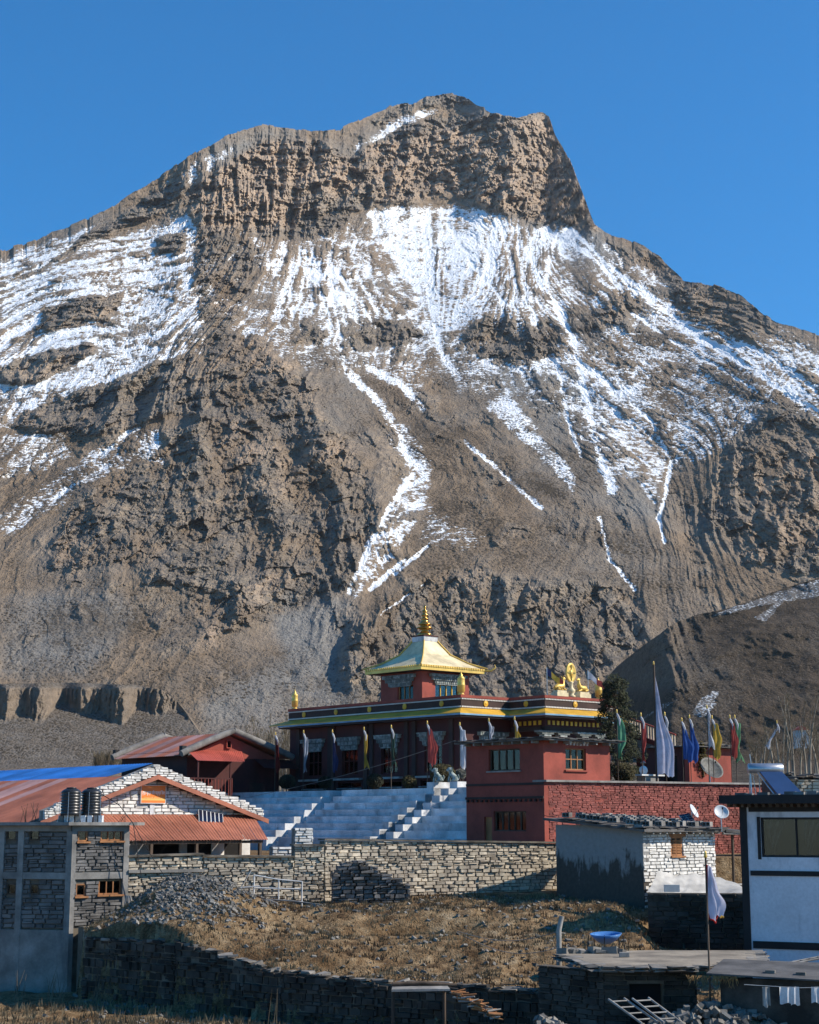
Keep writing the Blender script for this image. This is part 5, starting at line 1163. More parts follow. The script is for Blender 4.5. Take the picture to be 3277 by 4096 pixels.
bx('rear_wall', M_MORTW, sh, .402, hx, hy - .3, hy - .002, 0, ht); bx('end_wall', M_MORTW, sh, hx - .3, hx - .002, .402, hy - .302, 0, ht)
wn = window(sh, (hw[0], 0, hw[2]), 0, hw[1] - hw[0], hw[3] - hw[2], M_LWOOD, M_DARK, 2, 1, .07, rec=.04, sill=M_LWOOD)
for i in range(2):
    for j in range(9):
        w_ = (hw[1] - hw[0] - .14) / 2; bx('louvre', M_LWOOD, wn, .075 + i * w_ + .02, .07 + (i + 1) * w_ - .02, .03, .055, .1 + j * (hw[3] - hw[2] - .2) / 9, .1 + (j + .55) * (hw[3] - hw[2] - .2) / 9)
bx('lintel', M_LWOOD, sh, hw[0] - .15, hw[1] + .15, -.05, -.012, hw[3] + .002, hw[3] + .1)
zc_, zl_, zr_, zb2 = ht + .02, hz(3284, 0, hy), hz(3322, hx), hz(3296, hx, hy)
oz = lambda x, y: zc_ + (zl_ - zc_) * (y / hy) + (zr_ - zc_) * (x / hx) * .6
cr = [(-.4, -.45), (hx + .3, -.45), (hx + .3, hy + .35), (-.4, hy + .35)]
part('roof_deck', M_SLATE, sh, lambda b: b.hexa([(x, y, oz(x, y)) for x, y in cr] + [(x, y, oz(x, y) + .1) for x, y in cr]))
rafters(sh, M_GREYP, 0, (0, -.015, ht + .02), hx, 11, .38, .045)
part('eave_pole', M_GREYP, sh, lambda b: b.tube([(-.2, -.36, ht + .0), (hx * .5, -.37, ht + .03), (hx + .4, -.36, ht - .01)], .05, 7))
for i in range(34):
    e = i % 2; u = random.uniform(-.5, hx + .2) if e == 0 else random.uniform(-.6, hy); w_, d_ = random.uniform(.4, .8), random.uniform(.35, .6); x, y = (u, -.52 + random.uniform(0, .15)) if e == 0 else (-.52 + random.uniform(0, .15), u)
    o = bx('slate', M_SLATE, sh, 0, w_ if e == 0 else d_, 0, d_ if e == 0 else w_, 0, .03); o.location = (x, y, oz(x, y) + .10 + .035 * random.randrange(3)); o.rotation_euler = (random.gauss(0, .03), random.gauss(0, .03), random.gauss(0, .1))
# hollow concrete blocks: one mesh, copied
b = MB(); L, Hh, Dp, t = .40, .19, .20, .035
b.box(0, L, 0, Dp, 0, t, .5); b.box(0, L, 0, Dp, Hh - t, Hh, .5)
for x in (0, (L - t) / 2, L - t): b.box(x, x + t, 0, Dp, t, Hh - t, .5)
b.box(t, L - t, Dp - .02, Dp, t, Hh - t, .5)
blk0 = None; M_BLK = mat('cinder_block', (0.40, 0.37, 0.33), .95, .3, 2.0, rnd=.4)
nb = 0
for r in range(6):
    for i in range(13):
        if random.random() < .12 + .02 * abs(r - 3): continue
        x = .2 + r * .62 + random.uniform(-.04, .04); y = hy - .2 - i * .43 - r * .18
        if y < -.3 or x > hx - .2: continue
        if blk0 is None: o = b.build('hollow_block', M_BLK); blk0 = o; tag(o, 'grey hollow concrete block in rows on the slate roof of the small stone house', 'block', 'hollow blocks on the slate roof')
        else: o = blk0.copy(); COL.objects.link(o)
        p = Vector((x, y, oz(x, y) + .17 + .012 * (r % 2))); rot = Matrix.Rotation(A41, 4, 'Z')
        o.location = H0 + (rot @ p); o.rotation_euler = (random.gauss(0, .03), 0, A41 - math.pi / 2 + random.gauss(0, .05)); nb += 1
# open lean-to beside it
lt = empty('lean_to', H0 + EX * (hx + .1), A41, 'open wooden lean-to with slate roof between the stone house and the black and white house', 'shed')
ll = along(H0 + EX * (hx + .1), EX, 3010, 3400)
part('roof', M_SLATE, lt, lambda b: b.hexa([(.02, -.5, ht - .05), (ll, -.5, ht - .15), (ll, 2.5, ht + .1), (.02, 2.5, ht + .1), (.02, -.5, ht + .05), (ll, -.5, ht - .05), (ll, 2.5, ht + .2), (.02, 2.5, ht + .2)]))
for x in (.75, 1.5): part('post', M_WOOD, lt, lambda b: b.tube([(x, -.2, 0), (x + .03, -.2, ht - .1)], .06, 7))
part('rail', M_GREYP, lt, lambda b: b.tube([(.05, -.3, 1.75), (ll, -.3, 1.72)], .05, 6)); part('rail', M_GREYP, lt, lambda b: b.tube([(.05, -.3, 1.45), (ll, -.3, 1.50)], .05, 6))
part('beam', M_GREYP, lt, lambda b: b.tube([(-.1, -.42, ht - .1), (ll, -.42, ht - .12)], .05, 6)); bx('back_wall', M_STONE, lt, .05, ll, 2.0, 2.3, 0, ht - .02)
# ------------------------------------------------------------------ black and white house, right edge
random.seed(51)
G0 = pt(2963, 3295, 60.0); G0.z = -7.0; AG = R(-27)
gh = empty('black_and_white_house', G0, AG, 'tall white house with broad black trim and a curtained window', 'house')
ug = Vector((math.cos(AG), math.sin(AG), 0)); gu = lambda px, py=3500: along(G0, ug, px, py); ge = lambda py: zat(py, 60.0) + 7.0
GL = gu(3277) + 2.5; M_GW = mat('white_plaster', (0.74, 0.74, 0.77), .9, .08, .7, dirt=((.36, .37, .40), .7, (1.5, 1.5, .35), .57), bmp=.4)
gwin = (gu(3050), gu(3277) + .5, ge(3428), ge(3270))
solid(gh, 'wall', M_GW, 0, GL, 0, .35, 0, ge(3216), [gwin], 'x'); bx('side_wall', M_GW, gh, 0, .35, .352, 3.2, 0, ge(3216))
bx('corner_trim', M_BLACK, gh, -.02, gu(3008, 3800), -.03, -.004, 0, ge(3218)); bx('upper_trim', M_BLACK, gh, gu(3005), GL, -.026, -.004, ge(3248), ge(3218))
for a, c in ((3502, 3482), (3792, 3763)): bx('string_course', M_BLACK, gh, gu(3004), GL, -.045, -.004, ge(a), ge(c))
bx('window_surround', M_BLACK, gh, gwin[0] - .12, gwin[0] - .002, -.02, -.004, gwin[2] - .08, gwin[3] + .02)
part('cornice', M_BLACK, gh, lambda b: (b.box(-.55, GL, -.75, .5, ge(3216), ge(3182)),)); rafters(gh, M_WOOD, 0, (-.4, -.004, ge(3216)), GL + .3, 22, .5, .05)
gwm = window(gh, (gwin[0], 0, gwin[2]), 0, gwin[1] - gwin[0], gwin[3] - gwin[2], M_BLACK, M_GLASS, 2, 1, .07, rec=.08)
M_LACE = mat('lace_curtain', (0.40, 0.39, 0.36), .9, .3, 3)
for k in range(2):
    b = MB(); w_ = (gwin[1] - gwin[0]) / 2; h_ = gwin[3] - gwin[2]; vs = []; cx = w_ * (k + .5) - .15
    for j in range(9):
        t = j / 8
        for i in range(9): s = i / 8 - .5; ww = .62 * (1 - .8 * t); vs.append((cx + s * ww * 1.1 - .1 * t, .30 + .03 * math.sin(i * 2.1 + j), h_ - .1 - t * h_ * .85))
    b.add(vs, [(j * 9 + i, j * 9 + i + 1, j * 9 + i + 10, j * 9 + i + 9) for j in range(8) for i in range(8)], True); b.build('curtain', M_LACE, gwm)
part('roof_deck', M_CONC, gh, lambda b: b.box(.0, GL, .502, 3.4, ge(3200), ge(3184)))
for i in range(24): x = -.3 + i * .42; o = bx('parapet_stone', M_GST, gh, 0, random.uniform(.2, .4), 0, .3, 0, random.uniform(.05, .16)); o.location = (x, .3 + random.uniform(-.2, .6), ge(3182))
# ------------------------------------------------------------------ dark retaining wall of the field, dry-laid
random.seed(61)
def retaining():
    w = empty('retaining_wall', (0, 0, 0), 0, 'long dark drystone retaining wall holding up the brown field', 'wall')
    for i in range(1, len(RW) - 1):
        A, B = RW[i], RW[i + 1]; d = Vector((B.x - A.x, B.y - A.y, 0)); L = d.length; al = math.atan2(d.y, d.x); n = Vector((math.sin(al), -math.cos(al), 0))
        za, zb = gzz(A.x, A.y + .6) + .12, gzz(B.x, B.y + .6) + .12
        za, zb = (A.z + za) / 2, (B.z + zb) / 2
        part('core', M_MORT, w, lambda b: b.hexa([A.xy.to_3d() + Vector((0, .1, -8)), B.xy.to_3d() + Vector((0, .1, -8)), B.xy.to_3d() + Vector((.2, 1.0, -8)), A.xy.to_3d() + Vector((.2, 1.0, -8)), (A.x, A.y + .1, za - .05), (B.x, B.y + .1, zb - .05), (B.x + .2, B.y + 1.0, zb - .08), (A.x + .2, A.y + 1.0, za - .08)]))
        lay(w, M_DST, (A.x, A.y, 0), al, L, -7.2, lambda u: za + (zb - za) * u / L + random.uniform(-.12, .1), .17, .30, depth=.24, proud=.09, limit=60, jit=.6, name='stone')
        for k in range(int(L / .38)):              # flat capstones along the top
            u = (k + random.random() * .6) * .38; p = A.lerp(B, u / L); zc = za + (zb - za) * u / L
            o = bpy.data.objects.new('capstone', stone_variants(M_GSTC)[k % 7]); COL.objects.link(o); o.parent = w; o.location = (p.x, p.y + .25 + random.uniform(-.1, .15), zc + random.uniform(-.03, .06))
            o.scale = (random.uniform(.2, .6), random.uniform(.2, .45), random.uniform(.04, .12)); o.rotation_euler = (random.gauss(0, .12), random.gauss(0, .12), al + random.gauss(0, .3))
M_GSTC = mat('pale_flat_stone', (0.30, 0.275, 0.24), .95, .3, 2.0, rnd=.5)
retaining()
# ------------------------------------------------------------------ low flat-roofed building, bottom right
J0 = pt(2415, 3885, 47.5); Jz = J0.z; J0.z = -7.2
low = empty('low_stone_building', J0, R(3), 'low dark stone building with a flat pale earth roof', 'building')
jz = Jz + 7.2; jl = along(J0, Vector((math.cos(R(3)), math.sin(R(3)), 0)), 2790, 3950)
jh = [(along(J0, Vector((math.cos(R(3)), math.sin(R(3)), 0)), 2520, 3950), along(J0, Vector((math.cos(R(3)), math.sin(R(3)), 0)), 2655, 3950), 1.9 - .2, jz - .35)]
solid(low, 'front_core', M_MORT, 0, jl, .08, .4, 0, jz, jh, 'x'); lay(low, M_DST, (0, 0, 0), 0, jl, .6, jz, .15, .42, depth=.18, holes=jh, limit=200)
bx('doorway', M_DARK, low, jh[0][0], jh[0][1], .41, .43, 1.6, jz - .3)
ws = solid(low, 'side_core', M_MORT, 0, 5.2, .08, .4, 0, jz, (), 'x'); AS = R(-52); us_ = Vector((math.cos(AS), math.sin(AS), 0)); ws.location = -us_ * 2.6; ws.rotation_euler = (0, 0, AS)
ws.scale = (.5, 1, 1)
lay(low, M_DST, -us_ * 2.6, AS, 2.6, .3, jz, .15, .42, depth=.18, limit=90)
rp = [pt(2400, 3886, 47.2), pt(2800, 3884, 47.3), pt(3030, 3862, 49.0), pt(3020, 3822, 53.0), pt(2560, 3818, 53.0), pt(2245, 3835, 51.5), pt(2330, 3862, 49.2)]
M_EROOF = mat('pale_earth_roof', (0.34, 0.285, 0.215), .95, .3, .8, fine=.25, bmp=.4)
part('earth_roof', M_EROOF, low, lambda b: b.prism([(p.x - J0.x, p.y - J0.y, jz + .02) for p in rp], (0, 0, .14))).rotation_euler = (0, 0, -R(3))
for i in range(len(rp)):
    A, B = rp[i], rp[(i + 1) % len(rp)]; d = Vector((B.x - A.x, B.y - A.y, 0)); n = int(d.length / .45)
    if i in (3, 4): continue
    for k in range(n):
        for lay_ in range(2):
            p = A + (B - A) * ((k + .5) / n); o = bpy.data.objects.new('edge_slate', stone_variants(M_GSTC)[(k + i) % 7]); COL.objects.link(o); o.parent = low; o.location = Matrix.Rotation(-R(3), 3, 'Z') @ Vector((p.x - J0.x, p.y - J0.y, jz + .04 + .09 * lay_))
            o.scale = (random.uniform(.35, .62), random.uniform(.4, .7), .06); o.rotation_euler = (random.gauss(0, .03), random.gauss(0, .03), math.atan2(d.y, d.x) - R(3) + random.gauss(0, .1))
def loose(name, mesh, loc, sc, rot, label, cat, group=None):
    o = bpy.data.objects.new(name, mesh); COL.objects.link(o); o.location = loc; o.scale = sc; o.rotation_euler = rot; return tag(o, label, cat, group)
rz = Jz + .17
bxk = MB().box(-.14, .14, -.1, .1, 0, .13).build('roof_brick', M_BLK); bxk.location = pt(2498, 3843, 50.3); bxk.location.z = rz; bxk['label'] = 'lone dark brick lying on the flat earth roof'; bxk['category'] = 'brick'
for i, (px, py) in enumerate(((2262, 3832), (2290, 3838), (2330, 3826), (2380, 3818), (2400, 3830), (2440, 3812), (2480, 3816), (2300, 3824))):
    p = pt(px, py, 51.8); loose('boulder', stone_variants(M_GSTC)[i % 7], (p.x, p.y, rz + .04), (random.uniform(.25, .5), .3, random.uniform(.12, .28)), (.1, .1, random.random() * 3), 'pale loose stone on the inner edge of the flat earth roof', 'stone', 'stones on the earth roof')
# walled shed with tin strip at far right, with washing
Vw = pt(2880, 3900, 46.0); vw = empty('shed', (Vw.x, Vw.y, -7.0), R(-20), 'dark shed with a thin pale roof edge below the black and white house', 'shed')
vz = zat(3905, 46) + 7.0; bx('wall', M_DST, vw, 0, 5.5, 0, .3, 0, vz - .05); part('roof', M_SLATE, vw, lambda b: b.hexa([(-.3, -.35, vz + .06), (5.8, -.35, vz - .12), (5.8, 2.5, vz + .15), (-.3, 2.5, vz + .22), (-.3, -.35, vz + .10), (5.8, -.35, vz - .08), (5.8, 2.5, vz + .19), (-.3, 2.5, vz + .26)]))
for i in range(5): o = bx('roof_weight', M_GSTC, vw, 0, .25, 0, .2, 0, .12); o.location = (1.2 + i * .8, .1, vz + .06 - .03 * i)
part('straw', mat('dry_straw', (.34, .19, .07), .9, .3, 4), vw, lambda b: [b.tube([(x, -.3, vz + .02), (x + random.uniform(-.1, .1), -.42, vz - random.uniform(.05, .28))], [.02, .006], 4) for x in [random.uniform(-.9, .5) for _ in range(60)]], kind='stuff')
wl_ = empty('clothes_line', pt(3040, 3945, 44.5), R(-14), 'washing line strung along the dark shed', 'clothes line'); part('line', M_PALE, wl_, lambda b: b.tube([(-.4, 0, .03), (1, 0, -.02), (2.2, 0, .03)], .008, 5))
M_CLOTH = mat('white_cloth', (.74, .74, .74), .9, .15, 3)
def cloth_sheet(name, m, P, w, h, seed=0, amp=.04, nx=12, nz=10, taper=0.0, parent=None, sag=0.0, yaw=0.0):
    rnd = random.Random(seed); ph = [rnd.uniform(0, 6) for _ in range(4)]; vs = []
    for j in range(nz + 1):
        t = j / nz
        for i in range(nx + 1):
            s = i / nx; x = (s - .5) * w * (1 - taper * t) ; y = amp * (.3 + t) * (math.sin(s * 9 + ph[0]) + .5 * math.sin(s * 17 + ph[1] + 2 * t)); z = -h * t * (1 + .06 * math.sin(s * 7 + ph[2])) - sag * math.sin(math.pi * s)
            vs.append((x * math.cos(yaw) - y * math.sin(yaw), x * math.sin(yaw) + y * math.cos(yaw), z))
    b = MB(); b.add(vs, [(j * (nx + 1) + i, j * (nx + 1) + i + 1, (j + 1) * (nx + 1) + i + 1, (j + 1) * (nx + 1) + i) for j in range(nz) for i in range(nx)], True)
    o = b.build(name, m, parent); o.location = P; return o
for px, w, h, lb, sd, m in ((3065, .19, .5, 'narrow grey cloth hanging on the washing line', 1, M_LACE), (3143, .32, .42, 'white shirt hanging on the washing line, beside the narrow cloth', 2, M_CLOTH), (3180, .22, .45, 'white towel hanging between two white shirts', 3, M_CLOTH), (3265, .25, .4, 'white shirt at the far end of the washing line', 4, M_CLOTH)):
    tag(cloth_sheet('hanging_cloth', m, pt(px, 3948, 44.4), w, h, sd, .03), lb, 'laundry')
# ------------------------------------------------------------------ rubble, firewood and ladders at the bottom edge
random.seed(71)
rub = MB()
for i in range(1500):
    px = random.uniform(2150, 3300); Y = random.uniform(43.0, 46.8); p = pt(px, 4050, Y); z = -5.75 + .9 * math.exp(-((Y - 45.6) / 1.0) ** 2) * (.55 + .45 * math.sin(px / 140)) + random.uniform(-.12, .12)
    me = stone_variants(M_GSTC)[i % 7]; sc = Vector((random.uniform(.10, .32), random.uniform(.10, .3), random.uniform(.06, .18)))
    M = Matrix.LocRotScale(Vector((p.x, p.y, z)), Matrix.Rotation(random.uniform(0, 6), 3, Vector((random.random(), random.random(), 1))).to_quaternion(), sc)
    rub.add([M @ v.co for v in me.vertices], [tuple(q.vertices) for q in me.polygons])
tag(rub.build('rubble', M_GSTC), 'heap of loose rubble stones at the foot of the low building', 'rubble', kind='stuff')
part_r = MB(); X = np.linspace(7 - 5, 26, 60); 
gx, gy = np.meshgrid(np.linspace(3.5, 14, 70), np.linspace(42.5, 47.2, 36)); gzv = -5.9 + .85 * np.exp(-((gy - 45.6) / 1.0) ** 2) * (.55 + .45 * np.sin((gx / gy * F * .983 + CX) / 140)) + .08 * fbm(gx, gy, 3, 3)
grid_obj('earth_bank', np.stack([gx, gy, gzv], -1), {}, M_FIELD)
def ladder(px, py, Y, label, tilt, L=1.7, w=.42, rungs=5, yaw=0.0):
    o = empty('ladder', pt(px, py, Y), yaw, label, 'ladder'); d = Vector((0, math.cos(tilt), math.sin(tilt)))
    for s in (-w / 2, w / 2): MB().tube([Vector((s, 0, 0)), Vector((s, 0, 0)) + d * L], .03, 6).build('side_rail', M_GREYP, o)
    for i in range(rungs): p = d * (L * (i + .6) / rungs); MB().tube([p + Vector((-w / 2, 0, 0)), p + Vector((w / 2, 0, 0))], .022, 6).build('rung', M_GREYP, o)
ladder(2600, 4092, 43.6, 'grey wooden ladder lying on the rubble near the firewood', R(18), 1.5, .5, 4, .5); ladder(2690, 4090, 43.6, 'second grey wooden ladder on the rubble, farther from the firewood', R(18), 1.5, .5, 4, .45)
ladder(3120, 3862, 52.5, 'dark ladder leaning along the foot of the black and white house', R(8), 2.2, .3, 7, -1.25)
# plank shelter with firewood
fp = pt(1560, 3968, 49.6); pl = empty('plank_shelter', fp, R(4), 'pale plank laid as a small roof over the firewood by the retaining wall', 'shelter')
part('plank', M_GREYP, pl, lambda b: b.hexa([(0.05, 0, 0), (1.75, -.05, .02), (1.72, .5, .06), (.1, .5, .05), (.05, 0, .07), (1.75, -.05, .08), (1.72, .5, .12), (.1, .5, .11)]))
for x in (.1, 1.6): part('post', M_WOOD, pl, lambda b: b.tube([(x, .2, -2.3), (x, .2, 0)], .05, 6))
part('beam', M_WOOD, pl, lambda b: b.tube([(.1, .45, .18), (1.0, .5, .2), (2.0, .5, .12)], .06, 6))
for i in range(44):
    t = i / 43; p = pt(1800 + 165 * t, 3972 + 95 * t, 49.0 - .5 * t); L = random.uniform(.25, .5); a = random.uniform(-.5, .5); dz = random.uniform(-.12, .12)
    v = Vector((math.cos(a) * L, random.uniform(-.2, .2), -math.sin(a) * L * .5)); o = MB().tube([p + Vector((0, 0, dz)), p + v + Vector((0, 0, dz))], [random.uniform(.02, .045), .02], 6).build('firewood_stick', M_LWOOD if i % 3 else M_GREYP)
    tag(o, 'split firewood stick in the slanting stack by the plank shelter', 'firewood', 'firewood sticks in the stack')
# ------------------------------------------------------------------ dry grass, bushes and stones on the field
def tuft_field(name, label, n, fn, m, hmin, hmax, seed):
    rnd = random.Random(seed); V = []; Fc = []
    for _ in range(n):
        q = fn(rnd)
        if q is None: continue
        x, y = q; z = gzz_fast(x, y) - .02
        for k in range(4):
            a = rnd.uniform(0, 6.28); h = rnd.uniform(hmin, hmax); l = rnd.uniform(.1, .5) * h; w = .012 + .02 * rnd.random(); px_, py_ = x + rnd.uniform(-.08, .08), y + rnd.uniform(-.08, .08)
            o = len(V); V += [(px_ - w, py_, z), (px_ + w, py_, z), (px_ + math.cos(a) * l, py_ + math.sin(a) * l, z + h)]; Fc.append((o, o + 1, o + 2))
    b = MB(); b.add(V, Fc); b.r = [rnd.random() for _ in Fc]; return tag(b.build(name, m), label, 'grass', kind='stuff')
_gx = np.linspace(-30, 30, 601); _gy = np.linspace(40, 75, 351); _GZ = gz(*np.meshgrid(_gx, _gy))
def gzz_fast(x, y): return float(_GZ[min(350, max(0, int((y - 40) * 10))), min(600, max(0, int((x + 30) * 10)))])
M_GRASS = mat('dry_grass', (.42, .29, .15), .95, .4, 1.0, rnd=.55, bmp=0); M_GRASSD = mat('brown_scrub', (.25, .145, .07), .95, .4, 1.5, rnd=.6, bmp=0)
nz_ = lambda x, y, s: float(fbm(np.array([x / 2.2]), np.array([y / 2.2]), s, 3)[0])
PN = fbm(*np.meshgrid(_gx / 2.2, _gy / 2.2), 901, 4)
def pn(x, y): return PN[min(350, max(0, int((y - 40) * 10))), min(600, max(0, int((x + 30) * 10)))]
def field(rnd):
    x = rnd.uniform(-14, 11); y = rnd.uniform(50, 71)
    if y < wall_y(x) + .4: return None
    return (x, y) if pn(x, y) > -.05 + rnd.uniform(-.2, .2) else None
tuft_field('dry_grass', 'dry straw-coloured grass over the sloping field', 17000, field, M_GRASS, .04, .18, 5)
def field2(rnd):
    x = rnd.uniform(-14, 11); y = rnd.uniform(51, 70)
    if y < wall_y(x) + .4: return None
    return (x, y) if pn(x, y) < -.12 + rnd.uniform(-.1, .1) else None
tuft_field('brown_scrub', 'dark brown low scrub patches on the field bank', 8000, field2, M_GRASSD, .05, .2, 6)
def lower(rnd): x = rnd.uniform(-14, 0); y = rnd.uniform(49.5, 60); return (x, y) if y < wall_y(x) - .3 else None
tuft_field('tall_dry_grass', 'tall dry weeds on the low ground below the retaining wall', 1500, lower, M_GRASS, .06, .32, 8)
def stones_on(name, label, n, fn, m, s0, s1, seed):
    rnd = random.Random(seed); b = MB()
    for i in range(n):
        x, y = fn(rnd); z = gzz_fast(x, y); me = stone_variants(m)[i % 7]; s = rnd.uniform(s0, s1)
        M = Matrix.LocRotScale(Vector((x, y, z + s * .15)), Matrix.Rotation(rnd.uniform(0, 6), 3, Vector((rnd.random() * .6, rnd.random() * .6, 1))).to_quaternion(), Vector((s * rnd.uniform(.7, 1.6), s, s * rnd.uniform(.35, .8))))
        b.add([M @ v.co for v in me.vertices], [tuple(q.vertices) for q in me.polygons], rnd=rnd.random())
    return tag(b.build(name, m), label, 'stones', kind='stuff')
M_SCREE = mat('grey_rubble', (.29, .275, .25), .95, .3, 2.0, rnd=.55)
stones_on('scree', 'grey stone rubble spilling down the mound', 2600, lambda r: (r.gauss(-8.0, 1.1), r.triangular(58.0, 65.5, 62.5)), M_SCREE, .03, .15, 9)
stones_on('field_stones', 'small stones scattered over the field', 1400, lambda r: (r.uniform(-12, 11), r.uniform(53, 70)), M_GSTC, .03, .16, 10)
# pile of broken stone against the long wall
sp_ile = empty('stone_pile', pt(1330, 3560, 66.4), R(8), 'rounded pile of stacked grey stones leaning on the long wall', 'stone pile')
lay(sp_ile, M_GST, (0, 0, -.5), 0, 3.1, 0, lambda u: .5 + 1.15 * max(0, 1 - ((u - 1.0) / 1.35) ** 2) ** .8 if u < 1.9 else .5 + .75 * max(0, 1 - ((u - 1.2) / 2.1) ** 2), .12, .32, depth=.5, proud=.10, jit=.4, name='stone')
part('core', M_MORT, sp_ile, lambda b: b.prism([(.05, .3, -.5), (3.0, .3, -.5), (2.6, .3, .25), (1.7, .3, .7), (1.0, .3, 1.0), (.3, .3, .7)], (0, .5, 0)))
# ------------------------------------------------------------------ pole fences, frames, posts and hoses
random.seed(81)
fr = empty('pipe_frame', pt(1005, 3600, 65.2), R(5), 'pale steel pipe frame standing in front of the lower stone wall', 'frame')
def bar(parent, pts, r=.028, m=M_PALE, name='bar'): return MB().tube(pts, r, 6).build(name, m, parent)
for x, h in ((.1, .95), (1.05, .78), (1.95, .7)): bar(fr, [(x, 0, -.3), (x, 0, h)], name='upright')
bar(fr, [(.1, 0, .93), (1.05, 0, .76), (1.95, 0, .68)]); bar(fr, [(.1, 0, .45), (1.9, .0, .40)]); bar(fr, [(.0, .0, .05), (2.0, -.1, -.08)])
f2 = empty('pole_trestle', pt(945, 3590, 65.0), R(5), 'grey crossed poles leaning beside the pipe frame', 'poles')
bar(f2, [(-.1, 0, -.1), (.55, .2, 1.0)], .03, M_GREYP, 'pole'); bar(f2, [(.0, 0, .35), (.9, 0, .42)], .028, M_PALE, 'pole'); bar(f2, [(.0, .1, .4), (.12, .1, -.1)], .025, M_GREYP, 'pole'); bar(f2, [(.5, .1, .4), (.6, .1, -.1)], .025, M_GREYP, 'pole')
for i, (a, c, lb) in enumerate((((870, 3560), (1060, 3625), 'grey plank lying down the mound from the lower wall'), ((930, 3570), (1110, 3640), 'second grey plank on the mound, below the pipe frame'), ((1040, 3640), (1290, 3602), 'thin pale pole lying on the grass under the pipe frame'))):
    A, B = pt(*a, 64.8), pt(*c, 64.2); A.z = gzz(A.x, A.y) + .12; B.z = gzz(B.x, B.y) + .1; tag(MB().tube([A, A.lerp(B, .5) + Vector((0, 0, .05)), B], .05 if i < 2 else .03, 6).build('plank_pole', M_GREYP), lb, 'pole')
def ground_tube(name, pts, r, m, label, cat, Y0, Y1):
    P = []
    for i, (px, py) in enumerate(pts):
        Y = Y0 + (Y1 - Y0) * i / (len(pts) - 1); p = pt(px, py, Y); P.append(p)
    return tag(MB().tube(P, r, 6).build(name, m), label, cat)
pp = pt(2235, 3810, 52.5); post = MB().tube([(pp.x, pp.y, gzz(pp.x, pp.y) - .4), (pp.x + .02, pp.y, zat(3720, 52.5)), (pp.x + .12, pp.y, zat(3665, 52.5))], [.085, .08, .075], 8).build('wooden_post', M_GREYP); tag(post, 'leaning grey wooden post at the field edge', 'post')
# leaning concrete/wood props at the concrete house corner
pr_ = empty('leaning_planks', pt(505, 3720, 63.6), 0, 'grey boards leaning together beside the concrete house corner', 'boards')
for dx, w_ in ((-.12, .1), (.05, .12), (.2, .1)): MB().tube([(dx * 2.4, -.1, -.5), (dx * .4, .2, 1.25)], [w_ * .8, w_ * .35], 5).build('board', M_GREYP, pr_)
# cables
def cable(name, pts, r, m, label): return tag(MB().tube(pts, r, 5).build(name, m), label, 'cable')
A, B = pt(980, 3192, 99), pt(1822, 2962, 90.5)
def sagline(A, B, s, n=12): return [A.lerp(B, i / n) - Vector((0, 0, s * math.sin(math.pi * i / n))) for i in range(n + 1)]
M_CABLE = smooth_mat('cable_grey', (.18, .16, .14), .7); cable('cable', sagline(A, B, .25), .014, M_CABLE, 'thin pale cable slanting across the temple front')
for i, (a, y1) in enumerate((((700, 3560), 64.6), ((590, 3640), 64.0))):
    P0, P1, P2 = pt(405, 3176, 66.6), pt(533, 3295, 64.2), pt(*a, y1); cable('hose', [P0, P0.lerp(P1, .5) + Vector((.1, 0, .12)), P1] + sagline(P1, P2, .12, 6)[1:], .016, M_BLACK, ('black hose from the tanks drooping far along the pale wall', 'black hose from the tanks hanging near the leaning boards')[i])
cable('cable', sagline(pt(2240, 3725, 53), pt(1830, 3725, 55), .3), .012, M_CABLE, 'thin wire from the wooden post across the field'); cable('cable', sagline(pt(2240, 3790, 53), pt(1860, 3745, 55), .35), .012, M_CABLE, 'lower thin wire sagging from the wooden post over the field')
cable('cable', sagline(pt(2178, 3262, 75), pt(2230, 3262, 72), .05), .015, M_BLACK, 'short black wire from the red house to the slate roof')
# ------------------------------------------------------------------ blue solar cooker dish
sc_ = empty('solar_cooker', pt(2425, 3800, 54.0), 0, 'blue bowl-shaped solar cooker on thin legs at the field edge', 'solar cooker')
M_BOWL = smooth_mat('blue_enamel', (.08, .22, .50), .3); dish0 = pt(2425, 3735, 54.0).z - sc_.location.z; rr = .51
o = MB().lathe([(0, -.34), (rr * .3, -.31), (rr * .6, -.22), (rr * .85, -.10), (rr, .0), (rr - .02, .005), (rr * .83, -.085), (rr * .58, -.2), (rr * .3, -.285), (0, -.31)], n=32).build('bowl', M_BOWL, sc_); o.location = (0, 0, dish0); o.rotation_euler = (R(4), R(-2), 0)
for a in (.3, 2.4, 4.5): bar(sc_, [(math.cos(a) * .45, math.sin(a) * .45, -.3), (math.cos(a) * .46, math.sin(a) * .46, dish0 - .02)], .015, M_BLACK, 'leg')
bar(sc_, [(-.62, -.1, -.3), (-.55, 0, dish0 - .05)], .015, M_BLACK, 'leg'); bar(sc_, [(.62, -.1, -.3), (.55, 0, dish0 - .05)], .015, M_BLACK, 'leg')
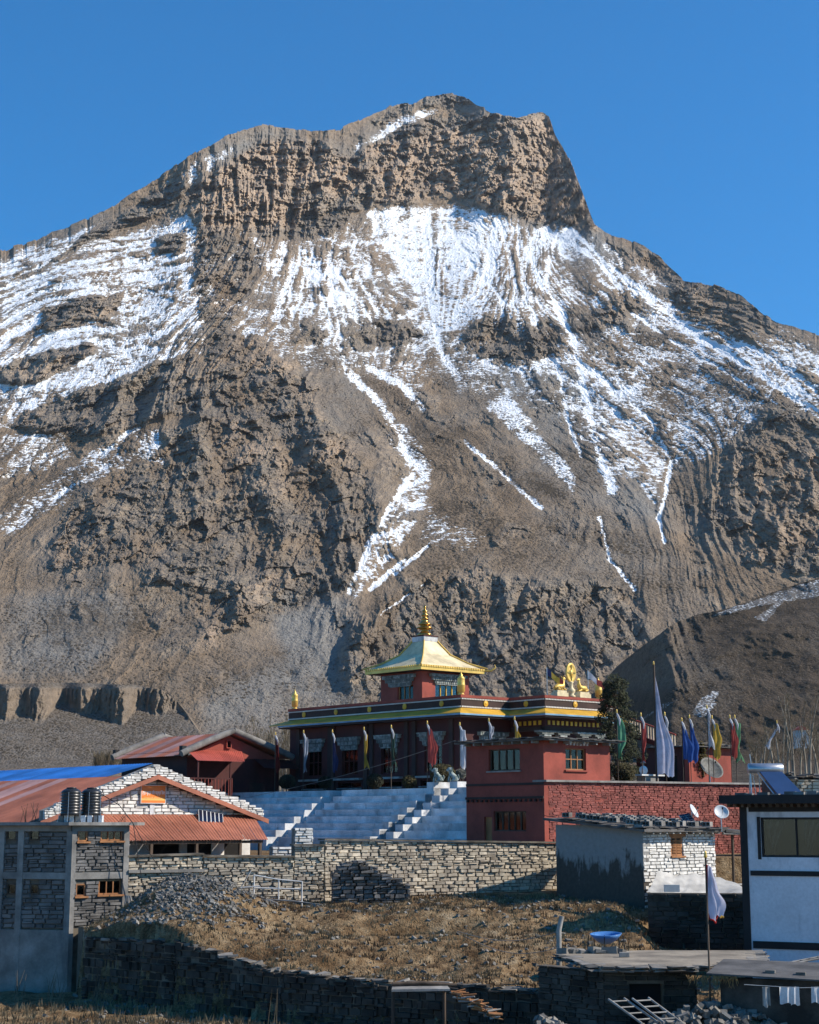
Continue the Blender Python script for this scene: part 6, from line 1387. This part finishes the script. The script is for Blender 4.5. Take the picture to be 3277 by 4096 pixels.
# ------------------------------------------------------------------ tarpaulin by the stone house
M_TARP = mat('grey_white_tarpaulin', (.55, .53, .49), .6, .2, 1.5, bmp=.3)
tp = [[(2632, 3485, 65.6), (2700, 3500, 66.2), (2780, 3496, 66.8), (2862, 3506, 67.2), (2970, 3545, 66.5)],
      [(2610, 3535, 65.2), (2690, 3535, 65.6), (2775, 3530, 66.0), (2850, 3545, 66.3), (2970, 3552, 65.8)],
      [(2590, 3565, 64.8), (2680, 3562, 65.0), (2760, 3560, 65.2), (2850, 3580, 65.4), (2970, 3562, 65.0)],
      [(2585, 3572, 64.5), (2660, 3584, 64.6), (2740, 3580, 64.8), (2800, 3592, 64.8), (2970, 3570, 64.6)]]
def tarp():
    P = [[pt(*q) for q in r] for r in tp]; n = 5
    vs = []; R_ = 3 * n; Cc = 4 * n
    for i in range(R_ + 1):
        a = min(2, i // n); s = (i - a * n) / n
        for j in range(Cc + 1):
            c = min(3, j // n); t = (j - c * n) / n
            v = P[a][c].lerp(P[a][c + 1], t).lerp(P[a + 1][c].lerp(P[a + 1][c + 1], t), s); v = v + Vector((0, 0, .03 * math.sin(i * 1.7 + j * .8) + .03 * math.sin(j * 2.1))); vs.append(v)
    b = MB(); b.add(vs, [(i * (Cc + 1) + j, (i + 1) * (Cc + 1) + j, (i + 1) * (Cc + 1) + j + 1, i * (Cc + 1) + j + 1) for i in range(R_) for j in range(Cc)], True)
    e = [pt(2735, 3585, 64.7), pt(2815, 3590, 64.7), pt(2788, 3630, 64.6)]; b.add(e, [(0, 1, 2)])
    return b.build('tarpaulin', M_TARP)
tag(tarp(), 'greyish white tarpaulin stretched over the yard beside the stone house', 'tarpaulin')
o = MB().box(-.28, .28, -.15, .15, 0, .27).build('crate', M_PALE); o.location = pt(2688, 3568, 64.4); tag(o, 'small pale box weighing down the tarpaulin', 'box')
yd = empty('yard_wall', pt(2560, 3640, 64.0), R(-9), 'dark stone yard wall under the tarpaulin', 'wall'); part('core', M_MORT, yd, lambda b: b.box(.3, 6.5, .1, .5, -2.5, .62)); lay(yd, M_DST, (.3, 0, -2.5), 0, 6.2, 0, 3.1, .16, .4, depth=.18, limit=80)
# ------------------------------------------------------------------ flags
random.seed(91)
def cmat(name, col):
    if name in MATS: return MATS[name]
    m, nt, b = newmat(name); n = noise(nt, pos(nt), 3.0, 3); c = mixc(nt, ramp(nt, n, [(.35, 0), (.65, 1)]), tuple(x * .75 for x in col), col); nt.links.new(c, b.inputs['Base Color']); b.inputs['Roughness'].default_value = .9
    b.inputs['Specular IOR Level'].default_value = .15
    tl = N(nt, 'ShaderNodeBsdfTranslucent'); nt.links.new(c, tl.inputs[0]); mx = N(nt, 'ShaderNodeMixShader'); mx.inputs[0].default_value = .42; out = [n for n in nt.nodes if n.type == 'OUTPUT_MATERIAL'][0]
    nt.links.new(b.outputs[0], mx.inputs[1]); nt.links.new(tl.outputs[0], mx.inputs[2]); nt.links.new(mx.outputs[0], out.inputs[0])
    return m
def flag(px, ytop, yfl, ybase, Y, col, label, w=.32, head=True, seed=0, lean=.0, r=.022, gap=0.0, group='prayer flags on poles', side=1, tuck=.45, ztop=None, zbase=None):
    """thin pole, gold tip, white tie at the top and a cloth hanging limp"""
    top = pt(px, ytop, Y); base = pt(px, ybase, Y); x0 = base.x
    zb, zt = (zbase if zbase is not None else base.z), top.z
    o = empty('prayer_flag', (x0, Y, zb), 0, label, 'flag', group); H = zt - zb
    MB().tube([(0, 0, 0), (lean * .5, 0, H * .5), (lean, 0, H)], r, 7).build('pole', M_WOOD, o)
    MB().lathe([(0, 0), (.035, 0), (.05, .05), (.03, .1), (.04, .13), (.01, .2), (0, .2)], (lean, 0, H), 8).build('pole_tip', M_GOLD, o)
    zf = zt - pt(px, yfl, Y).z; rnd = random.Random(seed); ph = rnd.uniform(0, 6); nz, nx = 20, 9; vs = []; hz0 = .18
    for j in range(nz + 1):
        t = j / nz
        ww = w * (tuck + (1 - tuck) * min(1, t * 1.6) ** .8) * (1 + .22 * math.sin(t * 5 + ph) + .1 * math.sin(t * 13 + 2 * ph)); sway = .22 * w * math.sin(t * 4.5 + ph * 1.7)
        for i in range(nx + 1):
            s = i / nx; fold = (math.sin(s * 11 + ph + 2.2 * t) + .6 * math.sin(s * 23 + 3 * ph - 3 * t)) * .05 * (.6 + t)
            vs.append((side * (.025 + s * ww * .8 + sway * s) + lean * (1 - t), fold + .30 * w * s * math.sin(ph + t * 3), H - hz0 - t * (zf - hz0) - .07 * s * (1 - .4 * t) - .09 * math.sin(s * 7 + ph) * t - .05 * math.sin(s * 19 + ph) * t ** 4))
    MB().add(vs, [(j * (nx + 1) + i, j * (nx + 1) + i + 1, (j + 1) * (nx + 1) + i + 1, (j + 1) * (nx + 1) + i) for j in range(nz) for i in range(nx)], True).build('cloth', col, o)
    if head:
        MB().tube([(lean, 0, H), (lean + side * .05, -.03, H - .12), (lean + side * .13, -.05, H - .34), (lean + side * .12, -.05, H - .6)], [.03, .06, .055, .015], 7).build('tie', M_FWHITE, o)
    return o
M_FWHITE = cmat('flag_white', (.72, .72, .74)); M_FRED = cmat('flag_red', (.50, .10, .085)); M_FBLUE = cmat('flag_blue', (.06, .14, .42)); M_FGRN = cmat('flag_green', (.13, .34, .20)); M_FYEL = cmat('flag_yellow', (.68, .44, .08)); M_FDBL = cmat('flag_navy_shaded_blue', (.06, .07, .16)); M_FDRD = cmat('flag_red_shaded', (.2, .035, .03)); M_FDGR = cmat('flag_green_shaded', (.07, .12, .09)); M_FGRY = cmat('flag_white_shaded', (.45, .46, .50)); M_FLGR = cmat('flag_light_green', (.24, .48, .24)); M_FLAV = cmat('flag_lavender_white', (.66, .66, .78))  # darker cloths of the front row have the temple's shade put into their colour
TB = C0 + EX * -3.6                                 # row of poles on the temple terrace
def tY(px, off=-3.6):
    o = C0 + EX * off; a = along(o, EY, px, 3100); return (o + EY * a).y
for i, (px, yt, yf, m, lb) in enumerate(((1099, 2941, 3088, M_FDRD, 'shade-darkened red prayer flag on a pole by the red gabled house'), (1212, 2933, 3086, M_FGRY, 'shade-greyed white prayer flag before the temple window farthest from the porch'), (1328, 2931, 3085, M_FDBL, 'shade-darkened blue prayer flag before the temple wall'),
        (1455, 2921, 3070, M_FYEL, 'dull yellow prayer flag at a temple window edge'), (1565, 2913, 3060, M_FDGR, 'shade-darkened green prayer flag in the middle of the temple wall'), (1710, 2897, 3056, M_FRED, 'bright red prayer flag hanging before the temple above the round bushes'), (1841, 2903, 3072, M_FWHITE, 'white prayer flag at the temple corner beside the red house'))):
    flag(px, yt, yf, 3160, tY(px), m, lb, w=.34 if i not in (5, 6) else .58, seed=i, zbase=ZT - .01, group='prayer flags in front of the temple', tuck=.4)
flag(1958, 2887, 2960, 3160, tY(1958), M_FGRY, 'white flag tip with a fluttering tie just above the slate roof of the red house', w=.35, seed=21, zbase=ZT - .01, group='prayer flags in front of the temple')
flag(2062, 2880, 2960, 3160, tY(2062), M_FYEL, 'cream and yellow flag tip above the slate roof, nearer the temple porch', w=.3, seed=22, zbase=ZT - .01, group='prayer flags in front of the temple')
def rY(px, back=1.2):
    o = B0 + EY * back; t = along(o, EX, px, 3120); return (o + EX * t).y
zrt = lambda px: zat(3124, rY(px, 1.2)) - .5
for px, yt, yf, m, w, lb, sd in ((2474, 2853, 3030, M_FGRN, .42, 'green prayer flag in front of the pine tree', 31), (2571, 2866, 3040, M_FRED, .26, 'thin red prayer flag between the pine and the tall white banner', 32), (2667, 2863, 3010, M_FWHITE, .22, 'small white flag on a thin pole right beside the tall banner', 33),
        (2735, 2886, 3042, M_FBLUE, .50, 'blue prayer flag nearer the tall white banner of the two blue ones', 34), (2766, 2874, 3045, M_FBLUE, .38, 'blue prayer flag nearer the mesh dish of the two blue ones', 35), (2838, 2835, 2990, M_FWHITE, .30, 'white prayer flag with streaming tie above the mesh dish', 36),
        (2857, 2876, 3034, M_FYEL, .50, 'yellow prayer flag in front of the mesh dish', 37), (2929, 2874, 3030, M_FRED, .40, 'red prayer flag standing close beside the light green one', 38), (2949, 2874, 3042, M_FLGR, .46, 'light green prayer flag near the solar water heater', 39)):
    flag(px, yt, yf, 3124, rY(px), m, lb, w=w, seed=sd, zbase=zrt(px), group='prayer flags along the red stone wall')
tb = flag(2628, 2660, 3100, 3124, rY(2628, 1.0), M_FLAV, 'very tall white banner on a thick pole behind the red wall', w=.78, head=False, seed=44, r=.06, group='prayer flags along the red stone wall', tuck=.22, zbase=zrt(2628))
flag(3061, 2894, 2990, 3140, 105, M_FWHITE, 'faded leaning prayer flag among the bare poplars', w=.3, seed=45, lean=.9, group='prayer flags along the red stone wall', zbase=0.0)
wf = flag(2842, 3432, 3672, 4010, 46.5, M_FLAV, 'white prayer flag with red trim on a tall pole beside the low building', w=.56, head=False, seed=46, r=.028, group='single flags', tuck=.2, zbase=-6.6)
cl = [c for c in wf.children if c.name.startswith('cloth')][0]
bpy.context.view_layer.update()
mv = cl.data.vertices; nxx = 10
part('edge_trim', cmat('flag_trim_red', (.55, .05, .04)), wf, lambda b: (b.tube([mv[j * nxx].co + Vector((-.0, -.012, 0)) for j in range(21)], .014, 5), b.tube([mv[20 * nxx + i].co + Vector((0, -.01, 0)) for i in range(7)], .026, 5)))
part('corner_trim', M_FYEL, wf, lambda b: b.tube([mv[20 * nxx + i].co + Vector((0, -.01, -.01)) for i in range(7, 10)], .028, 5))
# two flags on the porch roof
def roof_flag(px, py, Y, cols, label, seed):
    p = pt(px, py, Y); zb = z_top + ZT
    o = empty('roof_flag', (p.x, Y, zb), 0, label, 'flag', 'flags on the temple porch roof'); H = p.z - zb
    MB().tube([(0, 0, 0), (0, 0, H)], .018, 6).build('pole', M_STEEL, o); n = len(cols); rnd = random.Random(seed)
    for k, m in enumerate(cols):
        vs = []
        for j in range(6):
            t = (k + j / 5) / n
            for i in range(5): s = i / 4; vs.append((.02 + t * .95, .08 * math.sin(t * 7 + s * 2), H - .05 - t * .78 - s * (.42 - .1 * t) + .04 * math.sin(t * 9)))
        MB().add(vs, [(j * 5 + i, j * 5 + i + 1, (j + 1) * 5 + i + 1, (j + 1) * 5 + i) for j in range(5) for i in range(4)], True).build('cloth_stripe', m, o)
roof_flag(2188, 2670, 95.2, (M_FDBL, M_FYEL, M_FYEL, M_FRED), 'drooping navy, yellow and red flag beside the gilt wheel', 1); roof_flag(2352, 2682, 96.6, (M_FWHITE, M_FWHITE, M_FRED, M_FRED), 'drooping white and red flag beside the pine top', 2)
# ------------------------------------------------------------------ foliage
def leafball(c, r, n, size, rnd, b, squash=(1, 1, 1), shell=.55):
    for _ in range(n):
        d = Vector((rnd.gauss(0, 1), rnd.gauss(0, 1), rnd.gauss(0, 1))).normalized(); q = r * (shell + (1 - shell) * rnd.random() ** .5)
        p = Vector(c) + Vector((d.x * q * squash[0], d.y * q * squash[1], d.z * q * squash[2])); u = Vector((rnd.gauss(0, 1), rnd.gauss(0, 1), rnd.gauss(0, 1))).normalized(); v = u.orthogonal().normalized(); s = size * rnd.uniform(.6, 1.4)
        b.add([p - u * s, p + v * s * .5, p + u * s, p - v * s * .5], [(0, 1, 2, 3)], rnd=rnd.random())
M_SHRUB = mat('shrub_leaves', (.115, .095, .035), .9, .4, 3, rnd=.6, bmp=0); M_SHRUB_SHADE = mat('shaded_shrub_leaves', (.05, .052, .026), .9, .4, 3, rnd=.6, bmp=0); M_PINE = mat('pine_needles', (.055, .062, .024), .9, .4, 2, rnd=.6, bmp=0)  # second shrub green is darker: temple shade put into the leaf colour
def shrub(px, py, Y, r, m, label, seed, zb=None, squash=(1, 1, .85)):
    p = pt(px, py, Y); zb = p.z - r * .9 if zb is None else zb; o = empty('round_shrub', (p.x, Y, zb), 0, label, 'shrub', 'clipped round shrubs'); rnd = random.Random(seed); b = MB(); cz_ = p.z - zb
    leafball((0, 0, cz_), r, int(1900 * r * 1.6), .055, rnd, b, squash, .72); leafball((0, 0, cz_), r * .8, 350, .12, rnd, b, squash, .8); b.build('foliage', m, o)
    for k in range(3): a = k * 2.1; MB().tube([(math.cos(a) * .06, math.sin(a) * .06, 0), (math.cos(a) * r * .4, math.sin(a) * r * .4, cz_)], [.035, .02], 6).build('stem', M_WOOD, o)
sy = lambda px, off: tY(px, off)
shrub(1150, 3128, sy(1150, -4.2), .52, M_SHRUB_SHADE, 'shade-darkened round shrub at the end of the terrace near the red gabled house', 1, ZT); shrub(1300, 3130, sy(1300, -4.0), .42, M_SHRUB_SHADE, 'shade-darkened round shrub below the darkened blue flag', 2, ZT); shrub(1500, 3125, sy(1500, -4.0), .48, M_SHRUB_SHADE, 'shade-darkened round shrub below the yellow flag', 3, ZT)
shrub(1638, 3128, sy(1638, -4.2), .40, M_SHRUB, 'small olive round shrub to the side of the stone lions', 4, ZT); shrub(1772, 3100, sy(1772, -3.0), .72, M_SHRUB, 'large olive round shrub behind the stone lions', 5, ZT); shrub(2497, 3092, rY(2497, 1.6), .55, M_SHRUB, 'olive round shrub behind the coping of the red wall', 6); shrub(1845, 3095, sy(1845, -4.4), .28, mat('grey_leaves', (.2, .2, .17), .9, .3, 3, rnd=.4), 'small greyish bush against the red house corner', 7, ZT)
# pine
def pine():
    Y = rY(2470, 4.5); base = pt(2470, 3124, Y); zb = base.z - .8; o = empty('pine_tree', (base.x, Y, zb), 0, 'dark pine tree with clumped needles beside the temple porch', 'tree'); H = pt(2462, 2712, Y).z - zb; rnd = random.Random(5)
    MB().tube([(0, 0, 0), (.05, 0, H * .4), (-.03, .05, H * .75), (0, 0, H * .97)], [.16, .12, .07, .02], 8).build('trunk', M_WOOD, o); b = MB(); br = MB()
    for k in range(64):
        t = .14 + .84 * (k / 63); rad = 1.28 * (1 - t) ** .55 * (.5 + .5 * min(1, t / .3)) * rnd.uniform(.6, 1.1) + .12; a = k * 2.4 + rnd.uniform(-.3, .3); c = Vector((math.cos(a) * rad, math.sin(a) * rad, H * t + rnd.uniform(-.15, .15)))
        br.tube([(0, 0, H * t - .15), c * .6 + Vector((0, 0, H * t * .4 - .02)), c], [.03, .02, .01], 5, cap=False)
        leafball(c, rnd.uniform(.26, .46), 150, .07, rnd, b, (1, 1, .75), .25)
    b.build('crown', M_PINE, o); br.build('limbs', M_WOOD, o)
pine()
def juniper(px, py, Y, label, seed, h=1.5):
    p = pt(px, py, Y); o = empty('juniper', (p.x, Y, p.z), 0, label, 'tree'); rnd = random.Random(seed); b = MB()
    for k in range(16): t = k / 15; leafball((rnd.uniform(-.3, .3) * (1 - t), rnd.uniform(-.3, .3), h * (.2 + .8 * t)), .32 * (1.1 - t * .7), 120, .06, rnd, b, (1, 1, 1), .3)
    b.build('crown', mat('juniper_leaves', (.16, .12, .03), .9, .4, 3, rnd=.6, bmp=0), o); MB().tube([(0, 0, 0), (0, 0, h * .8)], [.05, .02], 6).build('trunk', M_WOOD, o)
juniper(2815, 3110, rY(2815, 3.0), 'yellowish juniper bush behind the mesh dish', 3, 1.75)
# bare poplars and willows
M_BARK = mat('pale_bark', (.34, .29, .22), .9, .3, 3, vscale=(1, 1, .3)); M_TWIG = mat('tan_twigs', (.26, .20, .125), .95, .3, 2, rnd=.4, bmp=0)
def bare_tree(px, ytop, ybase, Y, seed, label, r=.10, twigs=60, spread=.9, group='bare poplars', bend=.3):
    rnd = random.Random(seed); base = pt(px, ybase, Y); H = pt(px, ytop, Y).z - base.z; o = empty('bare_tree', (base.x, Y, base.z), 0, label, 'tree', group)
    bx_, by_ = rnd.uniform(-bend, bend), rnd.uniform(-bend, bend); q = lambda t: Vector((bx_ * t * t, by_ * t * t, H * t))
    MB().tube([q(i / 6) for i in range(7)], [r * (1 - .85 * i / 6) for i in range(7)], 7).build('trunk', M_BARK, o); b = MB()
    for k in range(twigs):
        t = rnd.uniform(.12, .97); a = rnd.uniform(0, 6.28); L = spread * (1.1 - t * .7) * rnd.uniform(.5, 1.2); p = q(t); e = p + Vector((math.cos(a) * L * .5, math.sin(a) * L * .5, L * rnd.uniform(.9, 1.5))); m = p.lerp(e, .5) + Vector((math.cos(a), math.sin(a), 0)) * L * .08
        b.tube([p, m, e], [.022, .015, .005], 4, cap=False)
        for _ in range(3): s = p.lerp(e, rnd.uniform(.3, .9)); aa = rnd.uniform(0, 6.28); b.tube([s, s + Vector((math.cos(aa) * .22 * L, math.sin(aa) * .22 * L, .4 * L))], [.011, .004], 3, cap=False)
    b.build('crown', M_TWIG, o); return o
rnd = random.Random(77); LBL = 'tall bare poplar with a thin pale trunk behind the solar water heater'
for i in range(24):
    px = 3010 + i * 12.5 + rnd.uniform(-7, 7); bare_tree(px, rnd.uniform(2770, 2950) if i > 6 else rnd.uniform(2900, 2990), 3110 + rnd.uniform(-15, 10), rnd.uniform(112, 150), 100 + i, LBL, r=rnd.uniform(.06, .11), twigs=20, spread=rnd.uniform(.9, 1.8), group='bare poplars behind the water heater', bend=.9)
for i in range(26):
    px = 1010 + i * 6.6 + rnd.uniform(-5, 5); bare_tree(px, rnd.uniform(2858, 2960), 3175, rnd.uniform(122, 145), 200 + i, 'bare straw-coloured willow between the red gabled house and the temple', r=.06, twigs=42, spread=1.0, group='bare willows beside the temple', bend=.7)
for i in range(26):
    px = 380 + i * 6.0 + rnd.uniform(-5, 5); bare_tree(px, rnd.uniform(3010, 3050), 3090, rnd.uniform(128, 150), 300 + i, 'low bare bush-like willow behind the blue roof', r=.05, twigs=30, spread=.9, group='bare willows behind the blue roof', bend=.7)
# weeds along the low ground
for i, (px, Y) in enumerate(((195, 60.5), (240, 59.8), (70, 61), (380, 59), (420, 58.5), (1090, 53))):
    p = pt(px, 4000, Y); z = gzz(p.x, p.y); o = empty('dry_weed', (p.x, Y, z), 0, 'tall dry weed stalks on the low ground below the concrete house' if i < 5 else 'thin dry weed stalks below the retaining wall', 'weed', 'dry weeds'); r2 = random.Random(i)
    for k in range(8 if i < 5 else 3): MB().tube([(r2.uniform(-.15, .15), 0, 0), (r2.uniform(-.3, .3), .05, r2.uniform(.5, 1.25))], [.014, .005], 4).build('stalk', M_TWIG, o)
# ------------------------------------------------------------------ lions on the terrace
M_LION = mat('weathered_green_white_stone', (.42, .46, .42), .8, .45, 6, tint=(.12, .17, .15))
def lion(px, py, Y, label, yaw):
    p = pt(px, py, Y); o = empty('lion_statue', (p.x, p.y, ZT + .3), yaw, label, 'statue', 'stone lions')
    b = MB(); b.tube([(.28, 0, .08), (.22, 0, .2), (.05, 0, .36), (-.12, 0, .52), (-.16, 0, .66)], [.13, .19, .17, .16, .12], 10)
    for s in (-1, 1): b.tube([(-.16, s * .1, .42), (-.24, s * .11, .2), (-.26, s * .11, .0)], [.075, .06, .06], 7); b.tube([(.26, s * .14, .16), (.05, s * .17, .12), (-.02, s * .17, .03)], [.11, .09, .06], 7)
    b.build('body', M_LION, o)
    h = MB().lathe([(0, -.16), (.10, -.14), (.155, -.05), (.16, .04), (.11, .13), (0, .16)], n=12).build('head', M_LION, o); h.location = (-.2, 0, .78)
    part('muzzle', M_LION, h, lambda b: b.tube([(-.1, 0, -.02), (-.22, 0, -.05)], [.09, .065], 8)); part('mane', M_LION, o, lambda b: [b.tube([(-.12 + .02 * k, math.cos(k * .9) * .15, .74 + math.sin(k * .9) * .15), (-.04, math.cos(k * .9) * .17, .72 + math.sin(k * .9) * .17)], [.05, .035], 6) for k in range(7)])
    o.scale = (.8, .8, .8); part('tail', M_LION, o, lambda b: b.tube([(.36, 0, .1), (.44, 0, .3), (.36, 0, .45)], [.04, .035, .06], 6))
lion(1752, 3158, tY(1752, -5.0), 'pale stone lion statue at the stair top, on the wide terrace side', R(-20)); lion(1812, 3158, tY(1812, -5.0), 'pale stone lion statue at the stair top, beside the red house', R(-20))
# ------------------------------------------------------------------ dishes, heater, vessel, small buildings on the right terrace
M_DISH = smooth_mat('dish_grey', (.55, .57, .58), .5); M_MESH = mat('mesh_dish', (.13, .13, .12), .6, .3, 8)
def dish(name, loc, r, az, el, m, label, cat='satellite dish', mast=.4):
    o = empty(name, loc, az, label, cat); d = MB().lathe([(0, 0), (r * .3, .02 * r), (r * .6, .1 * r), (r * .85, .22 * r), (r, .32 * r), (r * .99, .34 * r), (r * .84, .24 * r), (r * .58, .12 * r), (r * .3, .045 * r), (0, .02 * r)], n=28).build('reflector', m, o)
    d.location = (0, 0, mast); d.rotation_euler = (math.pi / 2 - el, 0, 0)
    MB().tube([(0, 0, -.1), (0, .02, mast)], .025, 7).build('mast', M_STEEL, o)
    n = Vector((0, -math.cos(el), math.sin(el))); MB().tube([Vector((0, 0, mast)) + Vector((0, -.2 * r, -r * .85)), Vector((0, 0, mast)) + n * r * .95], .012, 5).build('arm', M_STEEL, o)
    q = MB().lathe([(0, 0), (.035, 0), (.035, .09), (0, .09)], n=8).build('receiver', M_BLACK, o); q.location = Vector((0, 0, mast)) + n * r * .9
Yd = 68.4
dish('satellite_dish', pt(2772, 3310, Yd), .30, R(62), R(28), M_DISH, 'grey satellite dish next to the small solar panel on the slate roof', mast=.62); dish('satellite_dish', pt(2887, 3318, Yd), .31, R(6), R(30), M_DISH, 'pale satellite dish facing the valley at the end of the slate roof', mast=.66)
solar_panel('small_solar_panel', pt(2741, 3291, Yd - .4), pt(2782, 3284, Yd - .3), pt(2716, 3260, Yd), 2, 'small white-framed solar panel beside the satellite dish', legs=.3)
dish('mesh_dish', pt(2842, 3130, rY(2842, 1.6)), .66, R(28), R(36), M_MESH, 'big dark mesh satellite dish standing behind the red wall', mast=.62); dish('satellite_dish', pt(2850, 3010, rY(2850, 3.6)), .22, R(-40), R(20), M_DISH, 'small white dish half hidden behind the yellow flag', mast=.35)
# white offering vessel on a slab table
vs_ = empty('incense_vessel', pt(2575, 3098, rY(2575, 1.5)), 0, 'white round incense vessel with a lid, on a stone slab table', 'vessel')
MB().lathe([(0, 0), (.12, 0), (.17, .06), (.21, .18), (.19, .3), (.12, .38), (.05, .42), (0, .42)], n=18).build('pot', M_WHITE, vs_); MB().lathe([(0, .55), (.16, .55), (.10, .6), (.03, .66), (0, .70)], n=14).build('cap', M_GREYP, vs_); MB().tube([(0, 0, .4), (0, 0, .56)], .03, 6).build('neck', M_GREYP, vs_)
tb_ = empty('slab_table', pt(2588, 3122, rY(2588, 1.5)), A41, 'white stone slab table carrying the incense vessel', 'table'); zt_ = pt(2588, 3098, rY(2588, 1.5)).z - tb_.location.z
bx('top', M_PALE, tb_, -.75, .95, -.35, .35, zt_ - .08, zt_ - .004); bx('pedestal', M_CONC, tb_, -.4, .6, -.25, .25, -.6, zt_ - .082)
# small red building behind the flags
Z0 = pt(2925, 3295, rY(2925, 2.2)); U0 = Z0 - EX * 0; U0 = pt(2765, 3295, rY(2765, 3.0)); U0.z = -1.0
ub = empty('red_outbuilding', U0, A41, 'low red outbuilding with slate roof behind the yellow flag', 'building'); ux1 = along(U0, EX, 2928, 3050); uy1 = along(U0, EY, 2590, 3050); uz = zat(2992, U0.y + 1) + 1.0
solid(ub, 'front_wall', M_RED, 0, ux1, 0, .3, 0, uz, (), 'x'); solid(ub, 'side_wall', M_DRED, .302, uy1, 0, .3, 0, uz, [(.8, 1.7, .5, uz - .4), (3.0, 3.9, .5, uz - .4)], 'y'); bx('dark_inside', M_DARK, ub, .31, .35, .31, uy1, 0, uz - .1)
for i in range(15): bx('roof_slate', M_SLATE, ub, -.35, ux1 + .3, -.4 + i * (uy1 + .8) / 15, -.4 + (i + 1) * (uy1 + .8) / 15 + .04, uz + .02 + .02 * (i % 2), uz + .07 + .02 * (i % 2))
for i in range(10): u = random.uniform(-.3, ux1 - .2); o = bx('edge_slate', M_GSTC, ub, 0, random.uniform(.3, .6), 0, .4, 0, .04); o.location = (u, -.45, uz + .10 + .04 * (i % 3)); o.rotation_euler = (0, random.gauss(0, .06), random.gauss(0, .15))
# stairway with railing behind the pine
A, B = pt(2515, 2922, 100), pt(2705, 2992, 97); st = empty('stairway', A, math.atan2(B.y - A.y, B.x - A.x), 'red railed outdoor stairway with cream balusters descending behind the pine', 'stairs'); L = (B - A).xy.length; dz = B.z - A.z
part('stringer', M_DRED, st, lambda b: b.hexa([(0, 0, -.35), (L, 0, dz - .35), (L, .9, dz - .35), (0, .9, -.35), (0, 0, -.05), (L, 0, dz - .05), (L, .9, dz - .05), (0, .9, -.05)])); part('handrail', M_RED, st, lambda b: b.hexa([(0, -.05, .72), (L, -.05, dz + .72), (L, .05, dz + .72), (0, .05, .72), (0, -.05, .80), (L, -.05, dz + .80), (L, .05, dz + .80), (0, .05, .80)]))
for i in range(18): x = L * (i + .5) / 18; bx('baluster', mat('cream_paint', (.62, .50, .36), .8, .2), st, x - .045, x + .045, -.03, .03, dz * x / L - .04, dz * x / L + .715)
bx('support_wall', M_DRED, st, .3, L, .3, .8, -6, dz - .4)
# solar water heater on the black and white house roof
hb = pt(3060, 3180, 62.6); hzr = ge(3184) - 7.0; hb.z = hzr; wh_ = empty('solar_water_heater', hb, 0, 'steel solar water heater with round tank and blue collector on the black-trimmed roof', 'water heater')
tz = pt(3060, 3076, 62.6).z - hzr; x0, x1 = pt(2992, 3076, 62.6).x - hb.x, pt(3132, 3076, 62.6).x - hb.x
MB().lathe([(0, 0), (.17, 0), (.205, .03), (.205, x1 - x0 - .03), (.17, x1 - x0), (0, x1 - x0)], n=20).build('tank', M_STEEL, wh_).rotation_euler = (0, math.pi / 2, 0)
wh_.children[0].location = (x0, 0, tz)
q0, q1, q2, q3 = (pt(*k) - hb for k in ((3040, 3092, 62.4), (3128, 3092, 62.4), (3215, 3182, 61.2), (3112, 3182, 61.2)))
MB().hexa([q0, q1, q2, q3, q0 + Vector((0, -.03, .05)), q1 + Vector((0, -.03, .05)), q2 + Vector((0, -.03, .05)), q3 + Vector((0, -.03, .05))]).build('collector', smooth_mat('blue_glass_collector', (.03, .06, .14), .2), wh_)
for xx, yy in ((x0 + .08, -.15), (x0 + .08, .2), (x0 + .45, .2)): MB().tube([(xx, yy, -.0), (xx, yy * .5, tz - .1)], .022, 6).build('leg', M_STEEL, wh_)
MB().tube([q0 + Vector((-.08, 0, 0)), q3 + Vector((-.08, 0, -.02))], .022, 6).build('leg', M_STEEL, wh_); MB().tube([(x0 + .3, .1, 0), (x0 + .1, .05, tz + .55)], .015, 6).build('pipe', M_STEEL, wh_)
# old stone house behind it
Yh = 78.0; oh = empty('old_stone_house', (pt(3130, 3180, Yh).x, Yh, -1.5), R(6), 'old buff stone house with heaped slates behind the solar water heater', 'house'); oz1 = zat(3118, Yh) + 1.5
part('core', M_MORT, oh, lambda b: b.box(0, 5, .1, 3, 0, oz1)); lay(oh, M_STONE, (0, 0, 0), 0, 4.5, 0, oz1, .14, .4, limit=60)
for i in range(36): o = bx('roof_slate', M_SLATE, oh, 0, random.uniform(.3, .7), 0, random.uniform(.3, .6), 0, .04); o.location = (random.uniform(-.4, 4), random.uniform(-.4, .6), oz1 + random.uniform(0, .22)); o.rotation_euler = (random.gauss(0, .12), random.gauss(0, .12), random.gauss(0, .5))
# little white house far off among the poplars
fh = empty('far_white_house', pt(3208, 2935, 230), 0, 'tiny white house far off on the hillside among bare poplars', 'house'); bx('wall', M_WHITE, fh, -.9, .9, 0, 1.5, -2, .5); part('roof', M_TINR, fh, lambda b: b.prism([(-1.1, -.2, .5), (1.1, -.2, .5), (0, -.2, 1.1)], (0, 2, 0)))
# ------------------------------------------------------------------ thin mountain air
hm = bpy.data.materials.new('thin_haze'); hm.use_nodes = True; nt = hm.node_tree; nt.nodes.clear()
ho = N(nt, 'ShaderNodeOutputMaterial'); hv = N(nt, 'ShaderNodeVolumePrincipled'); hv.inputs['Color'].default_value = (.86, .90, .95, 1); hv.inputs['Density'].default_value = 3.2e-5; hv.inputs['Anisotropy'].default_value = 0.2
nt.links.new(hv.outputs[0], ho.inputs['Volume'])
hz_ = MB().box(-2600, 2600, -700, 5200, -60, 1500).build('haze', hm); tag(hz_, kind='stuff'); SC.cycles.volume_bounces = 0
